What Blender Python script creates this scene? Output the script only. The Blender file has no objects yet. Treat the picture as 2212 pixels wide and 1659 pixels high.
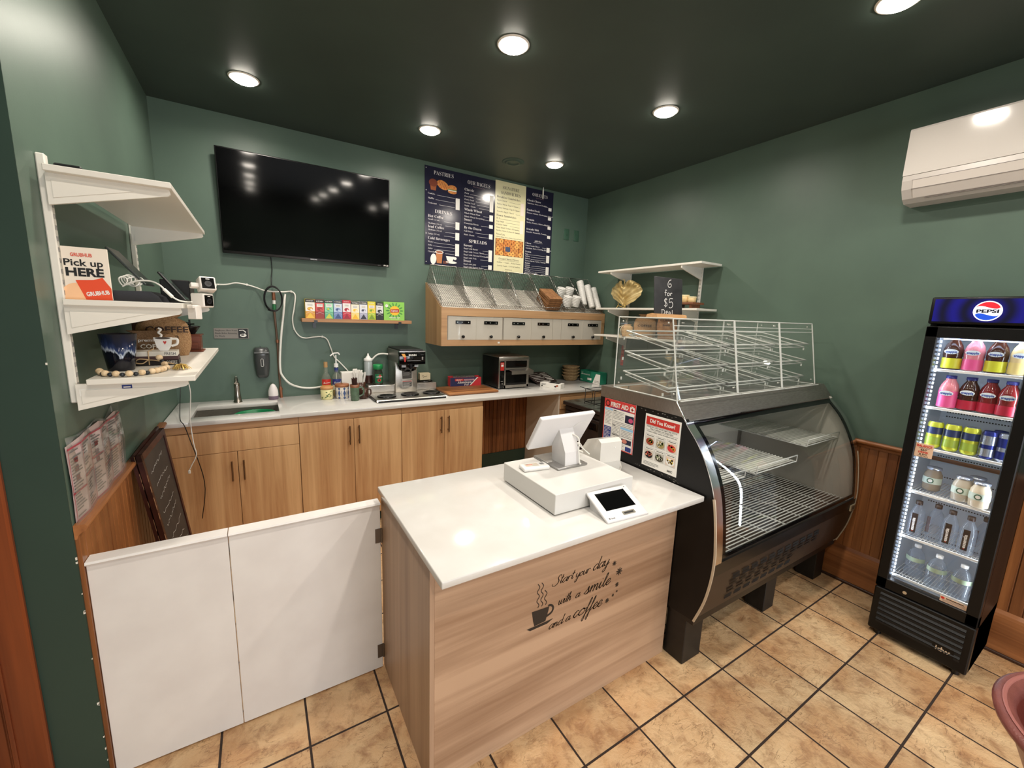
import bpy, bmesh, math, random
from mathutils import Vector, Matrix

S = bpy.context.scene
COL = S.collection
random.seed(7)

# ------------------------------------------------------------------ camera, world, daylight, exposure
def _axes():
    a, r, yw = math.radians(-9.5268), math.radians(2.0113), math.radians(31.7592)
    f = Vector((math.sin(yw)*math.cos(a), math.cos(yw)*math.cos(a), math.sin(a)))
    r0 = Vector((math.cos(yw), -math.sin(yw), 0)); u0 = r0.cross(f)
    return r0*math.cos(r)+u0*math.sin(r), -r0*math.sin(r)+u0*math.cos(r), f
CR, CU, CF = _axes()
cam_data = bpy.data.cameras.new('camera'); cam = bpy.data.objects.new('camera', cam_data); COL.objects.link(cam)
m = Matrix.Identity(4)
for i in range(3):
    m[i][0], m[i][1], m[i][2] = CR[i], CU[i], -CF[i]
m[2][3] = 1.7457
cam.matrix_world = m
cam_data.sensor_fit = 'HORIZONTAL'; cam_data.sensor_width = 36.0; cam_data.lens = 885.677/2212*36.0
cam_data.clip_start = 0.02; cam_data.clip_end = 60
S.camera = cam

world = bpy.data.worlds.new('world'); S.world = world; world.use_nodes = True
bg = world.node_tree.nodes['Background']; bg.inputs[0].default_value = (0.75, 0.85, 1.0, 1); bg.inputs[1].default_value = 0.5

S.view_settings.view_transform = 'Standard'; S.view_settings.look = 'None'; S.view_settings.gamma = 1.0
S.view_settings.use_curve_mapping = False
S.view_settings.exposure = 0.12

# added cool daylight fill, set at an unseen low window behind the camera
def area(name, loc, target, sx, sy, power, color, shape='RECTANGLE'):
    l = bpy.data.lights.new(name, 'AREA'); l.shape = shape; l.size = sx; l.size_y = sy; l.energy = power; l.color = color
    o = bpy.data.objects.new(name, l); COL.objects.link(o); o.location = loc
    d = Vector(target)-Vector(loc); o.rotation_euler = d.to_track_quat('-Z', 'Y').to_euler(); return o
area('added_daylight_fill', (1.3, -3.45, .95), (1.1, 0, .9), 2.7, 1.2, 85, (0.92, 0.95, 1.0))

LAMP_POWER = 8.6
LAMP_COLOR = (1.0, 0.915, 0.815)

# ------------------------------------------------------------------ room numbers (metres)
XL, XR, YB, ZC, YE = -0.558, 3.39, 3.917, 3.121, 1.80
CZ = 0.996          # back counter top
IZ = 0.9405         # island top

# ------------------------------------------------------------------ materials
def lin(h):
    def c(v): return v/12.92 if v <= 0.04045 else ((v+0.055)/1.055)**2.4
    return tuple(c(x/255.0) for x in h)+(1.0,)
MC = {}
def mat(name, rgb, rough=0.5, metal=0.0, emit=0.0, coat=0.0, spec=None, sub=None):
    if name in MC: return MC[name]
    mt = bpy.data.materials.new(name); mt.use_nodes = True
    b = mt.node_tree.nodes['Principled BSDF']
    b.inputs['Base Color'].default_value = lin(rgb); b.inputs['Roughness'].default_value = rough; b.inputs['Metallic'].default_value = metal
    if emit: b.inputs['Emission Color'].default_value = lin(rgb); b.inputs['Emission Strength'].default_value = emit
    if coat: b.inputs['Coat Weight'].default_value = coat; b.inputs['Coat Roughness'].default_value = 0.05
    if spec is not None: b.inputs['Specular IOR Level'].default_value = spec
    mt.diffuse_color = lin(rgb); MC[name] = mt; return mt
def nodes(mt):
    return mt.node_tree.nodes, mt.node_tree.links, mt.node_tree.nodes['Principled BSDF']
def noisy(name, rgb, rgb2, scale=8.0, rough=0.5, stretch=(1, 1, 1), bump=0.0, bscale=None, lo=0.35, hi=0.65, detail=4.0, coat=0.0, metal=0.0, spec=None):
    if name in MC: return MC[name]
    mt = mat(name, rgb, rough, metal, coat=coat, spec=spec); N, L, b = nodes(mt)
    tc = N.new('ShaderNodeTexCoord'); mp = N.new('ShaderNodeMapping'); mp.inputs['Scale'].default_value = stretch
    L.new(tc.outputs['Object'], mp.inputs['Vector'])
    nz = N.new('ShaderNodeTexNoise'); nz.inputs['Scale'].default_value = scale; nz.inputs['Detail'].default_value = detail
    L.new(mp.outputs[0], nz.inputs['Vector'])
    cr = N.new('ShaderNodeValToRGB'); cr.color_ramp.elements[0].position = lo; cr.color_ramp.elements[1].position = hi
    cr.color_ramp.elements[0].color = lin(rgb2); cr.color_ramp.elements[1].color = lin(rgb)
    L.new(nz.outputs['Fac'], cr.inputs[0]); L.new(cr.outputs[0], b.inputs['Base Color'])
    if bump:
        n2 = N.new('ShaderNodeTexNoise'); n2.inputs['Scale'].default_value = bscale or scale; n2.inputs['Detail'].default_value = detail
        L.new(mp.outputs[0], n2.inputs['Vector'])
        bp = N.new('ShaderNodeBump'); bp.inputs['Strength'].default_value = bump; bp.inputs['Distance'].default_value = 0.01
        L.new(n2.outputs['Fac'], bp.inputs['Height']); L.new(bp.outputs[0], b.inputs['Normal'])
    return mt
def glassy(name, tint=(255, 255, 255), ior=1.45, rough=0.0, haze=0.0, hazecol=(235, 238, 235), body=1.0):
    """thin clear sheet: mostly see-through, mirror-like by Fresnel, evenly milky by haze"""
    if name in MC: return MC[name]
    mt = bpy.data.materials.new(name); mt.use_nodes = True; N = mt.node_tree.nodes; L = mt.node_tree.links
    N.remove(N['Principled BSDF']); out = N['Material Output']
    tr = N.new('ShaderNodeBsdfTransparent'); tr.inputs[0].default_value = lin(tint)
    gl = N.new('ShaderNodeBsdfGlossy'); gl.inputs['Roughness'].default_value = rough
    fr = N.new('ShaderNodeFresnel'); ge = N.new('ShaderNodeNewGeometry'); ms = N.new('ShaderNodeMix')   # same index on both faces of the sheet
    ms.inputs[2].default_value = ior; ms.inputs[3].default_value = 1.0/ior; L.new(ge.outputs['Backfacing'], ms.inputs[0]); L.new(ms.outputs[0], fr.inputs[0])
    mx = N.new('ShaderNodeMixShader'); L.new(fr.outputs[0], mx.inputs[0]); L.new(tr.outputs[0], mx.inputs[1]); L.new(gl.outputs[0], mx.inputs[2])
    last = mx
    if haze:
        df = N.new('ShaderNodeBsdfDiffuse'); df.inputs[0].default_value = lin(hazecol)
        m2 = N.new('ShaderNodeMixShader'); m2.inputs[0].default_value = haze; L.new(mx.outputs[0], m2.inputs[1]); L.new(df.outputs[0], m2.inputs[2]); last = m2
    L.new(last.outputs[0], out.inputs['Surface']); MC[name] = mt; return mt
def wood(name, rgb, rgb2, axis='Z', scale=1.0, rough=0.45, streak=28.0, coat=0.0, bump=0.03):
    """long streaky grain along one axis"""
    if name in MC: return MC[name]
    mt = mat(name, rgb, rough, coat=coat); N, L, b = nodes(mt)
    tc = N.new('ShaderNodeTexCoord'); mp = N.new('ShaderNodeMapping')
    st = {'X': (0.9, streak, streak), 'Y': (streak, 0.9, streak), 'Z': (streak, streak, 0.9)}[axis]
    mp.inputs['Scale'].default_value = tuple(v*scale for v in st)
    L.new(tc.outputs['Object'], mp.inputs['Vector'])
    n1 = N.new('ShaderNodeTexNoise'); n1.inputs['Scale'].default_value = 1.0; n1.inputs['Detail'].default_value = 6; n1.inputs['Roughness'].default_value = 0.62; n1.inputs['Distortion'].default_value = 0.5
    L.new(mp.outputs[0], n1.inputs['Vector'])
    mp2 = N.new('ShaderNodeMapping'); s2 = {'X': (0.35, 5, 5), 'Y': (5, 0.35, 5), 'Z': (5, 5, 0.35)}[axis]; mp2.inputs['Scale'].default_value = tuple(v*scale for v in s2)
    L.new(tc.outputs['Object'], mp2.inputs['Vector'])
    n2 = N.new('ShaderNodeTexNoise'); n2.inputs['Scale'].default_value = 1.0; n2.inputs['Detail'].default_value = 3; n2.inputs['Distortion'].default_value = 1.2
    L.new(mp2.outputs[0], n2.inputs['Vector'])
    mth = N.new('ShaderNodeMath'); mth.operation = 'MULTIPLY_ADD'; L.new(n2.outputs['Fac'], mth.inputs[0]); mth.inputs[1].default_value = 0.6
    sc = N.new('ShaderNodeMath'); sc.operation = 'MULTIPLY'; sc.inputs[1].default_value = 0.4; L.new(n1.outputs['Fac'], sc.inputs[0]); L.new(sc.outputs[0], mth.inputs[2])
    cr = N.new('ShaderNodeValToRGB'); cr.color_ramp.elements[0].position = 0.40; cr.color_ramp.elements[1].position = 0.585
    cr.color_ramp.elements[0].color = lin(rgb2); cr.color_ramp.elements[1].color = lin(rgb)
    L.new(mth.outputs[0], cr.inputs[0]); L.new(cr.outputs[0], b.inputs['Base Color'])
    bp = N.new('ShaderNodeBump'); bp.inputs['Strength'].default_value = bump; bp.inputs['Distance'].default_value = 0.005
    L.new(n1.outputs['Fac'], bp.inputs['Height']); L.new(bp.outputs[0], b.inputs['Normal'])
    return mt

# ------------------------------------------------------------------ mesh builder
class MB:
    def __init__(s, m=None):
        s.v, s.f, s.fm, s.fs, s.mats = [], [], [], [], []; s.M = None; s.ci = 0
        if m: s.mat(m)
    def mat(s, m):
        if m not in s.mats: s.mats.append(m)
        s.ci = s.mats.index(m); return s
    def add(s, vs, fs, smooth=False):
        o = len(s.v)
        for p in vs:
            p = Vector(p); s.v.append(s.M @ p if s.M else p)
        for f in fs: s.f.append([o+i for i in f]); s.fm.append(s.ci); s.fs.append(smooth)
        return s
    def box(s, x0, y0, z0, x1, y1, z1, b=0.0, seg=1):
        if x0 > x1: x0, x1 = x1, x0
        if y0 > y1: y0, y1 = y1, y0
        if z0 > z1: z0, z1 = z1, z0
        if b <= 0:
            return s.add([(x0,y0,z0),(x1,y0,z0),(x1,y1,z0),(x0,y1,z0),(x0,y0,z1),(x1,y0,z1),(x1,y1,z1),(x0,y1,z1)],
                  [(3,2,1,0),(4,5,6,7),(0,1,5,4),(1,2,6,5),(2,3,7,6),(3,0,4,7)])
        bm = bmesh.new(); bmesh.ops.create_cube(bm, size=1)
        for v in bm.verts: v.co = Vector(((x0+x1)/2+v.co.x*(x1-x0), (y0+y1)/2+v.co.y*(y1-y0), (z0+z1)/2+v.co.z*(z1-z0)))
        b = min(b, 0.49*min(x1-x0, y1-y0, z1-z0))
        bmesh.ops.bevel(bm, geom=bm.edges[:], offset=b, segments=seg, affect='EDGES', profile=0.5)
        return s.bm(bm, smooth=seg > 1)
    def bm(s, bm, smooth=False):
        bm.verts.index_update()
        s.add([v.co.copy() for v in bm.verts], [[v.index for v in f.verts] for f in bm.faces], smooth); bm.free(); return s
    def cyl(s, p0, p1, r0, r1=None, n=20, caps=True, smooth=True):
        p0, p1 = Vector(p0), Vector(p1); r1 = r0 if r1 is None else r1
        d = (p1-p0).normalized(); a = d.orthogonal().normalized(); c = d.cross(a)
        vs = []
        for p, r in ((p0, r0), (p1, r1)):
            for k in range(n):
                t = 2*math.pi*k/n; vs.append(p+a*(r*math.cos(t))+c*(r*math.sin(t)))
        s.add(vs, [(k, (k+1) % n, n+(k+1) % n, n+k) for k in range(n)], smooth)
        if caps: s.add(vs, [list(range(n-1, -1, -1)), list(range(n, 2*n))])
        return s
    def lathe(s, prof, c=(0, 0, 0), n=28, sx=1.0, sy=1.0, smooth=True, close=True):
        vs, fs = [], []; k = len(prof)
        for i in range(n):
            t = 2*math.pi*i/n
            for r, z in prof: vs.append((c[0]+sx*r*math.cos(t), c[1]+sy*r*math.sin(t), c[2]+z))
        for i in range(n):
            j = (i+1) % n
            for q in range(k-1): fs.append((i*k+q, j*k+q, j*k+q+1, i*k+q+1))
        s.add(vs, fs, smooth)
        if close:
            if prof[0][0] > 1e-5: s.add([vs[i*k] for i in range(n)], [list(range(n-1, -1, -1))])
            if prof[-1][0] > 1e-5: s.add([vs[i*k+k-1] for i in range(n)], [list(range(n))])
        return s
    def tube(s, pts, r, n=8, closed=False, curve=0, caps=True):
        P = [Vector(p) for p in pts]
        if curve and len(P) > 2: P = spline(P, curve, closed)
        k = len(P); rings = []; up = None
        if isinstance(r, (list, tuple)):
            n0 = len(r)-1; r = [r[int(q)]+(r[min(int(q)+1, n0)]-r[int(q)])*(q-int(q)) for q in (n0*i/(k-1) for i in range(k))]
        for i in range(k):
            if closed: d = P[(i+1) % k]-P[i-1]
            else: d = P[min(i+1, k-1)]-P[max(i-1, 0)]
            if d.length < 1e-9: d = Vector((0, 0, 1))
            d.normalize()
            if up is None: up = d.orthogonal().normalized()
            a = up-d*up.dot(d)
            if a.length < 1e-6: a = d.orthogonal()
            a.normalize(); up = a; c = d.cross(a)
            rr = r[i] if isinstance(r, (list, tuple)) else r
            rings.append([P[i]+a*(rr*math.cos(2*math.pi*j/n))+c*(rr*math.sin(2*math.pi*j/n)) for j in range(n)])
        vs = [v for rg in rings for v in rg]; fs = []
        for i in range(k if closed else k-1):
            j = (i+1) % k
            for q in range(n): fs.append((i*n+q, i*n+(q+1) % n, j*n+(q+1) % n, j*n+q))
        s.add(vs, fs, True)
        if not closed and caps: s.add(vs, [list(range(n-1, -1, -1)), [(k-1)*n+q for q in range(n)]])
        return s
    def prism(s, poly, d, smooth=False):
        """poly: 3-D points of one face; d: extrusion vector"""
        d = Vector(d); a = [Vector(p) for p in poly]; n = len(a)
        nrm = Vector((0, 0, 0))
        for i in range(n): nrm += a[i].cross(a[(i+1) % n])
        if nrm.dot(d) > 0: a = a[::-1]
        s.add(a+[p+d for p in a], [list(range(n)), list(range(2*n-1, n-1, -1))])
        s.add(a+[p+d for p in a], [((i+1) % n, i, n+i, n+(i+1) % n) for i in range(n)], smooth); return s
    def quad(s, *p): return s.add(p, [list(range(len(p)))])
    def sheet(s, rows, smooth=True):
        k = len(rows[0]); vs = [p for r in rows for p in r]
        return s.add(vs, [(i*k+j, i*k+j+1, (i+1)*k+j+1, (i+1)*k+j) for i in range(len(rows)-1) for j in range(k-1)], smooth)
    def ball(s, c, r, n=14, m=8, sz=1.0):
        pr = [(r*math.sin(math.pi*i/m), -r*sz*math.cos(math.pi*i/m)) for i in range(m+1)]; pr[0] = (0, pr[0][1]); pr[-1] = (0, pr[-1][1])
        return s.lathe(pr, c, n, close=False)

def spline(P, sub, closed=False):
    out = []; k = len(P)
    for i in range(k if closed else k-1):
        if closed: p0, p1, p2, p3 = P[i-1], P[i], P[(i+1) % k], P[(i+2) % k]
        else: p0, p1, p2, p3 = P[max(i-1, 0)], P[i], P[i+1], P[min(i+2, k-1)]
        for j in range(sub):
            t = j/sub
            out.append(0.5*((2*p1)+(p2-p0)*t+(2*p0-5*p1+4*p2-p3)*t*t+(3*p1-p0-3*p2+p3)*t**3))
    if not closed: out.append(P[-1].copy())
    return out
def arc(cx, cy, r, a0, a1, n):
    return [(cx+r*math.cos(math.radians(a0+(a1-a0)*i/n)), cy+r*math.sin(math.radians(a0+(a1-a0)*i/n))) for i in range(n+1)]

# lettering
def serif(t): return ''.join(chr(0x1D400+ord(c)-65) if 'A' <= c <= 'Z' else chr(0x1D41A+ord(c)-97) if 'a' <= c <= 'z' else c for c in t)
def script(t): return ''.join(chr(0x1D4D0+ord(c)-65) if 'A' <= c <= 'Z' else chr(0x1D4EA+ord(c)-97) if 'a' <= c <= 'z' else c for c in t)
TXT = {}
def text_geo(body, bold=0.0, res=2):
    key = (body, bold, res)
    if key not in TXT:
        c = bpy.data.curves.new('lettering', 'FONT'); c.body = body; c.size = 1.0; c.resolution_u = res; c.offset = bold; c.fill_mode = 'FRONT'
        o = bpy.data.objects.new('lettering', c); me = bpy.data.meshes.new_from_object(o)
        vs = [v.co.copy() for v in me.vertices]; fs = [list(p.vertices) for p in me.polygons]
        bpy.data.meshes.remove(me); bpy.data.objects.remove(o); bpy.data.curves.remove(c)
        TXT[key] = (vs, fs)
    return TXT[key]
# joined-up handwriting: strokes per letter, x-height 1, baseline 0
HAND = {'a': (1.1, [[(.9,.85),(.6,1),(.2,.75),(.05,.3),(.25,0),(.6,.15),(.9,.7),(.95,1),(.88,.4),(.95,.05),(1.1,.1),(1.3,.4)]]),
 'd': (1.15, [[(.9,.85),(.6,1),(.2,.75),(.05,.3),(.25,0),(.6,.15),(.95,.8),(1.0,2.2),(.93,.5),(.98,.05),(1.15,.1),(1.35,.4)]]),
 'y': (1.1, [[(0,.7),(.1,1),(.12,.4),(.3,.05),(.65,.2),(.9,1),(.83,0),(.7,-.8),(.4,-1.1),(.2,-.85),(.6,-.3),(1.2,.4)]]),
 'o': (1.0, [[(.6,1),(.2,.75),(.05,.3),(.3,0),(.7,.15),(.85,.6),(.6,1),(.65,.82),(1.1,.8)]]),
 'u': (1.1, [[(0,.6),(.12,1),(.1,.35),(.3,0),(.65,.25),(.88,1),(.84,.3),(.95,.02),(1.2,.4)]]),
 'r': (.8, [[(0,.5),(.15,1),(.12,0)],[(.13,.5),(.35,.9),(.6,1),(.75,.85)]]),
 't': (.6, [[(.1,.4),(.28,1.3),(.32,1.9),(.22,.4),(.35,.02),(.6,.3)],[(0,1.25),(.3,1.27),(.6,1.32)]]),
 'w': (1.45, [[(0,.7),(.1,1),(.15,.3),(.35,0),(.6,.3),(.72,1),(.74,.3),(.95,0),(1.25,.4),(1.32,1),(1.5,.85)]]),
 'i': (.5, [[(0,.5),(.12,1),(.1,.25),(.25,0),(.5,.4)],[(.19,1.42),(.22,1.52)]]),
 'h': (1.0, [[(0,.4),(.3,1.5),(.28,2.1),(.14,1.8),(.1,0)],[(.1,.3),(.4,.95),(.65,.9),(.65,.3),(.8,0),(1.0,.35)]]),
 's': (.8, [[(0,.15),(.3,.6),(.45,1.12),(.5,.7),(.6,.3),(.4,0),(.1,.1)],[(.4,0),(.6,.05),(.85,.4)]]),
 'm': (1.3, [[(0,.6),(.12,1),(.1,0)],[(.1,.4),(.4,1),(.55,.8),(.52,0)],[(.52,.4),(.82,1),(.98,.8),(.95,.2),(1.08,0),(1.3,.4)]]),
 'l': (.5, [[(0,.3),(.33,1.4),(.36,2.1),(.2,1.9),(.12,.4),(.28,0),(.5,.4)]]),
 'e': (.7, [[(.0,.4),(.45,.58),(.56,.88),(.36,1),(.1,.7),(.08,.25),(.35,0),(.72,.4)]]),
 'n': (.95, [[(0,.6),(.12,1),(.1,0)],[(.1,.4),(.4,1),(.6,.85),(.58,.2),(.72,0),(.98,.4)]]),
 'c': (.7, [[(.65,.8),(.45,1),(.15,.75),(.05,.3),(.3,0),(.72,.4)]]),
 'f': (.55, [[(0,.3),(.38,1.5),(.42,2.2),(.26,1.9),(.15,0),(.1,-1.0),(0,-1.2),(-.12,-.9),(.15,-.1),(.55,.4)]]),
 'S': (1.25, [[(1.1,1.7),(1.0,2.1),(.6,2.0),(.5,1.5),(.85,.9),(.8,.2),(.3,-.15),(-.3,.1),(-.35,.5)]])}
def handwrite(f, word, x0, x1, base, xh, w, m, shear=.42):
    tot = sum(HAND[c][0] for c in word); k = (x1-x0-shear*xh*.5)/tot; x = x0
    for c in word:
        adv, st = HAND[c]
        for s_ in st:
            P = spline([Vector((x+k*a+shear*xh*b, base-xh*b, 0)) for a, b in s_], 7); n = len(P)-1
            for i in range(n):   # pen: heavier on the down strokes
                d = P[i+1]-P[i]; ww = w*(.72+.5*max(0, d.y/(d.length+1e-9))); e = d.normalized()*ww*.25 if d.length else d
                f.line([((P[i]-e).x, (P[i]-e).y), ((P[i+1]+e).x, (P[i+1]+e).y)], ww, m)
        x += k*adv

class Frame:
    """a flat printed face: origin, right and down vectors (metres); the normal points at the reader"""
    def __init__(s, o, u, d, mb): s.o, s.u, s.d = Vector(o), Vector(u).normalized(), Vector(d).normalized(); s.n = s.d.cross(s.u).normalized(); s.mb = mb
    def p(s, x, y, l=0.0): return s.o+s.u*x+s.d*y+s.n*l
    def rect(s, x0, y0, x1, y1, m, l=0.0004):
        s.mb.mat(m).quad(s.p(x0, y1, l), s.p(x1, y1, l), s.p(x1, y0, l), s.p(x0, y0, l)); return s
    def poly(s, pts, m, l=0.0004):
        s.mb.mat(m).add([s.p(x, y, l) for x, y in pts], [list(range(len(pts)))]); return s
    def ell(s, cx, cy, rx, ry, m, l=0.0005, n=20, rot=0.0):
        c, q = math.cos(rot), math.sin(rot)
        return s.poly([(cx+c*rx*math.cos(-t)-q*ry*math.sin(-t), cy+q*rx*math.cos(-t)+c*ry*math.sin(-t)) for t in [2*math.pi*i/n for i in range(n)]], m, l)
    def line(s, pts, w, m, l=0.0006):
        P = [Vector((x, y)) for x, y in pts]; L, R = [], []
        for i in range(len(P)):
            d = P[min(i+1, len(P)-1)]-P[max(i-1, 0)]; d.normalize(); nn = Vector((-d.y, d.x))*w/2; L.append(P[i]+nn); R.append(P[i]-nn)
        s.mb.mat(m)
        for i in range(len(P)-1): s.mb.quad(*[s.p(q.x, q.y, l) for q in (L[i], L[i+1], R[i+1], R[i])])
        return s
    def text(s, body, x, y, size, m, align='L', bold=0.0, width=None, l=0.0008, rot=0.0, shear=0.0, res=2):
        """y is the baseline; size is the em height; width squeezes or stretches to fit"""
        vs, fs = text_geo(body, bold, res)
        if not vs: return s
        x0, x1 = min(v.x for v in vs), max(v.x for v in vs); k = size
        kx = size if width is None else width/max(x1-x0, 1e-6)
        off = {'L': -x0, 'C': -(x0+x1)/2, 'R': -x1}[align]
        c, q = math.cos(rot), math.sin(rot); out = []
        for v in vs:
            a = (v.x+off)*kx+shear*v.y*k; b = -v.y*k
            out.append(s.p(x+a*c-b*q, y+a*q+b*c, l))
        s.mb.mat(m).add(out, fs); return s

# ------------------------------------------------------------------ scene objects
def link(name, mb, parent=None, origin=None, bevel=0.0):
    me = bpy.data.meshes.new(name)
    o0 = Vector(origin) if origin else Vector((0, 0, 0))
    me.from_pydata([tuple(v-o0) for v in mb.v], [], mb.f)
    for mt in mb.mats: me.materials.append(mt)
    for i, p in enumerate(me.polygons): p.material_index = mb.fm[i]; p.use_smooth = mb.fs[i]
    me.update()
    o = bpy.data.objects.new(name, me); COL.objects.link(o)
    if parent: o.parent = parent
    return o
def tagit(o, label, cat, group=None, kind=None):
    if label: o['label'] = label
    if cat: o['category'] = cat
    if group: o['group'] = group
    if kind: o['kind'] = kind
    return o
def struct(name, mb):
    o = link(name, mb); o['kind'] = 'structure'; return o
def thing(name, label, cat, loc=(0, 0, 0), rot=0.0, group=None):
    o = bpy.data.objects.new(name, None); COL.objects.link(o); o.empty_display_size = 0.05
    o.location = loc; o.rotation_euler = (0, 0, rot); return tagit(o, label, cat, group)
def wpart(name, mb, parent, label=None):
    """part whose builder used world coordinates (its thing is not turned)"""
    o0 = Vector(parent.location); q = parent.parent
    while q: o0 += Vector(q.location); q = q.parent
    o = link(name, mb, parent, o0)
    if label: o['label'] = label
    return o
def part(name, mb, parent, label=None):
    o = link(name, mb, parent)
    if label: o['label'] = label
    return o
def single(name, mb, label, cat, loc=(0, 0, 0), group=None, world=True, kind=None):
    o = link(name, mb, None, loc if world else None); o.location = loc; return tagit(o, label, cat, group, kind)
def dup(root, loc=None, rot=None, label=None, group=None):
    r = root.copy(); COL.objects.link(r)
    if loc is not None: r.location = loc
    if rot is not None: r.rotation_euler = (0, 0, rot)
    if label: r['label'] = label
    if group: r['group'] = group
    for ch in list(root.children):
        c = ch.copy(); COL.objects.link(c); c.parent = r
        for g in ch.children:
            d = g.copy(); COL.objects.link(d); d.parent = c
    return r

# ================================================================== STRUCTURE
GREEN = noisy('wall_paint_green', (88, 108, 95), (84, 103, 91), 3.0, rough=0.42, bump=0.02, bscale=160, spec=0.35)
CEILG = noisy('ceiling_paint_green', (62, 74, 67), (59, 70, 64), 3.0, rough=0.5, bump=0.02, bscale=160, spec=0.3)
DARKG = mat('skirting_green', (44, 66, 54), 0.45)
WAIN = wood('stained_pine_panelling', (160, 102, 58), (106, 60, 30), 'Z', 1.0, rough=0.32, coat=0.15)
WAINY = wood('stained_pine_rail', (170, 110, 66), (122, 72, 38), 'Y', 1.0, rough=0.3, coat=0.15)
WAINX = wood('stained_pine_rail_across', (150, 84, 40), (104, 50, 20), 'X', 1.0, rough=0.3, coat=0.15)
DOORW = wood('door_casing_wood', (128, 62, 28), (96, 42, 18), 'Z', 1.0, rough=0.35, coat=0.1)
OAK = wood('oak_laminate', (222, 182, 134), (186, 140, 96), 'Z', 0.9, rough=0.42)
OAKX = wood('oak_laminate_across', (200, 158, 114), (176, 132, 90), 'X', 0.9, rough=0.42)
OAKI = wood('island_oak_laminate', (190, 158, 130), (150, 118, 92), 'X', 0.8, rough=0.45)
OAKIZ = wood('island_oak_laminate_upright', (186, 156, 130), (156, 126, 102), 'Z', 0.8, rough=0.45)
QUARTZ = noisy('white_quartz', (214, 212, 208), (208, 205, 200), 6.0, rough=0.12, spec=0.5)
WHITE = mat('white_laminate', (226, 221, 210), 0.4)
WPAINT = noisy('white_board_paint', (228, 224, 220), (220, 215, 211), 5.0, rough=0.45)
SHELFW = mat('white_shelf_enamel', (228, 224, 214), 0.4)
WPLASTIC = mat('white_plastic', (230, 229, 226), 0.3)
BLACK = mat('black_plastic', (14, 14, 15), 0.35)
GLOSSB = mat('gloss_black', (8, 8, 9), 0.08)
BLACKP = noisy('black_painted_steel', (20, 18, 17), (13, 12, 11), 20, rough=0.38)
STEEL = noisy('brushed_steel', (206, 202, 194), (186, 182, 176), 30, rough=0.34, stretch=(1, 1, 20), metal=1.0)
CHROME = mat('polished_chrome', (222, 222, 222), 0.16, 1.0)
DSTEEL = noisy('dark_brushed_steel', (168, 162, 156), (148, 142, 136), 30, rough=0.36, stretch=(1, 20, 1), metal=0.9)
BRASS = mat('pale_brass', (200, 170, 120), 0.3, 0.9)
GOLD = mat('gold_metal', (206, 176, 104), 0.3, 0.95)
PAPER = mat('white_paper', (236, 233, 226), 0.6)
INK = mat('black_ink', (22, 22, 22), 0.5)
GREYINK = mat('grey_ink', (110, 110, 112), 0.6)
RED = mat('red_print', (196, 44, 36), 0.45)
NAVY = mat('navy_print', (38, 54, 124), 0.5)
ORANGE = mat('orange_print', (228, 78, 40), 0.45)
PEACH = mat('peach_print', (248, 196, 150), 0.5)
CREAM = mat('cream_print', (232, 224, 182), 0.4)
CLEAR = glassy('clear_glass')
ACRYL = glassy('clear_acrylic', (252, 253, 252), 1.35, 0.02, haze=0.02)
ACEDGE = mat('acrylic_edge', (226, 228, 222), 0.2); ACEDGE.node_tree.nodes['Principled BSDF'].inputs['Transmission Weight'].default_value = 0.35
BURLAP = noisy('burlap', (190, 152, 110), (150, 112, 74), 220, rough=0.9, bump=0.4)
WIREM = mat('zinc_wire', (150, 148, 142), 0.28, 1.0)
WWIRE = mat('white_coated_wire', (232, 232, 228), 0.3)
TERRA = mat('brown_card', (150, 110, 74), 0.8)

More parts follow.
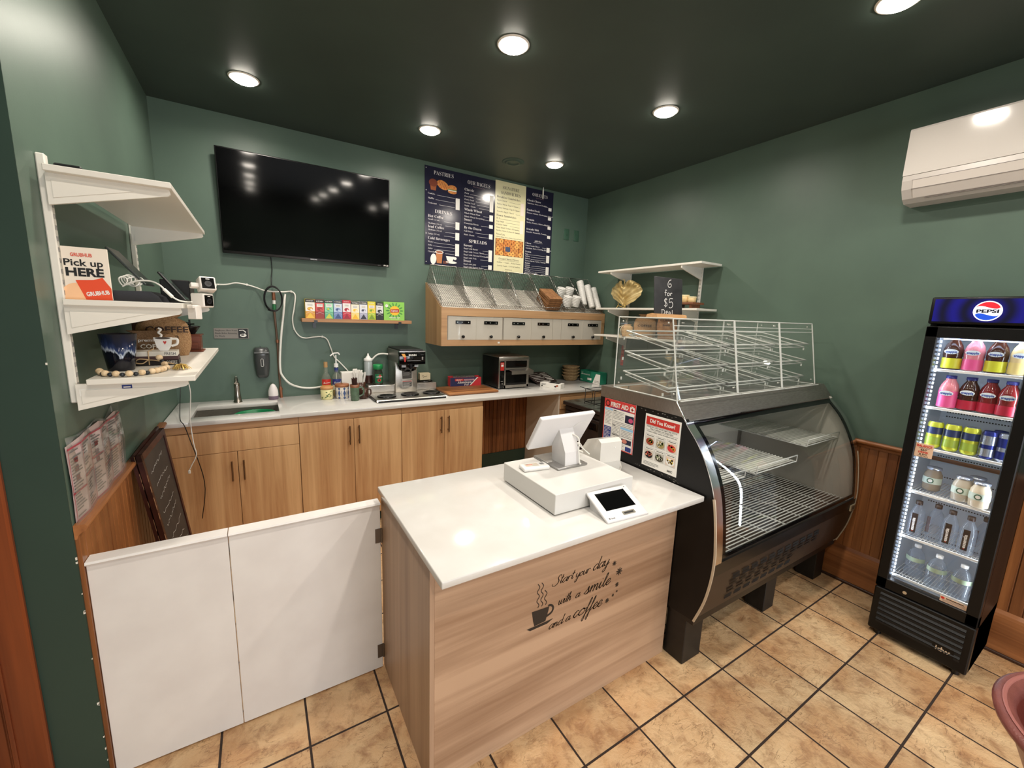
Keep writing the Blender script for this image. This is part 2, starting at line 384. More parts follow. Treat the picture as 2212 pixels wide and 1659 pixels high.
def floor_mat():
    mt = mat('slate_look_floor_tile', (200, 156, 106), 0.34); N, L, b = nodes(mt)
    tc = N.new('ShaderNodeTexCoord'); mp = N.new('ShaderNodeMapping'); mp.inputs['Location'].default_value = (-1.0016+40*0.3066, -0.9664+40*0.3066, 0)
    L.new(tc.outputs['Object'], mp.inputs[0])
    br = N.new('ShaderNodeTexBrick'); br.offset = 0.0; br.squash = 1.0
    for k, v in (('Scale', 1.0), ('Mortar Size', 0.0046), ('Mortar Smooth', 0.15), ('Bias', 0.0), ('Brick Width', 0.3066), ('Row Height', 0.3066)): br.inputs[k].default_value = v
    br.inputs['Color1'].default_value = (0, 0, 0, 1); br.inputs['Color2'].default_value = (1, 1, 1, 1); br.inputs['Mortar'].default_value = (0.5, 0.5, 0.5, 1)
    L.new(mp.outputs[0], br.inputs['Vector'])
    def noise(scale, detail, dist=0.0, rough=0.55, st=(1, 1, 1)):
        m2 = N.new('ShaderNodeMapping'); m2.inputs['Scale'].default_value = st; m2.inputs['Rotation'].default_value = (0, 0, 0.6)
        L.new(tc.outputs['Object'], m2.inputs[0]); n = N.new('ShaderNodeTexNoise')
        n.inputs['Scale'].default_value = scale; n.inputs['Detail'].default_value = detail; n.inputs['Distortion'].default_value = dist; n.inputs['Roughness'].default_value = rough
        L.new(m2.outputs[0], n.inputs['Vector']); return n
    big = noise(3.2, 5, 0.4); mid = noise(13, 10, 0.35, 0.7); crk = noise(8, 8, 0.9, 0.55, (1, 2.6, 1)); fine = noise(60, 5)
    r1 = N.new('ShaderNodeValToRGB'); e = r1.color_ramp.elements; e[0].position = 0.36; e[1].position = 0.64; e[0].color = lin((204, 158, 112)); e[1].color = lin((228, 196, 152))
    L.new(big.outputs['Fac'], r1.inputs[0])
    r2 = N.new('ShaderNodeValToRGB'); e = r2.color_ramp.elements; e[0].position = 0.32; e[1].position = 0.52; e[0].color = lin((150, 104, 66)); e[1].color = lin((255, 255, 255))
    L.new(mid.outputs['Fac'], r2.inputs[0])
    mx = N.new('ShaderNodeMix'); mx.data_type = 'RGBA'; mx.blend_type = 'MULTIPLY'; mx.inputs[0].default_value = 0.62
    L.new(r1.outputs[0], mx.inputs[6]); L.new(r2.outputs[0], mx.inputs[7])
    # thin dark clefts of the split-slate face
    sb = N.new('ShaderNodeMath'); sb.operation = 'SUBTRACT'; sb.inputs[1].default_value = 0.5; L.new(crk.outputs['Fac'], sb.inputs[0])
    ab = N.new('ShaderNodeMath'); ab.operation = 'ABSOLUTE'; L.new(sb.outputs[0], ab.inputs[0])
    r3 = N.new('ShaderNodeValToRGB'); e = r3.color_ramp.elements; e[0].position = 0.0; e[1].position = 0.012; e[0].color = (0.45, 0.38, 0.32, 1); e[1].color = (1, 1, 1, 1)
    L.new(ab.outputs[0], r3.inputs[0])
    gate = N.new('ShaderNodeValToRGB'); e = gate.color_ramp.elements; e[0].position = 0.46; e[1].position = 0.56; L.new(noise(5, 2).outputs['Fac'], gate.inputs[0])
    m3 = N.new('ShaderNodeMix'); m3.data_type = 'RGBA'; m3.blend_type = 'MULTIPLY'; L.new(gate.outputs[0], m3.inputs[0]); L.new(mx.outputs[2], m3.inputs[6]); L.new(r3.outputs[0], m3.inputs[7])
    # each tile a little different
    hv = N.new('ShaderNodeHueSaturation'); mr = N.new('ShaderNodeMapRange'); mr.inputs[3].default_value = 0.86; mr.inputs[4].default_value = 1.08
    L.new(br.outputs['Color'], mr.inputs[0]); L.new(mr.outputs[0], hv.inputs['Value']); L.new(m3.outputs[2], hv.inputs['Color'])
    m4 = N.new('ShaderNodeMix'); m4.data_type = 'RGBA'; L.new(br.outputs['Fac'], m4.inputs[0]); L.new(hv.outputs[0], m4.inputs[6]); m4.inputs[7].default_value = lin((50, 36, 28))
    L.new(m4.outputs[2], b.inputs['Base Color'])
    rr = N.new('ShaderNodeMapRange'); rr.inputs[3].default_value = 0.3; rr.inputs[4].default_value = 0.8; L.new(br.outputs['Fac'], rr.inputs[0]); L.new(rr.outputs[0], b.inputs['Roughness'])
    hs = N.new('ShaderNodeMath'); hs.operation = 'MULTIPLY_ADD'; hs.inputs[1].default_value = -1.6; L.new(br.outputs['Fac'], hs.inputs[0])
    h2 = N.new('ShaderNodeMath'); h2.operation = 'ADD'; L.new(mid.outputs['Fac'], h2.inputs[0])
    h3 = N.new('ShaderNodeMath'); h3.operation = 'MULTIPLY'; h3.inputs[1].default_value = 0.25; L.new(fine.outputs['Fac'], h3.inputs[0]); L.new(h3.outputs[0], h2.inputs[1]); L.new(h2.outputs[0], hs.inputs[2])
    bp = N.new('ShaderNodeBump'); bp.inputs['Strength'].default_value = 0.7; bp.inputs['Distance'].default_value = 0.014; L.new(hs.outputs[0], bp.inputs['Height']); L.new(bp.outputs[0], b.inputs['Normal'])
    return mt

X0, Y0 = -1.75, -3.6
struct('floor', MB(floor_mat()).box(X0-.1, Y0-.1, -.1, XR+.1, YB+.1, 0))
struct('ceiling', MB(CEILG).box(X0-.1, Y0-.1, ZC, XR+.1, YB+.1, ZC+.1))
struct('wall_back', MB(GREEN).box(X0-.1, YB, 0, XR+.1, YB+.1, ZC))
struct('wall_right', MB(GREEN).box(XR, Y0, 0, XR+.1, YB, ZC))
w = MB(GREEN).box(XL-.10, YE+.001, 0, XL, YB, ZC); w.mat(noisy('wall_green_painted_shade', (50, 68, 59), (47, 64, 56), 3.0, rough=0.4, spec=0.3)); w.box(X0, YE, 0, XL-.0995, YE+.10, ZC); w.box(XL-.0995, YE, 0, XL, YE+.002, ZC)  # end face in a darker green: its shade is put into the colour
# chips of bare plaster down the outside corner
w.mat(mat('bare_plaster', (226, 222, 210), 0.8))
for z, s_ in ((1.55, .008), (.90, .012), (.885, .008), (.77, .006), (.705, .007), (.70, .011), (.52, .005), (.34, .012), (.335, .008), (.2, .007), (.15, .01), (.1, .006)):
    w.box(XL-.5*s_*random.uniform(.5, 1.3), YE-.0004, z-s_*.45, XL+.0004, YE+.003, z+s_*.4)
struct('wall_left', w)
w = MB(GREEN).box(X0-.1, Y0, 0, X0, YB, ZC); struct('wall_left_far', w)
w = MB(GREEN); w.box(X0, Y0-.1, 0, XR, Y0, .3); w.box(X0, Y0-.1, 1.6, XR, Y0, ZC); w.box(X0, Y0-.1, .3, -.1, Y0, 1.6); w.box(2.7, Y0-.1, .3, XR, Y0, 1.6)
struct('wall_front', w)
# unseen window added for the daylight fill, kept low to miss the television's reflection
wf = MB(DOORW)
for x in (-.1, 1.3, 2.7): wf.box(x-.03, Y0-.06, .3, x+.03, Y0+.01, 1.6)
for z in (.3, 1.6): wf.box(-.13, Y0-.06, z-.03, 2.73, Y0+.01, z+.03)
wn = struct('added_window', wf); g = link('pane', MB(CLEAR).box(-.07, Y0-.03, .33, 2.67, Y0-.02, 1.57), wn)

# stained panelling: grooved boards under a moulded rail
def boards(mb, axis, a0, a1, fixed, t, z0, z1, pitch=0.05, gap=0.004):
    k = a0
    while k < a1-1e-4:
        e = min(k+pitch-gap, a1)
        if axis == 'Y': mb.box(fixed, k, z0, fixed+t, e, z1, .0015); mb.box(fixed, e, z0, fixed+t*.45, min(e+gap, a1), z1)
        else: mb.box(k, fixed, z0, e, fixed+t, z1, .0015); mb.box(e, fixed, z0, min(e+gap, a1), fixed+t*.45, z1)
        k += pitch
p = MB(WAIN); boards(p, 'Y', Y0+.02, 3.2, XR, -.012, .24, .99); struct('trim_1', p)
def capmould(mb, m, y0, y1, x, s, z):
    prof = [(0, z-.035), (.006, z-.035), (.01, z-.022), (.02, z-.012), (.03, z-.008), (.034, z), (.034, z+.006), (.028, z+.014), (0, z+.014)]
    mb.mat(m).prism([(x+s*a, y0, b) for a, b in prof], (0, y1-y0, 0))
p = MB(); capmould(p, WAINY, Y0+.02, 3.2, XR-.012, -1, 1.0); struct('trim_2', p)
p = MB(WAINY).box(XR-.03, Y0+.02, 0, XR, 3.2, .215); p.prism([(XR-.03, Y0+.02, .215), (XR-.024, Y0+.02, .23), (XR-.012, Y0+.02, .25), (XR, Y0+.02, .25), (XR, Y0+.02, .215)], (0, 3.2-Y0-.02, 0))
p.mat(mat('dark_shoe_mould', (60, 34, 20), 0.5)).box(XR-.045, Y0+.02, 0, XR-.03, 3.2, .018, .004)
struct('baseboard_right', p)
p = MB(WAIN); boards(p, 'Y', YE+.004, 3.24, XL, .012, .02, .985); struct('trim_3', p)
p = MB(); capmould(p, WAINY, YE+.002, 3.236, XL+.001, 1, 1.0); struct('trim_4', p)
p = MB(WAIN); boards(p, 'X', 1.725, 3.37, YB, -.03, .20, .94); struct('trim_5', p)
struct('baseboard_back', MB(DARKG).box(1.725, YB-.045, 0, 3.37, YB, .2, .006))
# brown door and casing on the short wall at the left edge
p = MB(DOORW); p.box(-.774, YE-.022, 0, -.684, YE, 2.14, .006); p.box(-1.70, YE-.022, 0, -1.61, YE, 2.14, .006); p.box(-1.70, YE-.022, 2.05, -.684, YE, 2.14, .006); p.box(-.764, YE-.03, 0, -.752, YE, 2.13, .003)
struct('trim_6', p)
p = MB(DOORW).box(-1.61, YE-.014, 0, -.774, YE, 2.05); d = struct('door_1', p)
pp = MB(DOORW)
for z0, z1 in ((.2, .9), (1.05, 1.9)):
    for x0, x1 in ((-1.52, -1.23), (-1.15, -.86)): pp.box(x0, YE-.02, z0, x1, YE-.013, z1, .005)
link('door_panel', pp, d); link('door_handle', MB(BRASS).cyl((-.84, YE-.015, 1.0), (-.84, YE-.06, 1.0), .012).ball((-.84, YE-.075, 1.0), .026), d)

# ================================================================== DOWNLIGHTS
LENS = mat('lit_lens', (255, 245, 230), 0.4, emit=55.0)
TRIMW = mat('downlight_trim', (236, 232, 224), 0.4)
def downlight(x, y, label):
    t = thing('ceiling_downlight', label, 'ceiling light', (x, y, ZC), group='recessed ceiling downlights')
    wpart('trim_ring', MB(TRIMW).lathe([(.066, -.002), (.068, -.006), (.080, -.005), (.084, 0)], (x, y, ZC), 36, close=False), t)
    wpart('lens', MB(LENS).lathe([(0, -.020), (.03, -.0195), (.052, -.018), (.061, -.014), (.066, -.006), (.067, -.002)], (x, y, ZC), 36, close=False), t)
    l = bpy.data.lights.new('downlight_lamp', 'AREA'); l.shape = 'DISK'; l.size = .12; l.energy = LAMP_POWER; l.color = LAMP_COLOR; l.spread = math.radians(165)
    o = bpy.data.objects.new('downlight_lamp', l); COL.objects.link(o); o.parent = t; o.location = (0, 0, -.022)
NAMES = {(0, 0): 'warm white downlight farthest back on the left, above the television', (1, 0): 'warm white downlight between the television and the menu boards',
 (2, 0): 'small warm downlight just in front of the menu boards', (1, 1): 'large bright downlight at the middle of the ceiling', (2, 1): 'bright downlight above the bakery case, over the chalk sign',
 (2, 2): 'bright downlight cut by the top edge of the photo near the air conditioner', (0, 1): 'downlight washing the bare left wall above the white shelves', (0, 2): 'downlight above the doorway side near the photographer', (1, 2): 'downlight over the customer side of the service counter'}
rows = ['second', 'third', 'fourth']
for i, x in enumerate((.01, 1.205, 2.40)):
    for j, y in enumerate((3.27, 2.05, .86, -.34, -1.54, -2.74)):
        downlight(x, y, NAMES.get((i, j)) or '%s downlight of the %s row behind the photographer' % (('left', 'middle', 'right')[i], ('first', 'second', 'last')[j-3]))
single('ceiling_vent', MB(mat('painted_vent', (52, 72, 60), 0.5)).lathe([(0, -.006), (.05, -.006), (.052, -.012), (.07, -.012), (.072, -.006), (.09, -.006), (.1, -.003), (.102, 0)], (2.062, 3.445, ZC), 40, close=False), 'round dark green ceiling disc between the two rear downlights', 'vent', (2.062, 3.445, ZC))

# ================================================================== SERVICE ISLAND
t = thing('service_counter', 'oak-fronted service counter with white top and black coffee lettering', 'counter', (1.08, 1.45, 0))
wpart('countertop', MB(QUARTZ).box(.428, 1.055, IZ-.0265, 1.735, 1.845, IZ, .004, 2), t, 'white quartz top with overhang')
wpart('front_panel', MB(OAKI).box(.458, 1.192, 0, 1.74, 1.21, IZ-.027, .001), t)
wpart('side_panel', MB(OAKIZ).box(.440, 1.1905, 0, .458, 1.835, IZ-.027, .001), t)
wpart('side_panel', MB(OAKIZ).box(1.722, 1.21, 0, 1.74, 1.835, IZ-.027, .001), t)
wpart('shelf', MB(OAKI).box(.458, 1.21, .42, 1.722, 1.82, .44), t)
d = MB(); f = Frame((0, 1.1916, 0), (1, 0, 0), (0, 0, -1), d); V = mat('black_vinyl', (30, 24, 20), 0.5)
def dz(z): return -z
for wd, x0, x1, z, xh, pw in (('Start', .972, 1.080, .655, .0185, .0030), ('your', 1.088, 1.170, .6535, .0185, .0029), ('day', 1.186, 1.285, .655, .0245, .0036),
    ('with', 1.000, 1.073, .556, .0185, .0029), ('a', 1.095, 1.121, .554, .0185, .0029), ('smile', 1.142, 1.304, .553, .028, .0040),
    ('and', .958, 1.034, .459, .0185, .0029), ('a', 1.047, 1.074, .460, .0185, .0029), ('coffee', 1.088, 1.262, .459, .028, .0040)):
    handwrite(f, wd, x0, x1, dz(z), xh, pw, V)
wpart('lettering', d, t, 'black script lettering')
d = f.mb = MB(); cup = [(.869, .574), (.956, .568), (.952, .547), (.94, .507), (.884, .505), (.877, .53)]
f.poly([(x, dz(z)) for x, z in cup[::-1]], V)
f.line([(.951, dz(.571))]+[(.951+.026*math.cos(a), dz(.552+.022*math.sin(a))) for a in [math.radians(v) for v in range(80, -81, -16)]]+[(.944, dz(.527))], .009, V, .0008)
wpart('cup_decal', d, t, 'black coffee cup decal'); d = f.mb = MB(); f.poly([(.847, dz(.5035)), (.864, dz(.491)), (.950, dz(.491)), (.980, dz(.5035))], V, .0007); wpart('saucer_decal', d, t, 'black saucer decal')
for x, z0, z1 in ((.897, .583, .690), (.916, .583, .690), (.935, .583, .652)):
    d = f.mb = MB(); f.line([(x+.0055*math.sin((z-z0)*155), dz(z)) for z in [z0+(z1-z0)*i/24 for i in range(25)]], .0034, V); wpart('steam_decal', d, t, 'black wavy steam line')
for x, z, r in ((1.319, .649, .013), (1.355, .598, .020), (1.347, .533, .013), (1.350, .498, .006), (1.326, .486, .008), (1.291, .471, .013)):
    d = f.mb = MB()
    for k in range(8):
        a = k*math.pi/4+.2; f.ell(x+.56*r*math.cos(a), dz(z)+.56*r*math.sin(a), .48*r, .16*r, V, .0006, 8, a)
    f.ell(x, dz(z), .12*r, .12*r, V, .0006, 8); wpart('flower_decal', d, t, 'black flower decal')

# ================================================================== HALF GATE
def leaf(name, label, x0, x1, hinge):
    t = thing(name, label, 'gate', ((x0+x1)/2, 1.83, .008), group='white half-height gate')
    wpart('panel', MB(WPAINT).box(x0, 1.815, .008, x1, 1.838, .863, .0015), t)
    wpart('cap_rail', MB(WPAINT).prism([(x0, 1.806, .863), (x0, 1.803, .868), (x0, 1.807, .875), (x0, 1.862, .875), (x0, 1.862, .863)], (x1-x0, 0, 0)), t)
    if hinge:
        for z in (.711, .102):
            wpart('hinge', MB(mat('dull_nickel', (120, 112, 104), 0.4, 0.9)).box(x1-.024, 1.812, z-.035, x1+.001, 1.8155, z+.035).cyl((x1+.004, 1.811, z-.036), (x1+.004, 1.811, z+.036), .004, n=10), t)
leaf('swing_gate', 'white half gate leaf fixed at the green wall end', -.5445, -.1495, False)
leaf('swing_gate', 'white half gate leaf hinged on the oak service counter', -.1465, .4300, True)

# ================================================================== BACK COUNTER
YF = 3.245          # counter front edge
t = thing('worktop', 'long white quartz worktop along the back wall with a sink cut-out', 'worktop', (1.4, 3.58, CZ))
SX0, SX1, SY0, SY1 = -.42, .094, 3.378, 3.722
w = MB(QUARTZ)
w.box(XL+.004, YF, CZ-.03, SX0, YB-.001, CZ, .003, 2); w.box(SX1, YF, CZ-.03, XR-.002, YB-.001, CZ, .003, 2)
w.box(SX0-.004, YF, CZ-.03, SX1+.004, SY0, CZ, .003, 2); w.box(SX0-.004, SY1, CZ-.03, SX1+.004, YB-.001, CZ, .003, 2)
wpart('slab', w, t)
# steel sink under the cut-out
t = thing('sink', 'undermounted stainless steel sink in the white worktop', 'sink', (-.163, 3.55, CZ-.24))
b = MB(STEEL); z0 = CZ-.23; e = .004
for q in ((SX0-.012, SY0-.012, SX0-.001, SY1+.012), (SX1+.001, SY0-.012, SX1+.012, SY1+.012), (SX0-.012, SY0-.012, SX1+.012, SY0-.001), (SX0-.012, SY1+.001, SX1+.012, SY1+.012)): b.box(q[0], q[1], z0, q[2], q[3], CZ-.031)
b.box(SX0-.012, SY0-.012, z0-.006, SX1+.012, SY1+.012, z0)
wpart('basin', b, t); wpart('drain', MB(CHROME).lathe([(.045, 0), (.045, .004), (.03, .005), (.028, .001), (0, .001)], (-.31, 3.55, z0), 24), t)
single('bowl', MB(mat('green_plastic_bowl', (18, 120, 72), 0.35)).lathe([(0, .001), (.08, .001), (.10, .02), (.128, .185), (.136, .19), (.128, .193), (.122, .185), (.094, .022), (.07, .006), (0, .006)], (0, 0, 0), 36), 'green plastic bowl standing inside the steel sink', 'bowl', (-.058, 3.525, z0+.003), world=False)
# faucet
t = thing('faucet', 'brushed nickel single faucet behind the sink', 'faucet', (-.172, 3.81, CZ))
NK = mat('brushed_nickel', (168, 160, 150), 0.22, 1.0)
part('body', MB(NK).lathe([(.030, 0), (.030, .006), (.026, .012), (.022, .06), (.019, .11), (.021, .13), (.019, .15), (.012, .16)], n=24), t)
part('spout', MB(NK).tube([(0, .004, .14), (0, -.01, .175), (0, -.035, .195), (0, -.07, .19), (0, -.095, .165)], [.013, .0135, .0135, .012, .0125], 12), t)
part('lever', MB(NK).tube([(0, 0, .15), (0, .018, .175), (-.004, .034, .2)], [.012, .008, .005], 10), t)

# cabinets: carcass, doors with bar handles
def handle(mb, x, z0, z1, y):
    mb.cyl((x, y-.028, z0), (x, y-.028, z1), .0055, n=10)
    for z in (z0+.02, z1-.02): mb.cyl((x, y, z), (x, y-.028, z), .0045, n=8)
FY = 3.285
HB = mat('bronze_nickel_handle', (150, 128, 104), 0.3, 0.95)
def cabinet(label, x0, x1, xm, drawer, hz):
    t = thing('base_cabinet', label, 'cabinet', ((x0+x1)/2, 3.58, 0), group='oak base cabinets under the back worktop')
    b = MB(OAKX).box(x0, FY+.003, .1, x0+.018, YB-.05, CZ-.031).box(x1-.018, FY+.003, .1, x1, YB-.05, CZ-.031).box(x0+.018, FY+.003, .1, x1-.018, YB-.05, .118).box(x0+.018, YB-.06, .118, x1-.018, YB-.05, CZ-.031).box(x0, FY-.004, .912, x1, FY+.003, CZ-.031)
    wpart('body', b, t)
    wpart('toe_kick', MB(DARKG).box(x0, FY+.05, 0, x1, FY+.07, .1), t)
    g = .0015; zt = .910
    if drawer:
        wpart('drawer_front', MB(OAK).box(x0+g, FY-.016, .762, x1-g, FY+.003, .909, .001), t); zt = .759
    for k, (a, b_) in enumerate(((x0, xm), (xm, x1))):
        d = wpart('door', MB(OAK).box(a+g, FY-.016, .1, b_-g, FY+.003, zt, .001), t)
        h = MB(HB); handle(h, xm+(-.034 if k == 0 else .034), hz[0], hz[1], FY-.016); o = wpart('handle', h, d)
cabinet('oak sink cabinet with a wide false drawer above two doors', XL+.004, .207, -.174, True, (.56, .70))
cabinet('oak double-door cabinet in the middle, right of the sink cabinet', .209, .963, .589, False, (.715, .862))
cabinet('oak double-door cabinet at the right end beside the open gap', .965, 1.722, 1.34, False, (.715, .862))
BEIGE = mat('beige_laminate', (214, 200, 182), 0.5)
single('cabinet_end_panel', MB(BEIGE).box(2.604, FY-.004, 0, 2.622, YB-.05, CZ-.032, .001), 'plain beige end panel under the worktop right of the open gap', 'panel', (2.61, 3.5, 0))
t = thing('base_cabinet', 'oak cabinet with a long rail half hidden behind the dark prep fridge', 'cabinet', (3.0, 3.58, 0), group='oak base cabinets under the back worktop')
wpart('body', MB(OAKX).box(2.623, FY+.003, .1, 3.37, YB-.05, CZ-.032).box(2.623, FY-.004, .93, 3.37, FY+.003, CZ-.032), t)
wpart('drawer_front', MB(OAKX).box(2.625, FY-.014, .80, 3.37, FY+.003, .926, .001), t)

# ================================================================== TELEVISION
t = thing('television', 'large black wall-mounted flat television tilted down', 'television', (.42, 3.86, 2.13))
TW, TH = 1.238, .733; xm = .421
tilt = math.radians(4.2); zb = 2.133; yb = 3.862
M = Matrix.Translation((xm, yb, zb)) @ Matrix.Rotation(tilt, 4, 'X')
b = MB(BLACK); b.M = M; b.box(-TW/2, 0, 0, TW/2, .028, TH, .004, 2); b.box(-.32, .028, .08, .32, .05, .5, .008); wpart('housing', b, t)
b = MB(BLACK); b.box(xm-.2, 3.885, 2.2, xm+.2, YB-.001, 2.55); wpart('wall_bracket', b, t)
TVG = mat('television_glass', (3, 3, 4), 0.07, spec=0.4)
b = MB(TVG); b.M = M; b.box(-TW/2+.008, -.0015, .02, TW/2-.008, 0, TH-.008); wpart('screen', b, t)
b = MB(); b.M = None
f = Frame(M @ Vector((-TW/2, -.002, TH)), (1, 0, 0), M.to_3x3() @ Vector((0, 0, -1)), b)
f.text('SAMSUNG', TW/2, TH-.006, .012, mat('silver_print', (190, 192, 196), 0.3), 'C', .02, .05)
f.text('PP-33', TW-.03, TH-.006, .017, PAPER, 'C', .02, .04); f.text('HDMI', TW-.09, TH-.007, .009, GREYINK, 'C')
wpart('lettering', b, t)

# ================================================================== MENU BOARDS
MNAVY = mat('menu_navy', (36, 36, 56), 0.16); MW = mat('menu_white', (226, 222, 222), 0.3); MCREAM = mat('menu_cream', (228, 222, 180), 0.25); MDK = mat('menu_dark_ink', (52, 48, 52), 0.4); MDIM = mat('menu_rose_ink', (150, 120, 130), 0.4)
BUN = noisy('printed_bun', (222, 158, 90), (190, 106, 48), 60, rough=0.3); BUN2 = mat('printed_brown', (150, 86, 52), 0.3); CUPC = mat('printed_kraft_cup', (186, 120, 72), 0.3); LETT = mat('printed_sage', (120, 140, 70), 0.4)
def menu(label, x0, x1, z0, z1, bgm, draw):
    t = thing('menu_board', label, 'menu board', ((x0+x1)/2, YB-.008, z0), group='menu boards on the back wall')
    wpart('board', MB(bgm).box(x0, YB-.008, z0, x1, YB-.0005, z1), t)
    b = MB(); f = Frame((x0, YB-.0081, z1), (1, 0, 0), (0, 0, -1), b); draw(f, x1-x0, z1-z0); wpart('print', b, t)
def head(f, s, x, y, size=.052, m=MW, width=None): f.text(serif(s), x, y, size, m, 'C', -.01, width)
def sec(f, s, y, m=MW, x=.03, size=.034): f.text(serif(s), x, y, size, m, 'L', -.008)
def items(f, ls, y, w, m=MW, step=.036, x=.03, x1=None):
    for i, s in enumerate(ls):
        yy = y+i*step; f.text(serif(s), x, yy, .021, m, 'L', -.014); n = .0125*len(s)
        a = x+min(n, w-.14); f.rect(a, yy-.002, (x1 or w-.068), yy, m)
def price(f, w, y0, y1): f.rect(w-.062, y0, w-.02, y1, PAPER, .001)
def m1(f, w, h):
    head(f, 'PASTRIES', w/2, .065, .05, width=.2)
    f.poly([(.05, .15), (.115, .15), (.107, .205), (.058, .205)], BUN2); f.ell(.082, .14, .043, .034, mat('printed_muffin', (120, 62, 44), 0.3), .0007)
    f.ell(.178, .145, .062, .038, BUN, .0006, 20, .35)
    for k in (-1, 0, 1): f.line([(.178+k*.03-.014, .118+k*.01), (.178+k*.03+.012, .168+k*.012)], .005, BUN2, .0008)
    f.ell(.275, .155, .046, .026, BUN, .0009); f.rect(.228, .168, .322, .178, LETT, .001); f.ell(.275, .19, .046, .018, BUN, .0008); f.rect(.232, .176, .318, .184, PAPER, .0011)
    items(f, ['Cookies', 'Muffin', 'Croissant'], .245, w, step=.042); price(f, w, .24, .345)
    head(f, 'DRINKS', w/2, .405, .046)
    sec(f, 'Hot Coffee', .45); items(f, ['Small (12 oz)', 'Medium (16 oz)'], .475, w); price(f, w, .46, .53)
    sec(f, 'Iced Coffee', .545); items(f, ['Medium (16 oz)', 'Large (24 oz)'], .57, w); price(f, w, .56, .63)
    sec(f, 'Cold Beverages', .65); items(f, ['Water', 'Soda', 'Juice', 'Chocolate Milk'], .68, w, step=.03); price(f, w, .665, .78)
    f.ell(.085, .83, .03, .05, PAPER, .0006, 20, .1); f.poly([(.11, .76), (.18, .76), (.17, .865), (.12, .865)], CUPC, .0007); f.ell(.145, .76, .043, .016, PAPER, .0009); f.ell(.145, .76, .034, .010, BUN2, .0011)
    f.ell(.27, .845, .06, .012, PAPER, .0006); f.poly([(.215, .79), (.30, .79), (.29, .825), (.27, .843), (.245, .843), (.225, .825)], PAPER, .0008); f.ell(.31, .805, .018, .014, PAPER, .0007)
    for k in range(14): f.ell(.19+.012*(k % 5), .842+.009*(k//5), .005, .0035, BUN2, .001, 8, k)
    for x, y in ((.012, .02), (.012, .215), (.012, .60), (.012, .86)): f.ell(x, y, .004, .004, PAPER, .0012, 10)
def m2(f, w, h):
    head(f, 'OUR BAGELS', w/2, .085, .05, width=.25); f.text(serif('Baked fresh every day'), w/2, .105, .014, MDIM, 'C', -.014)
    sec(f, 'Classic', .15); items(f, ['Plain', 'Everything', 'Poppy Seed', 'Sesame Seed', 'Multi - Grain'], .18, w, step=.029); price(f, w, .15, .31)
    sec(f, 'Whole Wheat', .335); items(f, ['Whole Wheat Plain', 'Whole Wheat Everything'], .365, w, step=.032); price(f, w, .34, .40)
    sec(f, 'Sweet', .43); items(f, ['Cinnamon Raisin'], .46, w); price(f, w, .435, .47)
    sec(f, 'By the Dozen', .505); items(f, ['Full Dozen', 'Half - Dozen'], .535, w, step=.034); price(f, w, .525, .575)
    head(f, 'SPREADS', w/2, .635, .046)
    sec(f, 'Savory', .675); items(f, ['Bagel with Butter', 'Bagel with Cream Cheese', 'Bagel with Flavored Cream Cheese', 'Bagel with Tofu'], .702, w, step=.03); price(f, w, .685, .80)
    sec(f, 'Sweet', .825); items(f, ['Bagel with Jelly', 'Bagel with Peanut Butter'], .852, w, step=.028); price(f, w, .835, .88)
def m3(f, w, h):
    head(f, 'SIGNATURE', w/2, .075, .045, MDK, .2); head(f, 'SANDWICHES', w/2, .125, .045, MDK, .235)
    sec(f, 'Breakfast Sandwiches', .165, MDK, .02, .03); items(f, ['Egg & Cheese', 'Turkey Bacon, Egg & Cheese', 'Turkey Sausage, Egg & Cheese', 'Avocado, Egg & Cheese'], .195, w, MDK, .036, .02); f.rect(w-.062, .18, w-.02, .305, mat('menu_pale', (236, 222, 208), 0.4), .001)
    sec(f, 'House Sandwiches', .345, MDK, .02, .03); items(f, ['BLT', 'Egg Salad', 'Chicken Salad', 'Tuna Salad, Lettuce & Tomato', 'Turkey, Swiss, Lettuce & Tomato'], .372, w, MDK, .03, .02); f.rect(w-.062, .355, w-.02, .49, mat('menu_pale', (236, 222, 208), 0.4), .001)
    sec(f, 'Nova Lox', .53, MDK, .02, .026); f.text(serif('Salmon, Onion, Cheese, Onion, Capers & Tomato'), .02, .553, .017, MDK, 'L', -.014, w-.05)
    px0, py0, px1, py1 = .015, .565, w-.012, .735
    f.rect(px0, py0, px1, py1, mat('printed_dark_brown', (140, 84, 48), 0.3), .0005)
    rnd = random.Random(5); BM = [BUN, mat('printed_gold', (226, 172, 96), 0.3), mat('printed_tan', (202, 140, 78), 0.3)]
    for i in range(7):
        for j in range(4):
            x = px0+.03+(px1-px0-.06)*i/6+rnd.uniform(-.006, .006); y = py0+.024+(py1-py0-.048)*j/3; r = .026
            f.ell(x, y, r, r*.84, BM[rnd.randrange(3)], .0006+.00003*(i+j), 16, rnd.uniform(0, 3)); f.ell(x, y, r*.3, r*.26, BUN2, .0009, 10)
    f.rect(w*.37, .64, w*.53, .69, mat('printed_slate', (72, 84, 110), 0.3), .001)
    f.text(serif('Cream Cheese Flavors'), w/2, .775, .026, MDK, 'C', -.012); f.rect(.06, .783, w-.06, .7845, MDK)
    for s, y in (('Scallion  •  Veggie  •  Walnut Raisin', .81), ('Low-fat Veggie  •  Low-fat Scallion', .845), ('Strawberry', .88)): f.text(serif(s), w/2, y, .019, MDK, 'C', -.014)
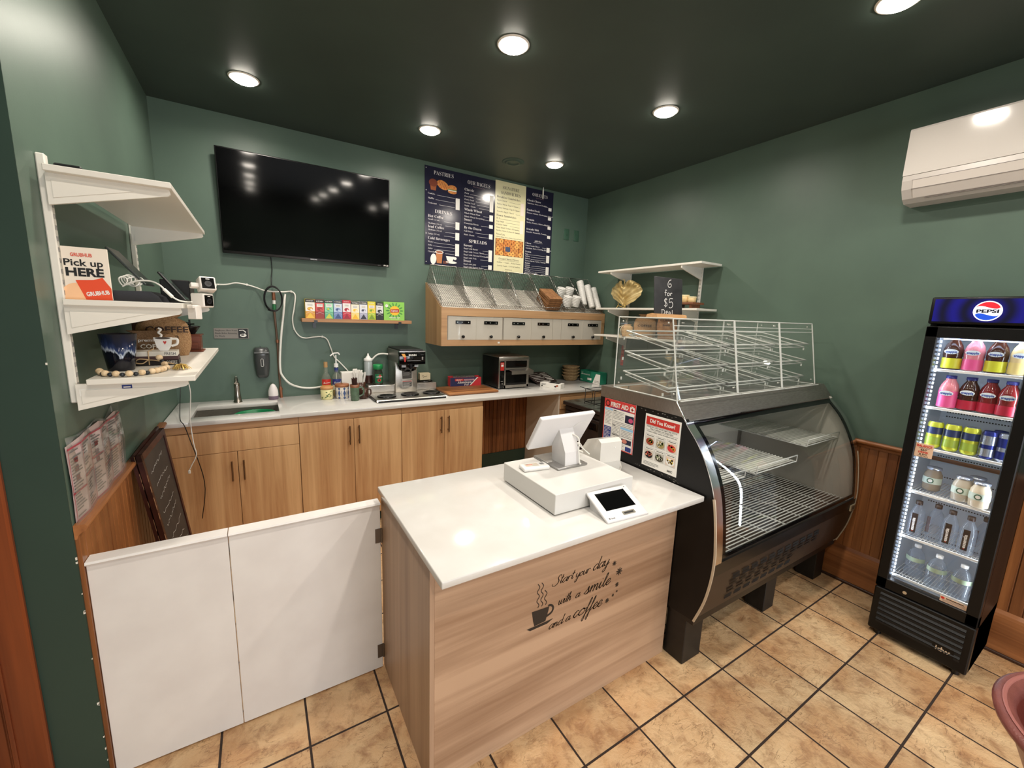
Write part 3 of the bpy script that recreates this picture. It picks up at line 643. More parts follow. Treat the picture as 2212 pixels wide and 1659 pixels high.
def m4(f, w, h):
    head(f, 'OMLETTES', w/2, .075, .046, width=.2); f.text(serif('Served with toast'), w/2, .095, .014, MDIM, 'C', -.014)
    y = .135
    for s, i in (('Classic Cheese', 'American, Swiss, or Cheddar'), ('Garden Fresh', 'Peppers, Onions, Mushrooms, Spinach'), ('Western', 'Turkey, Peppers, Onions, Cheddar'), ('Avocado Melt', 'Avocado, Mozzarella, Tomato')):
        sec(f, s, y, x=.018, size=.028); items(f, [i], y+.028, w, x=.018); price(f, w, y+.03, y+.062); y += .098
    f.text(serif('Add Ons'), w/2, .545, .026, MW, 'C', -.01); f.rect(w/2-.06, .553, w/2+.06, .5545, MW)
    sec(f, 'Cheese', .575, x=.018, size=.024); items(f, ['Extra Cream Cheese', 'American, Swiss, Cheddar, Mozzarella'], .60, w, step=.026, x=.018); price(f, w, .59, .64)
    sec(f, 'Protein', .665, x=.018, size=.024); items(f, ['Egg', 'Turkey', 'Salmon', 'Turkey Bacon, Turkey Sausage'], .688, w, step=.024, x=.018); price(f, w, .675, .755)
    sec(f, 'Extras', .785, x=.018, size=.024); items(f, ['Lettuce', 'Tomato', 'Onion', 'Avocado', 'Roasted Vegetables'], .806, w, step=.0205, x=.018); price(f, w, .80, .885)
menu('navy menu board headed pastries and drinks', 1.392, 1.765, 2.200, 3.085, MNAVY, m1)
menu('navy menu board headed our bagels and spreads', 1.766, 2.139, 2.200, 3.085, MNAVY, m2)
menu('cream menu board headed signature sandwiches', 2.140, 2.512, 2.203, 3.098, MCREAM, m3)
menu('navy menu board headed omlettes, nearest the corner', 2.513, 2.876, 2.206, 3.095, MNAVY, m4)
single('hanging_chain', MB(PAPER).cyl((2.72, YB-.03, ZC), (2.72, YB-.02, ZC-.10), .004, n=8).box(2.713, YB-.03, ZC-.115, 2.727, YB-.024, ZC-.02), 'thin white strip hanging at the ceiling over the omlettes menu', 'hook', (2.72, YB-.03, ZC))
bpy.data.objects['hanging_chain'].name = 'ceiling_hook'
for x, l, nm in ((3.088, 'green painted blank wall plate right of the menu boards', 0), (3.235, 'green painted outlet plate nearest the back corner', 1)):
    t = thing('wall_plate', l, 'wall plate', (x, YB, 2.685)); pg = mat('painted_plate', (66, 98, 80), 0.4)
    wpart('plate', MB(pg).box(x-.038, YB-.007, 2.625, x+.038, YB, 2.745, .003, 2), t)
    b = MB(pg)
    if nm:
        for z in (2.66, 2.71): b.cyl((x, YB-.006, z), (x, YB-.010, z), .017, n=20)
    else: b.box(x-.005, YB-.016, 2.677, x+.005, YB-.006, 2.697)
    wpart('socket' if nm else 'toggle', b, t)

# ================================================================== TEA SHELF AND TEA BOXES
t = thing('wall_shelf', 'short oak floating shelf holding a row of tea boxes', 'shelf', (.763, 3.85, 1.635))
wpart('board', MB(wood('shelf_oak', (190, 142, 98), (158, 112, 72), 'X', 1.2)).box(.306, 3.795, 1.632, 1.223, YB-.003, 1.661, .0015), t)
for x in (.409, 1.112): wpart('bracket', MB(BLACK).box(x-.013, 3.792, 1.626, x+.013, YB, 1.632).box(x-.013, 3.790, 1.626, x+.013, 3.795, 1.648).box(x-.013, YB-.006, 1.58, x+.013, YB, 1.632), t)
def col(n, rgb): return mat('print_'+n, rgb, 0.4)
TEAS = [ # label, width, height, side, top, art band, lower, diamond
 ('tea box with an orange fruit picture, leftmost on the shelf', .074, .158, (226, 190, 60), (30, 28, 26), (240, 236, 226), (214, 150, 40), (232, 190, 60)),
 ('dark red tea box, second from the left on the tea shelf', .070, .156, (176, 52, 56), (26, 24, 26), (206, 78, 76), (150, 40, 44), (150, 50, 30)),
 ('mint green tea box with a leaf picture', .069, .157, (110, 190, 150), (24, 26, 24), (150, 214, 176), (94, 174, 134), (196, 204, 70)),
 ('pale blue tea box with a lighthouse-like picture', .070, .157, (150, 176, 214), (28, 30, 34), (192, 208, 232), (112, 136, 188), (60, 80, 130)),
 ('bright crimson tea box with a white window, middle of the row', .068, .162, (196, 32, 56), (190, 30, 54), (236, 226, 226), (198, 34, 58), (150, 24, 44)),
 ('white and yellow tea box with flowers', .069, .155, (238, 226, 196), (26, 24, 24), (244, 234, 206), (240, 214, 120), (236, 184, 40)),
 ('grey lavender tea box with a black picture', .068, .157, (206, 208, 222), (30, 30, 36), (222, 224, 234), (170, 172, 196), (40, 40, 54)),
 ('yellow and lime tea box', .070, .160, (226, 214, 60), (222, 210, 40), (240, 206, 80), (176, 200, 40), (120, 150, 40)),
 ('black tea box with a bird picture, ninth in the row', .066, .155, (30, 30, 34), (22, 22, 24), (214, 214, 214), (34, 34, 40), (24, 24, 28))]
xx = .336; rnd = random.Random(3)
for i, (lb, w_, h_, sd, tp, art, lo, di) in enumerate(TEAS):
    z0 = 1.661; y0 = 3.812; sm = col('side%d' % i, sd); t = thing('tea_box', lb, 'tea box', (xx+w_/2, y0+.04, z0), group='tea boxes on the oak shelf')
    wpart('carton', MB(sm).box(xx, y0, z0, xx+w_-.002, y0+.075, z0+h_, .001), t)
    b = MB(); f = Frame((xx, y0-.0002, z0+h_), (1, 0, 0), (0, 0, -1), b); W = w_-.002
    f.rect(.001, .001, W-.001, .026, col('top%d' % i, tp)); f.rect(.001, .026, W-.001, h_*.62, col('art%d' % i, art)); f.rect(.001, h_*.62, W-.001, h_-.001, col('low%d' % i, lo))
    if i not in (4, 7, 0): f.text('✦ STASH' if False else 'STASH', W/2+.006, .018, .013, PAPER, 'C', .02, W*.6); f.ell(.012, .0135, .0035, .0035, PAPER, .0008, 8)
    else: f.text('CELESTIAL' if i != 0 else 'HARNEY', W/2, .017, .009, PAPER, 'C', .02, W*.7)
    f.rect(.012, .034, W-.012, .058, PAPER, .0006)
    for k in range(2): f.rect(.017, .040+k*.008, W-.017, .0425+k*.008, GREYINK, .0008)
    f.ell(W/2, h_*.5, W*.3, h_*.09, col('low%d' % i, lo), .0006); f.ell(W*.42, h_*.48, W*.14, h_*.05, col('dia%d' % i, di), .0008); f.ell(W*.62, h_*.53, W*.12, h_*.045, col('art%d' % i, art), .0009)
    f.poly([(W/2, h_*.70), (.006, h_-.004), (W-.006, h_-.004)], col('dia%d' % i, di), .0007); f.line([(.004, h_*.62+.02), (W/2, h_*.66), (W-.004, h_*.62+.02)], .0016, PAPER, .0009)
    wpart('print', b, t); xx += w_+.0012
t = thing('tea_box', 'wide lime green tea carton at the right end of the shelf', 'tea box', (1.066, 3.85, 1.661), group='tea boxes on the oak shelf')
LIME = col('lime', (140, 204, 84)); wpart('carton', MB(LIME).box(.972, 3.812, 1.661, 1.160, 3.888, 1.826, .001), t)
b = MB(); f = Frame((.972, 3.8118, 1.826), (1, 0, 0), (0, 0, -1), b)
for k in range(14):
    a = 2*math.pi*k/14; f.ell(.098+.062*math.cos(a), .078+.056*math.sin(a), .018, .006, col('leafg', (70, 140, 60)), .0005, 8, a)
f.ell(.098, .078, .044, .042, col('lipy', (244, 190, 40)), .0007, 28); f.poly([(.058, .066), (.138, .062), (.14, .092), (.06, .096)], col('lipr', (176, 30, 40)), .0009)
f.text('Lipton', .099, .085, .021, PAPER, 'C', .02, .06, l=.0012); f.text('GREEN TEA', .098, .145, .014, PAPER, 'C', .02, .1); f.rect(.06, .152, .14, .155, PAPER); f.ell(.026, .036, .013, .013, PAPER, .0007)
f.text('NEW', .026, .039, .008, LIME, 'C', l=.001)
wpart('print', b, t)

# ================================================================== SIGN, SOAP, PIPE, CABLES ON THE BACK WALL
t = thing('wall_sign', 'small brushed metal hand washing sign left of the soap dispenser', 'sign', (-.185, YB, 1.527))
wpart('plate', MB(mat('sign_metal', (128, 122, 114), 0.45, 0.3)).box(-.298, YB-.004, 1.487, -.07, YB, 1.568, .001), t)
b = MB(); f = Frame((-.298, YB-.0042, 1.568), (1, 0, 0), (0, 0, -1), b)
for k, s in enumerate(('Employees Must Wash', 'Hands Before Returning', 'To Work')): f.text(serif(s), .008, .022+k*.022, .0165, INK, 'L', -.008, None if k == 2 else .142)
f.rect(.158, .004, .222, .076, INK); f.line([(.165, .016), (.19, .014), (.21, .03)], .006, PAPER, .0008); f.ell(.19, .055, .022, .013, PAPER, .0008); f.line([(.205, .03), (.20, .046)], .0025, PAPER, .0009); f.ell(.186, .052, .012, .005, INK, .001)
wpart('print', b, t)
t = thing('soap_dispenser', 'dark grey oval soap dispenser on the wall by the sink', 'soap dispenser', (.008, YB, 1.29))
G = mat('smoke_grey_plastic', (66, 68, 68), 0.22); b = MB(G); rows_ = []
def lerpt(tb, v):
    for (a_, p), (c_, q) in zip(tb, tb[1:]):
        if v <= c_: return p+(q-p)*(v-a_)/(c_-a_)
    return tb[-1][1]
for k in range(25):
    s_ = k/24; z = 1.172+.245*s_; wd = lerpt([(0, .034), (.06, .044), (.3, .053), (.6, .058), (.88, .057), (.96, .052), (1, .042)], s_); dp = lerpt([(0, .045), (.08, .062), (.4, .080), (.8, .088), (.92, .08), (1, .06)], s_)
    rows_.append([(.008+wd*math.copysign(abs(math.cos(math.radians(a)))**.6, math.cos(math.radians(a))), YB-.001-dp*max(0, math.sin(math.radians(a)))**.6, z) for a in range(0, 181, 12)])
b.sheet(rows_); b.add([rows_[-1][i] for i in range(16)], [list(range(16))]); b.add([rows_[0][i] for i in range(16)], [list(range(15, -1, -1))])
wpart('shell', b, t)
b = MB(mat('clear_window_grey', (190, 190, 186), 0.15)); b.tube([(.008+.009*math.cos(math.radians(a)), YB-.0935, 1.30+(.022 if math.sin(math.radians(a)) > 0 else -.022)+.009*math.sin(math.radians(a))) for a in range(0, 360, 20)], .0022, 6, True); wpart('sight_window', b, t)
b = MB(mat('grey_push_plate', (96, 98, 98), 0.15)); b.box(-.044, YB-.0895, 1.372, .060, YB-.07, 1.386, .004, 2); wpart('top_band', b, t)
wpart('key_slot', MB(BLACK).box(.0, YB-.04, 1.416, .006, YB-.03, 1.428), t)

t = thing('copper_pipe', 'brown vertical water pipe with a green valve on the back wall', 'pipe', (.125, YB-.03, CZ))
PIPE = mat('brown_pipe', (92, 70, 54), 0.5); b = MB(PIPE)
b.tube([(.118, YB-.028, 1.87), (.116, YB-.028, 1.7), (.125, YB-.028, 1.45), (.124, YB-.028, 1.2), (.13, YB-.028, CZ)], .0085, 10); wpart('pipe', b, t)
b = MB(mat('aged_copper', (150, 100, 74), 0.4, 0.6)); b.cyl((.130, YB-.028, CZ), (.128, YB-.028, 1.09), .011, n=12); b.cyl((.129, YB-.028, 1.06), (.1285, YB-.028, 1.075), .015, n=12)
wpart('fitting', b, t)
CU2 = mat('aged_copper', (150, 100, 74), 0.4, 0.6); wpart('fitting', MB(CU2).cyl((.118, YB-.028, 1.80), (.117, YB-.028, 1.87), .013, n=12), t); wpart('fitting', MB(CU2).cyl((.125, YB-.028, 1.455), (.125, YB-.028, 1.48), .0125, n=12), t)
wpart('valve_tag', MB(mat('green_tag', (44, 120, 70), 0.5)).cyl((.1165, YB-.028, 1.72), (.117, YB-.028, 1.765), .0125, n=12), t); wpart('white_tape', MB(PAPER).cyl((.117, YB-.028, 1.768), (.1175, YB-.028, 1.798), .0125, n=12), t)
b = MB(BLACK)
b.tube([(.115, YB-.02, 2.15), (.118, YB-.014, 2.05), (.108, YB-.03, 1.97), (.104, YB-.075, 1.905)], .0035, 8, curve=6)
for k in range(4):
    rx, rz = .062+.003*math.sin(k*2), .095+.004*math.cos(k*3); b.tube([(.109+.002*k+rx*math.cos(math.radians(a)), YB-.092-.005*k+.004*math.sin(math.radians(2*a+40*k)), 1.808+rz*math.sin(math.radians(a))) for a in range(0, 360, 15)], .0035, 6, True)
b.tube([(.07, YB-.085, 1.722), (.1, YB-.09, 1.714), (.14, YB-.088, 1.722)], .006, 8, curve=4)
single('power_cord', b, 'black cord hanging from the television, coiled over the water pipe', 'cord', (.11, YB, 1.71))
CW = mat('white_cable', (226, 224, 216), 0.4)
t = thing('camera_cable', 'white camera cable running from the left shelf and stapled in waves along the back wall', 'cable', (.25, YB, 1.3))
c1 = [(-.196, 1.901)] and [(-.262, 1.898), (-.196, 1.901), (-.131, 1.917), (-.059, 1.908), (0, 1.891), (.067, 1.867), (.179, 1.866), (.245, 1.874), (.273, 1.843), (.26, 1.736), (.245, 1.653), (.253, 1.57), (.287, 1.512), (.332, 1.493), (.402, 1.502), (.466, 1.505), (.505, 1.478), (.53, 1.407), (.556, 1.327), (.604, 1.272), (.678, 1.178), (.74, 1.06), (.76, 1.005)]
b = MB(CW).tube([(-.137, 1.995, 1.812), (-.20, 3.0, 1.858), (-.252, 3.80, 1.892), (-.245, YB-.022, 1.897)]+[(x, YB-.014-(.05 if .06 < x < .22 else 0), z) for x, z in c1], .0055, 8, curve=5); wpart('cable', b, t)
b = MB(CW)
for x, z in ((-.059, 1.908), (.245, 1.874), (.253, 1.57), (.466, 1.505)): b.box(x-.006, YB-.017, z-.009, x+.006, YB-.0005, z+.009, .002)
wpart('clips', b, t)
c2 = [(.199, 1.848), (.195, 1.825), (.178, 1.692), (.155, 1.528), (.137, 1.353), (.133, 1.236), (.145, 1.184), (.193, 1.117), (.267, 1.074), (.345, 1.06), (.428, 1.064), (.47, 1.07)]
single('hose', MB(CW).tube([(x, YB-.014-.045*max(0, min(1, (.21-x)/.02)), z) for x, z in c2], .0085, 10, curve=6), 'thick white water hose curving down from the pipe behind the jars', 'hose', (.2, YB, 1.06))
single('water_hose', MB(CW).tube([(.80, 3.905, 1.0), (.825, 3.905, 1.2), (.87, 3.903, 1.28), (.92, 3.895, 1.335), (.97, 3.88, 1.35), (1.018, 3.86, 1.345)], .008, 10, curve=6), 'short white hose arching behind the squeeze bottle to the coffee brewer', 'hose', (.9, 3.9, 1.0))

# ================================================================== BAGEL BIN ON THE BACK WALL
BX0, BX1, BYF, BYB = 1.400, 3.383, 3.50, YB-.002
t = thing('bagel_bin', 'oak wall bin with six clear flap doors and a sloped white top', 'bin', (2.39, 3.7, 1.447))
OB = wood('bin_oak', (196, 156, 114), (168, 128, 90), 'X', 0.9); OBZ = wood('bin_oak_end', (186, 146, 104), (158, 120, 82), 'Z', 0.9)
pent = [(BYF+.018, 1.447), (BYF+.018, 1.795), (BYB, 2.028), (BYB, 1.447)]
for x in (BX0, BX1-.018): wpart('end_panel', MB(OBZ).prism([(x, y, z) for y, z in pent], (.018, 0, 0)), t)
b = MB(OB); b.box(BX0, BYF, 1.447, BX1, BYF+.018, 1.502); b.box(BX0, BYF, 1.722, BX1, BYF+.018, 1.796); b.box(BX0, BYF, 1.502, 1.456, BYF+.018, 1.722); b.box(3.338, BYF, 1.502, BX1, BYF+.018, 1.722); b.box(BX0+.018, BYF+.018, 1.447, BX1-.018, BYB, 1.463)
wpart('front_frame', b, t)
b = MB(WHITE); b.prism([(BX0+.018, BYF+.018, 1.790), (BX0+.018, BYB, 2.022), (BX0+.018, BYB, 2.012), (BX0+.018, BYF+.018, 1.780)], (BX1-BX0-.036, 0, 0)); wpart('sloped_top', b, t)
b = MB(WHITE); b.box(BX0+.018, BYF+.22, 1.463, BX1-.018, BYF+.23, 1.79); wpart('back_panel', b, t)
SCR = mat('screw_head', (214, 212, 206), 0.3, 0.6)
FLAPS = [(1.466, 1.749, 1.607), (1.753, 2.035, 1.901), (2.052, 2.376, 2.214), (2.382, 2.648, 2.522), (2.768, 3.061, 2.920), (3.066, 3.334, 3.205)]
FLAP = glassy('bin_flap_acrylic', (250, 250, 248), 1.45, 0.03, haze=0.46, hazecol=(240, 234, 222))
for x0, x1, kx in FLAPS:
    d = wpart('flap_door', MB(FLAP).box(x0, BYF+.004, 1.504, x1, BYF+.008, 1.718), t)
    b = MB(GLOSSB).box(kx-.068, BYF-.002, 1.650, kx+.082, BYF+.004, 1.680, .001); b.mat(SCR)
    for q in (-.05, -.005, .06): b.cyl((kx+q, BYF-.004, 1.665), (kx+q, BYF-.001, 1.665), .0045, n=10)
    wpart('hinge', b, d)
    wpart('knob', MB(GLOSSB).cyl((kx, BYF+.004, 1.534), (kx, BYF-.014, 1.534), .007, n=12).ball((kx, BYF-.022, 1.534), .0155), d)
b = MB(FLAP); b.box(2.652, BYF+.004, 1.504, 2.764, BYF+.008, 1.718)
for x in (1.458, 1.751, 2.043, 2.379, 3.0635, 3.336): b.box(x-.002, BYF+.002, 1.503, x+.002, BYF+.2, 1.72)
wpart('divider', b, t)
wpart('price_tag', MB(PAPER).box(1.985, BYF-.001, 1.468, 2.008, BYF, 1.484), t)
single('cupboard_shadow_rail', MB(OB).box(BX0+.1, BYB-.02, 1.43, BX1-.02, BYB, 1.447), 'thin oak mounting rail under the wall bin', 'rail', (2.4, BYB, 1.43))
bpy.data.objects['cupboard_shadow_rail'].name = 'mounting_rail'

# wire baskets on the slope
sl = math.atan2(2.026-1.793, BYB-BYF-.018); cs, sn = math.cos(sl), math.sin(sl)
def slope(u, s, h, x0=0): return (x0+u, BYF+.02+s*cs-h*sn, 1.7945+s*sn+h*cs)
def basket_mb():
    b = MB(WIREM); W, D = .268, .44; r = .0018
    def hs(s): return .05+(.195-.05)*max(0, (s-.03)/(D-.03))
    def T(a, c, rr=r): b.tube([slope(*a), slope(*c)], rr, 4, caps=False)
    n = 13
    for i in range(n+1):
        u = .002+(W-.004)*i/n; T((u, .012, .003), (u, D, .003)); T((u, D, .003), (u, D, .195)); T((u, .012, .003), (u, .004, .045))
    for i in range(19):
        s = .012+(D-.012)*i/18; T((.002, s, .004), (W-.002, s, .004))
        T((.002, s, .003), (.002, s, hs(s))); T((W-.002, s, .003), (W-.002, s, hs(s)))
    for h in (.05, .10, .15):
        T((.002, D, h), (W-.002, D, h)); s1 = .03+(h-.05)/(.145)*(D-.03)
        for u in (.002, W-.002): T((u, s1, h), (u, D, h))
    rim = [(.002, .004, .047), (W-.002, .004, .047), (W-.002, D, .197), (.002, D, .197)]
    b.tube([slope(*p) for p in rim], .0036, 6, True)
    b.tube([slope(.002, .012, .004), slope(W-.002, .012, .004), slope(W-.002, D, .004), slope(.002, D, .004)], .002, 5, True)
    return b
BL = ['leftmost empty wire basket on the sloped bin top', 'empty wire basket second from the left on the bin top', 'empty wire basket third from the left on the bin top', 'empty wire basket in the middle of the bin top',
      'wire basket holding a stack of brown paper bags', 'wire basket filled with white plastic lids', 'wire basket at the right end holding nested white cups']
o0 = slope(0, 0, 0); first = None
for i, lb in enumerate(BL):
    x = 1.402+i*.281
    if first is None:
        first = thing('wire_basket', lb, 'basket', (x, o0[1], o0[2]), group='wire baskets on the bagel bin'); q = basket_mb(); q.v = [v-Vector((0, o0[1], o0[2])) for v in q.v]; part('wire_frame', q, first)
    else: dup(first, (x, o0[1], o0[2]), label=lb)
b5x, b6x, b7x = 1.402+4*.281, 1.402+5*.281, 1.402+6*.281
KR = noisy('kraft_paper', (150, 106, 66), (120, 80, 46), 30, rough=0.85)
rnd = random.Random(11)
LBS = ['bottom brown paper bag of the stack', 'second brown paper bag up in the stack', 'third brown paper bag up in the stack', 'fourth brown paper bag up in the stack', 'topmost brown paper bag of the stack']
for k in range(5):
    b = MB(KR); h0 = .008+k*.027; u0 = .05+rnd.uniform(-.004, .006); P = [slope(u0, .02, h0, b5x), slope(u0+.17, .02+rnd.uniform(0, .01), h0, b5x), slope(u0+.17, .25+rnd.uniform(-.02, .02), h0, b5x), slope(u0, .25, h0, b5x)]
    nrm = Vector((0, -sn, cs)); b.prism(P, nrm*.018); b.prism([Vector(p)+nrm*.019 for p in (P[0], P[1], Vector(P[1]).lerp(P[2], .3), Vector(P[0]).lerp(P[3], .3))], nrm*.004)
    single('paper_bag', b, LBS[k]+' in the wire basket', 'paper bag', P[0], group='brown paper bags in the basket')
PLA = mat('frosted_plastic', (232, 230, 224), 0.3); PLA.node_tree.nodes['Principled BSDF'].inputs['Transmission Weight'].default_value = 0.15
def cupstack(name, lb, cat, p0, p1, r0, r1, n, group):
    """nested cups or lids: a ribbed stack along p0-p1"""
    p0, p1 = Vector(p0), Vector(p1); L = (p1-p0).length; prof = [(0, 0), (r0*.92, 0)]
    for k in range(n):
        z = L*k/n; e = L/n; r = r0+(r1-r0)*k/n; prof += [(r, z+.1*e), (r*1.05, z+.5*e), (r*1.05, z+.62*e), (r, z+.7*e)]
    prof += [(r1, L), (r1*.85, L+.004), (r1*.8, L-.004), (0, L-.004)]
    b = MB(PLA).lathe(prof, n=22); q = Vector((0, 0, 1)).rotation_difference((p1-p0).normalized()).to_matrix().to_4x4()
    b.v = [q @ v for v in b.v]; return single(name, b, lb, cat, p0, group=group, world=False)
g6 = 'white plastic lids in the basket'
for (u, s, h, nm) in ((.06, .05, .035, 'stack of white lids at the front left of the lid basket'), (.19, .06, .035, 'stack of white lids at the front right of the lid basket'), (.07, .21, .05, 'stack of white lids at the back left of the lid basket'), (.19, .22, .055, 'stack of white lids at the back right of the lid basket')):
    cupstack('lid_stack', nm, 'lids', slope(u, s+.035, .028, b6x), slope(u+.005, s+.06, h+.10, b6x), .046, .05, 7, g6)
g7 = 'nested white cups in the basket'
for (u, s, h, nm) in ((.05, .10, .12, 'tall nested stack of white cups leaning at the back of the end basket'), (.13, .05, .10, 'nested stack of white cups in the middle of the end basket'), (.215, .03, .08, 'nested stack of white cups nearest the corner')):
    cupstack('cup_stack', nm, 'cups', slope(u, s, .045, b7x), slope(u, s+.22, h+.10, b7x), .031, .039, 12, g7)

# ================================================================== COFFEE BREWER
t = thing('coffee_brewer', 'steel commercial coffee brewer with three front warmers', 'coffee maker', (1.1, 3.6, CZ))
b = MB(STEEL); b.box(.79, 3.37, CZ+.006, 1.40, 3.86, CZ+.022, .003); b.box(.797, 3.70, CZ+.022, 1.432, 3.893, CZ+.088, .003)
b.prism([(.79, 3.356, CZ+.004), (.79, 3.37, CZ+.022), (.79, 3.38, CZ+.022), (.79, 3.38, CZ+.004)], (.61, 0, 0)); wpart('base', b, t)
wpart('front_strip', MB(BLACK).box(.80, 3.353, CZ+.004, 1.392, 3.358, CZ+.016).box(.784, 3.40, CZ+.006, .79, 3.80, CZ+.018), t)
RING = mat('warmer_ring', (12, 12, 12), 0.2)
for x, y, z in ((.905, 3.50, CZ+.022), (1.115, 3.52, CZ+.022), (1.318, 3.53, CZ+.022), (1.345, 3.80, CZ+.088)):
    wpart('warmer_plate', MB(RING).lathe([(.078, 0), (.080, .006), (.072, .011), (.058, .011), (.052, .006), (0, .006)], (x, y, z), 36), t)
b = MB(STEEL).box(1.026, 3.66, CZ+.02, 1.228, 3.90, 1.30, .004, 2); wpart('column', b, t)
b = MB(DSTEEL).box(1.022, 3.535, 1.295, 1.25, 3.905, 1.405, .003); b.mat(BLACKP).box(1.03, 3.53, 1.40, 1.24, 3.90, 1.418, .003); wpart('head_housing', b, t)
wpart('control_panel', MB(GLOSSB).box(1.016, 3.50, 1.288, 1.252, 3.537, 1.398, .004, 2), t); wpart('chrome_trim', MB(CHROME).box(1.016, 3.498, 1.397, 1.252, 3.54, 1.408, .002), t)
b = MB(); f = Frame((1.016, 3.4995, 1.398), (1, 0, 0), (0, 0, -1), b)
f.text('BUNN', .118, .034, .022, PAPER, 'C', .03, .068); f.poly([(.02, .015), (.05, .015), (.062, .045), (.04, .045)], mat('amber_print', (236, 168, 80), 0.4)); f.poly([(.04, .045), (.062, .045), (.056, .085), (.046, .085)], RED)
f.rect(.07, .076, .19, .0785, mat('silver_print', (190, 192, 196), 0.3)); f.rect(.19, .024, .218, .027, GREYINK); f.ell(.208, .05, .007, .007, CHROME); f.rect(.202, .056, .214, .07, CHROME)
wpart('print', b, t)
b = MB(GLOSSB).lathe([(.03, -.088), (.075, -.07), (.086, -.03), (.09, 0), (.088, .004)], (1.12, 3.60, 1.30), 30); b.box(1.105, 3.495, 1.25, 1.135, 3.525, 1.30, .006); b.mat(mat('silver_print', (190, 192, 196), 0.3)).box(1.045, 3.522, 1.263, 1.082, 3.526, 1.283).box(1.158, 3.522, 1.263, 1.192, 3.526, 1.283)
wpart('brew_funnel', b, t)
b = MB(); f = Frame((1.026, 3.6595, 1.30), (1, 0, 0), (0, 0, -1), b); gl = mat('label_grey', (92, 88, 84), 0.5)
for y0, y1 in ((.075, .165), (.178, .24)):
    f.rect(.06, y0, .155, y1, PAPER); f.rect(.064, y0+.012, .151, y1-.004, gl, .0008); f.rect(.064, y0+.003, .151, y0+.010, RED, .0008)
    for k in range(4): f.rect(.07, y0+.02+k*.01, .14-.01*(k % 2), y0+.023+k*.01, PAPER, .001)
wpart('warning_label', b, t)
b = MB(mat('cream_box', (226, 212, 176), 0.6)).box(1.30, 3.79, CZ+.0995, 1.405, 3.85, CZ+.165, .002); b.mat(INK); f = Frame((1.30, 3.7895, CZ+.165), (1, 0, 0), (0, 0, -1), b)
f.line([(.03, .045), (.045, .03), (.06, .035), (.07, .025)], .003, INK); f.ell(.03, .025, .006, .004, INK); single('small_box', b, 'small cream box standing on the rear warmer of the coffee brewer', 'box', (1.35, 3.82, CZ+.0995))
# jar of instant coffee on the brewer's rear deck
t = thing('coffee_jar', 'glass instant coffee jar with a green lid on the brewer', 'jar', (.897, 3.76, CZ+.0885))
part('jar', MB(mat('dark_coffee_glass', (52, 58, 48), 0.1)).lathe([(.036, 0), (.043, .006), (.045, .05), (.041, .10), (.034, .128), (.032, .14)], n=28), t)
part('lid', MB(mat('green_lid', (32, 140, 76), 0.35)).lathe([(.034, .138), (.042, .141), (.043, .178), (.038, .183), (0, .184)], n=28), t)
b = MB(); rows_ = [[(.0462*math.sin(math.radians(a)), -.0462*math.cos(math.radians(a)), z) for a in range(-46, 47, 8)] for z in (.02, .10)]; b.mat(mat('label_green', (30, 110, 70), 0.4)).sheet(rows_)
f = Frame((-.035, -.0475, .10), (1, 0, 0), (0, 0, -1), b); f.text('NESCAFE', .035, .03, .013, PAPER, 'C', .03, .05); f.ell(.042, .02, .012, .015, RED); f.ell(.035, .055, .016, .014, RED); f.ell(.035, .055, .008, .007, INK, .0008); part('label', b, t)

# ================================================================== CONVEYOR TOASTER
t = thing('conveyor_toaster', 'black and steel conveyor toaster under the right end of the bin', 'toaster', (2.22, 3.72, CZ))
TX0, TX1, TYF, TYB, TZ0, TZ1 = 2.035, 2.398, 3.545, 3.905, CZ+.012, 1.33
b = MB(BLACKP); b.box(TX0+.004, TYF+.012, TZ0, TX1-.004, TYB, TZ1-.004, .006, 2); wpart('housing', b, t)
b = MB(STEEL); b.box(TX0+.002, TYF+.008, TZ1-.012, TX1-.002, TYB, TZ1, .004, 2); b.box(TX0, TYF, TZ1-.045, TX1, TYF+.014, TZ1-.004, .004, 2); b.box(TX1-.025, TYF, TZ0, TX1, TYF+.014, TZ1-.04, .002); b.box(TX0, TYF, TZ0, TX0+.012, TYF+.014, TZ1-.04); b.box(TX0+.062, TYF, TZ0, TX0+.08, TYF+.014, TZ1-.04); b.box(TX0+.06, TYF, TZ0, TX1, TYF+.014, TZ0+.028); wpart('front_frame', b, t)
wpart('feed_slot', MB(GLOSSB).box(TX0+.08, TYF+.006, TZ1-.105, TX1-.025, TYF+.011, TZ1-.045), t); wpart('outlet_opening', MB(GLOSSB).box(TX0+.08, TYF+.006, TZ0+.028, TX1-.025, TYF+.011, TZ0+.185), t)
b = MB(STEEL); b.box(TX0+.08, TYF-.002, TZ0+.185, TX1-.02, TYF+.012, TZ0+.205); b.prism([(TX0+.10, TYF, TZ0+.20), (TX0+.10, TYF-.09, TZ0+.185), (TX0+.10, TYF-.09, TZ0+.150), (TX0+.10, TYF-.084, TZ0+.150), (TX0+.10, TYF-.084, TZ0+.18), (TX0+.10, TYF, TZ0+.195)], (.26, 0, 0)); wpart('feed_tray', b, t)
b = MB(GLOSSB).box(TX0+.012, TYF-.001, TZ0+.02, TX0+.062, TYF+.012, TZ1-.05); f = Frame((TX0+.012, TYF-.0012, TZ1-.05), (1, 0, 0), (0, 0, -1), b)
f.rect(.004, .008, .046, .09, RED); f.rect(.012, .03, .038, .05, PAPER, .0008); f.text('TOAST', .025, .022, .010, PAPER, 'C', l=.001); f.rect(.012, .14, .038, .143, PAPER); f.rect(.012, .2, .038, .202, PAPER)
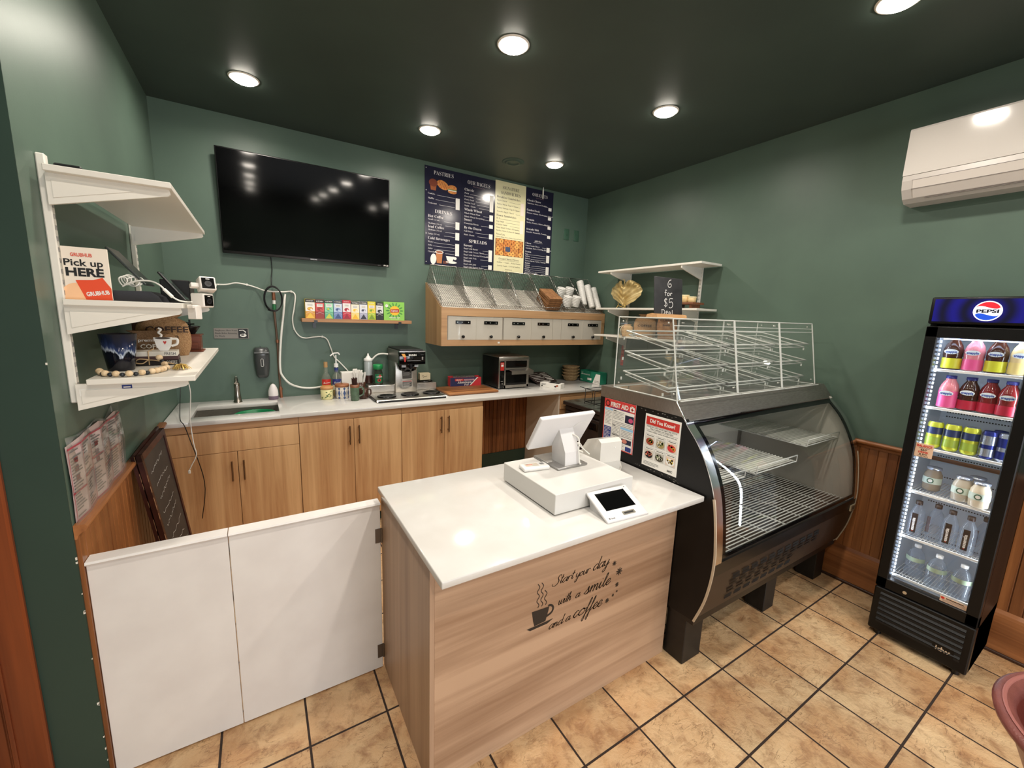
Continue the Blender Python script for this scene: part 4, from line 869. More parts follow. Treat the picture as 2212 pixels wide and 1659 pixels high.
b.mat(BLACK).cyl((TX0+.037, TYF-.001, TZ0+.125), (TX0+.037, TYF-.018, TZ0+.125), .014, n=16); b.mat(CHROME).cyl((TX0+.037, TYF-.001, TZ0+.05), (TX0+.037, TYF-.012, TZ0+.05), .008, n=12); wpart('control_strip', b, t)
for x in (TX0+.03, TX1-.03):
    for y in (TYF+.03, TYB-.03): wpart('foot', MB(BLACK).cyl((x, y, CZ), (x, y, TZ0), .014, n=12), t)
# cutting board and foil
t = thing('cutting_board', 'grooved wooden cutting board on the white worktop left of the toaster', 'cutting board', (1.7, 3.6, CZ)); CB = wood('acacia', (184, 128, 78), (136, 84, 46), 'X', 1.4)
b = MB(CB); b.box(1.445, 3.415, CZ+.004, 1.965, 3.79, CZ+.024, .005, 2); wpart('board', b, t); b = MB(mat('board_groove', (104, 62, 34), 0.6))
for y in (3.47, 3.50): b.box(1.50, y, CZ+.0236, 1.93, y+.012, CZ+.0246)
wpart('groove', b, t)
t = thing('foil_box', 'open red and navy aluminum foil box on the cutting board', 'box', (1.765, 3.775, CZ+.0245), rot=-.10); FN = mat('foil_navy', (32, 38, 84), 0.45); FR = mat('foil_red', (206, 48, 58), 0.45)
b = MB(FR); b.box(-.165, -.04, 0, .165, -.037, .088); b.box(-.165, .037, 0, .165, .04, .095); b.box(-.165, -.037, 0, -.162, .037, .088); b.box(.162, -.037, 0, .165, .037, .088); b.box(-.162, -.037, 0, .162, .037, .003); part('carton', b, t)
b = MB(); f = Frame((-.165, -.0402, .088), (1, 0, 0), (0, 0, -1), b); f.rect(.001, .001, .329, .087, FN); f.poly([(.329, .001), (.29, .001), (.2, .087), (.329, .087)][::-1], FR, .0006); f.poly([(.3, .001), (.285, .001), (.205, .08), (.22, .08)][::-1], PAPER, .0008)
f.rect(.05, .012, .14, .036, RED, .0008); f.text('HEAVY', .095, .03, .017, PAPER, 'C', .02, .07, l=.001); f.rect(.145, .016, .255, .032, mat('pale_pink', (226, 170, 176), 0.5), .0009); f.text('STANDARD', .2, .029, .013, FN, 'C', .02, .1, l=.0012)
f.text(serif('Aluminum'), .15, .06, .034, PAPER, 'C', 0, .15, l=.001, shear=.2); f.text(serif('Foil'), .17, .083, .028, PAPER, 'C', 0, l=.001, shear=.2); part('print', b, t)
FO = noisy('crumpled_foil', (220, 220, 220), (180, 180, 184), 60, rough=0.25, metal=0.9, bump=0.8); part('foil_roll', MB(FO).cyl((-.158, 0, .05), (.158, 0, .05), .033, n=16).prism([(-.13, -.03, .075), (.12, -.03, .08), (.1, .0, .1), (-.12, .01, .098)], (0, .004, .002)), t)
# small white leaflet box, black tray of leaflets, pulp carriers, green glove carton
t = thing('tea_bag_box', 'small white open carton with printed spots lying right of the toaster', 'box', (2.655, 3.47, CZ), rot=-1.05)
b = MB(PAPER); b.box(-.12, -.05, 0, .12, .05, .05, .002); b.mat(INK).box(-.03, -.035, .05, .09, .035, .052); f = Frame((-.12, -.0502, .05), (1, 0, 0), (0, 0, -1), b)
f.ell(.2, .02, .012, .009, BUN2); f.ell(.18, .03, .014, .009, INK); f.ell(.19, .028, .006, .005, RED, .0008); f.ell(.025, .034, .008, .008, INK); f.rect(.02, .012, .07, .016, GREYINK); f.rect(.02, .02, .06, .023, GREYINK); part('carton', b, t)
b = MB(mat('dark_brown_card', (58, 46, 44), 0.5)); M = Matrix.Translation((2.74, 3.80, CZ+.047)) @ Matrix.Rotation(.25, 4, 'Z') @ Matrix.Rotation(.42, 4, 'X'); b.M = M; b.box(-.17, -.11, 0, .17, .11, .012); f = Frame((-.17, .11, .0125), (1, 0, 0), (0, -1, 0), b)
b.M = M
for k in range(6): f.rect(.02, .03+k*.03, .18+.03*(k % 2), .036+k*.03, PAPER); f.rect(.22, .03+k*.03, .32, .042+k*.03, PAPER)
b.M = None; single('menu_stack', b, 'dark brown printed board lying propped behind the white carton', 'printed board', (2.74, 3.80, CZ))
PULP = noisy('moulded_pulp', (168, 144, 108), (140, 116, 82), 40, rough=0.9, bump=0.3)
for k in range(4):
    t = single('cup_carrier', MB(PULP).lathe([(.05, 0), (.07, .012), (.085, .05), (.098, .062), (.10, .066), (.09, .066), (.075, .056), (.06, .02), (.04, .012)], n=20, sx=1.15, sy=.95, close=False).lathe([(0, .03), (.03, .035), (.045, .066)], n=12, close=False),
        ['lowest moulded pulp cup carrier of the pile in the corner', 'second moulded pulp cup carrier from the bottom', 'third moulded pulp cup carrier from the bottom', 'topmost moulded pulp cup carrier of the pile'][k], 'cup carrier', (3.17, 3.79, CZ+.0005+k*.0365), group='pile of moulded pulp cup carriers', world=False)
t = thing('glove_carton', 'open green and white carton on the worktop near the right wall', 'carton', (3.325, 3.565, CZ)); GC = mat('carton_green', (30, 118, 92), 0.5)
b = MB(GC); X0_, X1_, Y0_, Y1_, H_ = 3.275, 3.378, 3.395, 3.735, .135
b.box(X0_, Y0_, CZ, X0_+.003, Y1_, CZ+H_); b.box(X1_-.003, Y0_, CZ, X1_, Y1_, CZ+H_); b.box(X0_, Y0_, CZ, X1_, Y0_+.003, CZ+H_); b.box(X0_, Y1_-.003, CZ, X1_, Y1_, CZ+H_); b.box(X0_, Y0_, CZ, X1_, Y1_, CZ+.003); b.mat(TERRA).box(X0_+.004, Y0_+.004, CZ+H_-.03, X1_-.004, Y1_-.004, CZ+H_-.028); wpart('carton', b, t)
b = MB(); f = Frame((X0_-.0003, Y1_, CZ+H_), (0, -1, 0), (0, 0, -1), b); f.poly([(.22, .134), (.27, .02), (.34, .02), (.34, .134)], PAPER); f.text('PERFORMANCE PLUS', .02, .05, .018, PAPER, 'L', .02, .15); f.text('Vinyl', .02, .03, .016, PAPER); f.rect(.13, .08, .20, .105, PAPER); f.rect(.01, .108, .05, .115, PAPER); f.text('DISPOSABLE', .255, .105, .011, INK, 'L', .02, .07, l=.001); f.text('VINYL GLOVES', .25, .12, .011, INK, 'L', .02, .085, l=.001); wpart('print', b, t)

# ================================================================== SMALL THINGS LEFT OF THE BREWER
single('air_freshener', MB(mat('white_shell', (226, 220, 218), 0.4)).lathe([(.036, .03), (.036, .05), (.034, .075), (.026, .1), (.016, .12), (.006, .128), (0, .129)], n=24, close=False).mat(mat('mauve_base', (112, 96, 112), 0.4)).lathe([(.033, 0), (.036, .006), (.036, .031)], n=24),
       'white and mauve egg-shaped air freshener beside the pipe', 'air freshener', (.072, 3.835, CZ), world=False)
CORK = wood('bamboo_lid', (212, 160, 104), (184, 130, 80), 'X', 2.0)
t = thing('canister', 'cream canister with leaf sprigs and a bamboo lid', 'canister', (.458, 3.69, CZ), group='patterned canisters with wooden lids')
part('body', MB(mat('cream_glaze', (230, 222, 164), 0.25)).lathe([(.042, 0), (.048, .006), (.049, .08), (.046, .085)], n=30), t); part('lid', MB(CORK).lathe([(.048, .086), (.051, .089), (.051, .104), (.047, .108), (0, .108)], n=30), t)
b = MB(mat('leaf_sprig', (88, 112, 62), 0.4)); rnd = random.Random(2)
for k in range(16):
    a = math.radians(rnd.uniform(-150, -20)); z = rnd.uniform(.015, .07); u = Vector((-math.sin(a), math.cos(a), 0)); c = Vector((.0492*math.cos(a), .0492*math.sin(a), z)); b.add([c+u*(.008*math.cos(q))+Vector((0, 0, .006*math.sin(q+k))) for q in [i*math.pi/3 for i in range(6)]], [list(range(6))])
part('sprig_print', b, t)
t = thing('canister', 'white canister with blue diamond pattern and a brown wooden lid', 'canister', (.578, 3.685, CZ), group='patterned canisters with wooden lids')
part('body', MB(mat('white_glaze', (226, 218, 206), 0.2)).lathe([(.048, 0), (.053, .006), (.054, .095), (.051, .10)], n=32), t); part('lid', MB(wood('walnut_lid', (176, 116, 78), (140, 86, 54), 'X', 2.0)).lathe([(.053, .10), (.057, .103), (.057, .12), (.052, .124), (0, .124)], n=32).mat(BRASS).ball((0, 0, .129), .006), t)
b = MB(mat('cobalt_print', (70, 92, 140), 0.3))
for k in range(8):
    for z, h in ((.05, .03), (.088, .012), (.012, .012)):
        a = math.radians(k*45+10+(0 if z == .05 else 0)); w_ = math.radians(12); R = .0546; b.add([(R*math.cos(a), R*math.sin(a), z-h), (R*math.cos(a+w_), R*math.sin(a+w_), z), (R*math.cos(a), R*math.sin(a), z+h), (R*math.cos(a-w_), R*math.sin(a-w_), z)], [(0, 1, 2, 3)])
    if True:
        a = math.radians(k*45+32); b.add([(.0546*math.cos(a+q), .0546*math.sin(a+q), z) for q, z in ((-.03, .03), (.03, .03), (.03, .07), (-.03, .07))], [(0, 1, 2, 3)])
part('diamond_print', b, t)
t = thing('mug', 'tall sage green mug with a rust rim filled with brown stirrers', 'mug', (.654, 3.545, CZ), rot=math.radians(0)); SG = noisy('sage_glaze', (92, 116, 92), (74, 94, 76), 30, rough=0.3)
part('body', MB(SG).lathe([(.030, 0), (.033, .004), (.035, .06), (.036, .112)], n=28).mat(mat('rust_rim', (130, 84, 58), 0.35)).lathe([(.036, .112), (.037, .136), (.034, .136), (.033, .02)], n=28, close=False), t)
part('handle', MB(SG).tube([(.034, 0, .105), (.058, 0, .108), (.072, 0, .085), (.066, 0, .05), (.034, 0, .032)], .0065, 8, curve=5), t)
b = MB(mat('brown_stirrer', (58, 30, 22), 0.5)); rnd = random.Random(4)
for k in range(46):
    a, r = rnd.uniform(0, 6.28), .017*math.sqrt(rnd.random()); x, y = r*math.cos(a), r*math.sin(a); b.cyl((x*.8, y*.8, .03), (x*1.3, y*1.3, .178+rnd.uniform(0, .018)), .0028, n=5)
tagit(link('stirrer_bundle', b), 'brown coffee stirrers standing in the sage green mug', 'stirrers', kind='stuff').location = (.654, 3.545, CZ)
t = thing('mug', 'dark brown mug half hidden behind the sage green mug', 'mug', (.735, 3.60, CZ)); BR = mat('brown_glaze', (70, 44, 34), 0.2)
part('body', MB(BR).lathe([(.03, 0), (.036, .005), (.038, .09), (.035, .09), (.033, .02), (0, .012)], n=26), t); part('handle', MB(BR).tube([(.036, 0, .078), (.058, 0, .074), (.06, 0, .035), (.036, 0, .022)], .006, 8, curve=5), t)
def syrup(label, x, y, lab, pump, lower):
    t = thing('syrup_bottle', label, 'syrup bottle', (x, y, CZ), group='flavored syrup bottles behind the canisters')
    part('bottle', MB(glassy('syrup_glass', (236, 238, 226), 1.5, 0.0, haze=0.10)).lathe([(.034, 0), (.037, .006), (.037, .16), (.030, .185), (.016, .205), (.0145, .26)], n=26), t)
    part('syrup', MB(mat('clear_syrup', (206, 190, 140) if pump else (180, 150, 84), 0.1)).lathe([(.032, .004), (.034, .012), (.034, .11), (0, .11)], n=22), t)
    b = MB(); rows_ = [[(.0375*math.sin(math.radians(a)), -.0375*math.cos(math.radians(a)), z) for a in range(-70, 71, 10)] for z in (.105, .155)]; b.mat(lab).sheet(rows_)
    rows_ = [[(.0375*math.sin(math.radians(a)), -.0375*math.cos(math.radians(a)), z) for a in range(-70, 71, 10)] for z in (.06, .105)]; b.mat(lower).sheet(rows_)
    f = Frame((-.034, -.0382, .16), (1, 0, 0), (0, 0, -1), b); f.text(script('Torani'), .034, .04, .024, PAPER, 'C', 0, .056, rot=-.12); part('label', b, t)
    if pump:
        part('neck_band', MB(NAVY).lathe([(.0155, .21), (.0155, .25)], n=18, close=False), t)
        part('pump', MB(WPLASTIC).cyl((0, 0, .255), (0, 0, .285), .018, n=18).cyl((0, 0, .285), (0, 0, .36), .006, n=10).tube([(-.045, -.008, .352), (-.02, -.003, .372), (0, 0, .375), (.02, .003, .375), (.03, .004, .36)], .006, 8, curve=4).cyl((0, 0, .1), (0, 0, .255), .004, n=8), t)
    else:
        part('cap', MB(mat('tan_cap', (176, 138, 92), 0.5)).cyl((0, 0, .255), (0, 0, .30), .0155, n=18), t)
syrup('clear syrup bottle with a red label and tan cap', .470, 3.80, RED, False, mat('label_yellow', (230, 190, 60), 0.5)); syrup('clear syrup bottle with a blue label and white pump', .552, 3.79, NAVY, True, mat('label_pale', (210, 210, 190), 0.5))
t = thing('napkin_holder', 'white carton with a gold dot behind the canisters', 'carton', (.642, 3.825, CZ)); b = MB(PAPER).box(-.05, -.045, 0, .05, .045, .205, .002); f = Frame((-.05, -.0453, .205), (1, 0, 0), (0, 0, -1), b); f.ell(.045, .12, .016, .02, GOLD, .0006); part('carton', b, t)
bpy.data.objects['napkin_holder'].name = 'paper_carton'
b = MB(PAPER); rnd = random.Random(9)
for k in range(26):
    x, y = rnd.uniform(-.028, .028), rnd.uniform(-.022, .022); M = Matrix.Translation((x, y, .075)) @ Matrix.Rotation(rnd.uniform(-.25, .25), 4, 'Y') @ Matrix.Rotation(rnd.uniform(-.2, .2), 4, 'X'); b.M = M; b.box(-.008, -.002, 0, .008, .002, .15+rnd.uniform(-.02, .01))
b.M = None; t = thing('sachet_cup', 'dark cup crammed with white paper sachets behind the green mug', 'cup', (.737, 3.77, CZ)); part('cup', MB(BR).lathe([(.04, 0), (.055, .12), (.052, .12), (.038, .004)], n=22), t)
tagit(link('paper_sachets', b), 'white paper sachets standing in the dark cup', 'sachets', kind='stuff').location = (.737, 3.77, CZ)
t = thing('squeeze_bottle', 'clear squeeze bottle half full of dark syrup with a white nozzle', 'squeeze bottle', (.834, 3.852, CZ+.0893))
part('bottle', MB(mat('clear_squeeze', (176, 184, 184), 0.2)).lathe([(.036, .075), (.036, .19), (.034, .205)], n=26, close=False), t); part('syrup', MB(mat('dark_syrup', (66, 40, 36), 0.2)).lathe([(.032, 0), (.0365, .006), (.0365, .075)], n=26), t)
part('nozzle_cap', MB(WPLASTIC).lathe([(.036, .203), (.038, .207), (.038, .225), (.022, .234), (.016, .245), (.008, .255), (.005, .272), (0, .273)], n=24), t)

# ================================================================== DARK PREP FRIDGE BEHIND THE CASE
PF = noisy('dark_bronze_steel', (64, 52, 46), (52, 42, 38), 10, rough=0.45, metal=0.4); PT = noisy('worn_grey_top', (120, 128, 118), (70, 70, 64), 14, rough=0.3, metal=0.5)
t = thing('prep_fridge', 'dark under-counter fridge with a worn grey top between the worktop and the case', 'fridge', (3.0, 2.7, 0))
wpart('cabinet', MB(PF).box(2.66, 2.15, .06, 3.36, 3.225, .862), t); wpart('top', MB(PF).box(2.628, 2.13, .862, 3.365, 3.236, .897, .003).mat(PT).box(2.634, 2.14, .897, 3.36, 3.23, .901), t)
for y0, y1 in ((2.17, 2.66), (2.68, 3.205)):
    d = wpart('door', MB(PF).box(2.635, y0, .10, 2.66, y1, .80, .006), t); wpart('handle', MB(GLOSSB).box(2.630, y1-.16 if y0 < 2.5 else y0+.03, .70, 2.637, y1-.03 if y0 < 2.5 else y0+.16, .77, .003, 2), d)
wpart('upper_rail', MB(PF).box(2.648, 2.16, .815, 2.66, 3.215, .852), t)
for x in (2.70, 3.3):
    for y in (2.2, 3.17): wpart('caster', MB(BLACK).cyl((x-.012, y, .03), (x+.012, y, .03), .03, n=14).box(x-.016, y-.016, .03, x+.016, y+.016, .06), t)
b = MB(BLACK); z0 = .904
for y in (2.76, 2.885, 3.02):
    b.tube([(2.73, y, z0), (2.73, y, z0+.15), (3.0, y, z0+.15), (3.0, y, z0)], .004, 6); b.tube([(2.73, y, z0+.02), (3.0, y, z0+.02)], .004, 6)
for x in (2.73, 3.0):
    for z in (z0+.02, z0+.15): b.tube([(x, 2.76, z), (x, 3.02, z)], .004, 6)
b.tube([(2.73, 2.93, z0+.02), (2.77, 2.96, z0+.06), (2.77, 2.96, z0+.10), (2.73, 2.93, z0+.13)], .0035, 6, curve=4); b.tube([(2.73, 3.02, z0+.15), (2.70, 3.07, z0+.165)], .0035, 6)
single('wire_rack', b, 'small black wire rack on top of the dark prep fridge', 'rack', (2.86, 2.9, z0))

# ================================================================== WHITE SHELVES ON THE RIGHT WALL
def bracket(mb, root, tip, down, th=.012):
    """tapered pressed-steel bracket under a shelf: root and tip at shelf underside height"""
    r, q = Vector(root), Vector(tip); k = Vector((0, 0, -down)); side = (q-r).cross(k).normalized()*th
    mb.prism([r-side/2, q-side/2, q-side/2+Vector((0, 0, -.02)), q+(r-q)*.05-side/2+Vector((0, 0, -.028)), r+k-side/2], side)
t = thing('wall_shelf_unit', 'white three-tier bracket shelves on the right wall behind the pastry cases', 'shelf unit', (3.24, 2.74, 1.5))
for y in (2.33, 3.16):
    b = MB(SHELFW).box(XR-.018, y-.013, 1.42, XR-.001, y+.013, 2.235, .003); b.mat(GREYINK)
    for k in range(24): b.box(XR-.0185, y-.007, 1.44+k*.033, XR-.0178, y-.003, 1.455+k*.033); b.box(XR-.0185, y+.003, 1.44+k*.033, XR-.0178, y+.007, 1.455+k*.033)
    wpart('standard', b, t)
for z in (2.232, 1.855, 1.577):
    s_ = wpart('shelf_board', MB(SHELFW).box(3.087, 2.14, z-.018, XR-.02, 3.34, z, .002), t)
    for y in (2.33, 3.16): b = MB(SHELFW); bracket(b, (XR-.018, y, z-.018), (3.095, y, z-.018), .10); wpart('bracket', b, s_)
t = thing('gold_leaf', 'gold heart-shaped metal leaf on a little stand on the middle right-wall shelf', 'ornament', (3.20, 3.07, 1.8595))
rows_ = []; n = 24
for i in range(n+1):
    v = i/n; z = .02+.235*v; hw = .205*math.sin(math.pi*min(1, .02+v*.78))**.8 if v < .9 else .205*math.sin(math.pi*.722)**.8*(1-((v-.9)/.1)**2*.35)
    hw = .21*(math.sin(math.pi*.5*min(1, v/.62))**.85 if v < .62 else (1-.42*((v-.62)/.38)**2.2)); row = []
    for j in range(-20, 21):
        q = j/20; notch = -.045*max(0, 1-abs(q)/.35)*max(0, (v-.75)/.25); row.append((.03*q*q+.012*abs(math.sin(14*(v-.55*abs(q))))*(1 if abs(q) > .03 else 0)-.01*(1-abs(q)), hw*q, z+notch+.02*math.sin(math.pi*abs(q))*v))
    rows_.append(row)
LG = noisy('aged_gold_leaf', (236, 216, 160), (190, 160, 98), 12, rough=0.34, metal=0.55)
part('blade', MB(LG).sheet(rows_), t); part('stem', MB(LG).tube([(0, 0, .225), (-.004, -.01, .255), (0, -.004, .275), (.002, .02, .285)], [.006, .006, .005, .004], 8, curve=4), t)
part('stand', MB(GOLD).tube([(-.03, -.05, 0), (-.012, -.045, .03), (-.02, -.045, .05)], .004, 6).tube([(-.03, .05, 0), (-.012, .045, .03), (-.02, .045, .05)], .004, 6).tube([(.05, 0, 0), (-.005, -.045, .02)], .004, 6).tube([(.05, 0, 0), (-.005, .045, .02)], .004, 6), t)
t = thing('wooden_riser', 'small dark wooden riser board on the middle shelf right of the chalk sign', 'riser', (3.2, 2.30, 1.855)); WR = wood('riser_walnut', (136, 86, 56), (96, 56, 34), 'Y', 1.5)
wpart('board', MB(WR).box(3.12, 2.205, 1.888, 3.28, 2.42, 1.906, .004, 2), t)
for y in (2.24, 2.39): wpart('leg', MB(WR).box(3.14, y-.01, 1.855, 3.26, y+.01, 1.888), t)
for y, x, h, lb in ((2.335, 3.19, .065, 'wider cream jar on the wooden riser'), (2.272, 3.2, .05, 'smaller cream jar at the right end of the riser')):
    t = thing('small_jar', lb, 'jar', (x, y, 1.906), group='cream jars on the wooden riser'); part('jar', MB(mat('butter_glaze', (226, 196, 140), 0.3)).lathe([(.028, 0), (.034, .006), (.036, h-.015), (.032, h-.012)], n=24), t); part('lid', MB(mat('cream_lid', (236, 216, 170), 0.35)).lathe([(.034, h-.014), (.037, h-.01), (.037, h), (0, h+.002)], n=24), t)
def sack(name, label, cat, loc, w, d, h, rot, txt, group=None, m=BURLAP, lean=0.0, ink=None):
    t = thing(name, label, cat, loc, rot, group); rows_ = []; n = 28
    for i in range(13):
        v = i/12; k = .92+.16*math.sin(math.pi*min(1, v*1.1)) if v < .8 else .98-.55*math.sin((v-.8)/.2*math.pi*.5)
        if v > .93: k += (v-.93)*4.5
        row = []
        for j in range(n):
            a = 2*math.pi*j/n; ca, sa = math.cos(a), math.sin(a); e = .55; wob = 1+.03*math.sin(5*a+7*v)*(1+2*(v > .8))
            row.append((w/2*k*wob*math.copysign(abs(ca)**e, ca), d/2*(k*.9)*wob*math.copysign(abs(sa)**e, sa)+lean*v*h, h*v))
        row.append(row[0]); rows_.append(row)
    b = MB(m).sheet(rows_); b.add(rows_[0][:-1], [list(range(n-1, -1, -1))]); part('bag', b, t)
    if txt:
        b = MB(); sl_ = lean; f = Frame((-w/2, -d/2*1.0-.004, h), (1, 0, 0), (0, sl_*-1, -1), b)
        for s, x, y, sz, wid in txt: f.text(s, x, y, sz, ink or mat('sack_ink', (56, 36, 26), 0.7), 'C', .02, wid, l=.001)
        part('print', b, t)
    return t
rr = math.radians(-58)
sack('coffee_sack', 'burlap coffee sack at the left of the lowest right-wall shelf', 'sack', (3.23, 2.775, 1.578), .20, .10, .22, rr, [('COFFEE', .1, .12, .03, .13)], 'burlap sacks behind the pastry cases')
sack('coffee_sack', 'brown paper coffee sack right of the black vase on the lowest shelf', 'sack', (3.2, 2.50, 1.578), .16, .09, .24, rr, [('COFFEE', .08, .08, .032, .12), ('beans', .08, .12, .022, .06)], 'burlap sacks behind the pastry cases', KR)
single('vase', MB(mat('matte_black_ceramic', (24, 24, 26), 0.3)).lathe([(.03, 0), (.045, .02), (.05, .1), (.042, .18), (.028, .215), (.03, .235), (.026, .235)], n=24), 'black vase between the two coffee sacks on the lowest right-wall shelf', 'vase', (3.325, 2.642, 1.578), world=False)
t = sack('drawstring_pouch', 'small tan drawstring pouch at the front of the lowest right-wall shelf', 'pouch', (3.115, 2.90, 1.578), .10, .07, .12, rr, None, m=noisy('tan_cotton', (206, 172, 124), (184, 150, 104), 60, rough=0.9, bump=.3))
part('drawstring', MB(mat('cream_string', (226, 206, 170), 0.8)).tube([(-.03, -.03, .105), (-.05, -.05, .08), (-.055, -.06, .03), (-.05, -.065, -.02)], .003, 6, curve=4).tube([(-.03, -.03, .105), (-.065, -.045, .09), (-.072, -.055, .05), (-.062, -.06, .0)], .003, 6, curve=4), t)
t = thing('hanging_strip', 'red strip with round holes hanging on the right wall under the shelves', 'strip', (XR-.004, 3.19, 1.243)); b = MB(mat('faded_red', (172, 62, 46), 0.6)).box(XR-.008, 3.172, 1.243, XR-.001, 3.210, 1.49, .002); wpart('strip', b, t); b = MB(INK)
for k in range(5): b.cyl((XR-.0086, 3.191, 1.27+k*.048), (XR-.0078, 3.191, 1.27+k*.048), .006, n=12)
wpart('holes', b, t)

# ================================================================== REFRIGERATED BAKERY CASE
KX0, KX1 = 1.745, 3.335
PROF = [(1.200, 1.262), (1.194, 1.245), (1.134, 1.179), (1.091, 1.116), (1.044, 1.022), (1.016, .939), (.998, .845), (.984, .731), (.978, .646), (.984, .536), (1.005, .413), (1.045, .288)]
PS = [(p.x, p.y) for p in spline([Vector((a, b, 0)) for a, b in PROF], 5)]
def sub(z1, z0): return [(y, z) for y, z in PS if z0-.001 <= z <= z1+.001]
def ribbon(mb, pts, x0, x1, off, th):
    """a curved band following the case front, off metres proud of it"""
    A, B = [], []
    for i, (y, z) in enumerate(pts):
        a, b = pts[max(i-1, 0)], pts[min(i+1, len(pts)-1)]; d = Vector((b[0]-a[0], b[1]-a[1])).normalized(); nn = Vector((d.y, -d.x))
        if nn.x > 0: nn = -nn
        A.append((y+nn.x*off, z+nn.y*off)); B.append((y+nn.x*(off-th), z+nn.y*(off-th)))
    mb.sheet([[(x0, y, z), (x1, y, z)] for y, z in A]); mb.sheet([[(x0, y, z), (x1, y, z)] for y, z in B])
    for x in (x0, x1): mb.sheet([[(x, a[0], a[1]), (x, b[0], b[1])] for a, b in zip(A, B)], False)
    for k in (0, -1): mb.quad((x0, *A[k]), (x1, *A[k]), (x1, *B[k]), (x0, *B[k]))
t = thing('display_case', 'black curved-glass refrigerated bakery case on black block legs', 'display case', (2.54, 1.4, 0))
poly = [(1.79, .276), (1.79, 1.29), (1.225, 1.29)]+PS+[(1.17, .276)]
CASEB = noisy('case_black_vinyl', (15, 14, 14), (11, 10, 10), 12, rough=0.4, spec=0.3); GREYW = mat('case_liner', (206, 200, 190), 0.3)
o = wpart('end_panel', MB(CASEB).prism([(KX0, y, z) for y, z in poly], (.03, 0, 0)), t)
wpart('end_panel', MB(GREYW).prism([(KX1-.03, y, z) for y, z in poly], (.03, 0, 0)), t)
SCF = mat('tape_residue', (120, 116, 110), 0.8); b = MB(SCF); rnd = random.Random(8)
for k in range(26):
    y = rnd.uniform(1.2, 1.5); z = .955-.02*(1.5-y)+rnd.uniform(-.012, .01) if k < 16 else rnd.uniform(1.262, 1.272); y = y if k < 16 else rnd.uniform(1.24, 1.7); w_ = rnd.uniform(.003, .012)
    b.quad((KX0-.0003, y, z), (KX0-.0003, y+w_, z+rnd.uniform(-.003, .003)), (KX0-.0003, y+w_, z+.004), (KX0-.0003, y, z+.003))
wpart('tape_marks', b, o)
hood = [(1.79, 1.283), (1.79, 1.3485), (1.262, 1.3495), (1.205, 1.266), (1.225, 1.283)]
b = MB(DSTEEL).prism([(KX0-.002, y, z) for y, z in hood], (KX1-KX0+.004, 0, 0)); wpart('top_hood', b, t, 'dark brushed steel hood')
b = MB(CHROME); b.cyl((KX0-.003, 1.262, 1.350), (KX0-.003, 1.198, 1.262), .004, n=8); ribbon(b, sub(1.262, .62), KX0, KX0+.055, .004, .006); wpart('chrome_trim', b, t)
b = MB(CHROME); ribbon(b, sub(1.262, .62), KX1-.045, KX1, .004, .006); wpart('chrome_trim', b, t)
for x0, x1 in ((KX0-.003, KX0+.004), (KX1-.006, KX1+.002)):
    b = MB(mat('pale_edge_moulding', (196, 182, 160), 0.35)); ribbon(b, sub(.945, .288), x0, x1, .006, .01); wpart('edge_moulding', b, t)
b = MB(GLOSSB); ribbon(b, sub(1.262, .64), KX0+.055, KX0+.082, .003, .006); ribbon(b, sub(1.262, .64), KX1-.072, KX1-.045, .003, .006); ribbon(b, sub(1.262, 1.235), KX0+.055, KX1-.045, .0035, .006); ribbon(b, sub(.672, .642), KX0+.055, KX1-.045, .0035, .006); wpart('glass_border', b, t)
b = MB(glassy('case_glass', (251, 252, 251), 1.45)); ribbon(b, sub(1.245, .655), KX0+.075, KX1-.065, .002, .004); wpart('front_glass', b, t)
b = MB(BLACKP); ribbon(b, sub(.645, .56), KX0+.004, KX1-.004, .002, .01); wpart('lower_band', b, t)
GR = mat('dark_taupe_steel', (58, 48, 42), 0.42, 0.3); b = MB(GR); ribbon(b, sub(.575, .29), KX0+.004, KX1-.006, .0005, .01); wpart('grille_panel', b, t)
b = MB(mat('vent_black', (4, 4, 4), .7))
def slot(x, z, w_):
    pts = sub(.60, .285); 
    y = [min(pts, key=lambda q: abs(q[1]-zz))[0] for zz in (z-.006, z+.006)]
    b.quad((x, y[0]-.006, z-.006), (x+w_, y[0]-.006, z-.006), (x+w_, y[1]-.005, z+.006), (x, y[1]-.005, z+.006))
for r_ in range(4):
    for k in range(11): slot(1.93+.012*(r_ % 2)+k*.086, .515-.021*r_, .062)
for r_ in range(4):
    for k in range(8): slot(1.93+.012*(r_ % 2)+k*.086, .425-.021*r_, .062)
wpart('vent_slots', b, t)
b = MB(BLACKP).box(KX0+.01, 1.05, .255, KX1-.01, 1.79, .29); wpart('base_frame', b, t)
LEGM = noisy('black_painted_wood', (26, 24, 23), (16, 15, 14), 20, rough=0.5)
for x0, x1 in ((1.758, 1.905), (2.538, 2.656), (3.19, 3.315)):
    for y0, y1 in ((1.086, 1.20), (1.65, 1.765)): wpart('leg', MB(LEGM).box(x0, y0, 0, x1, y1, .262, .003), t)
b = MB(GREYW).box(KX0+.03, 1.77, .60, KX1-.03, 1.785, 1.283); b.mat(DSTEEL)
for x in (KX0+.03, 2.52, KX1-.07): b.box(x, 1.762, .62, x+.04, 1.77, 1.28)
b.mat(mat('case_deck', (74, 62, 54), 0.4)).box(KX0+.03, .995, .575, KX1-.03, 1.78, .590); wpart('liner', b, t)
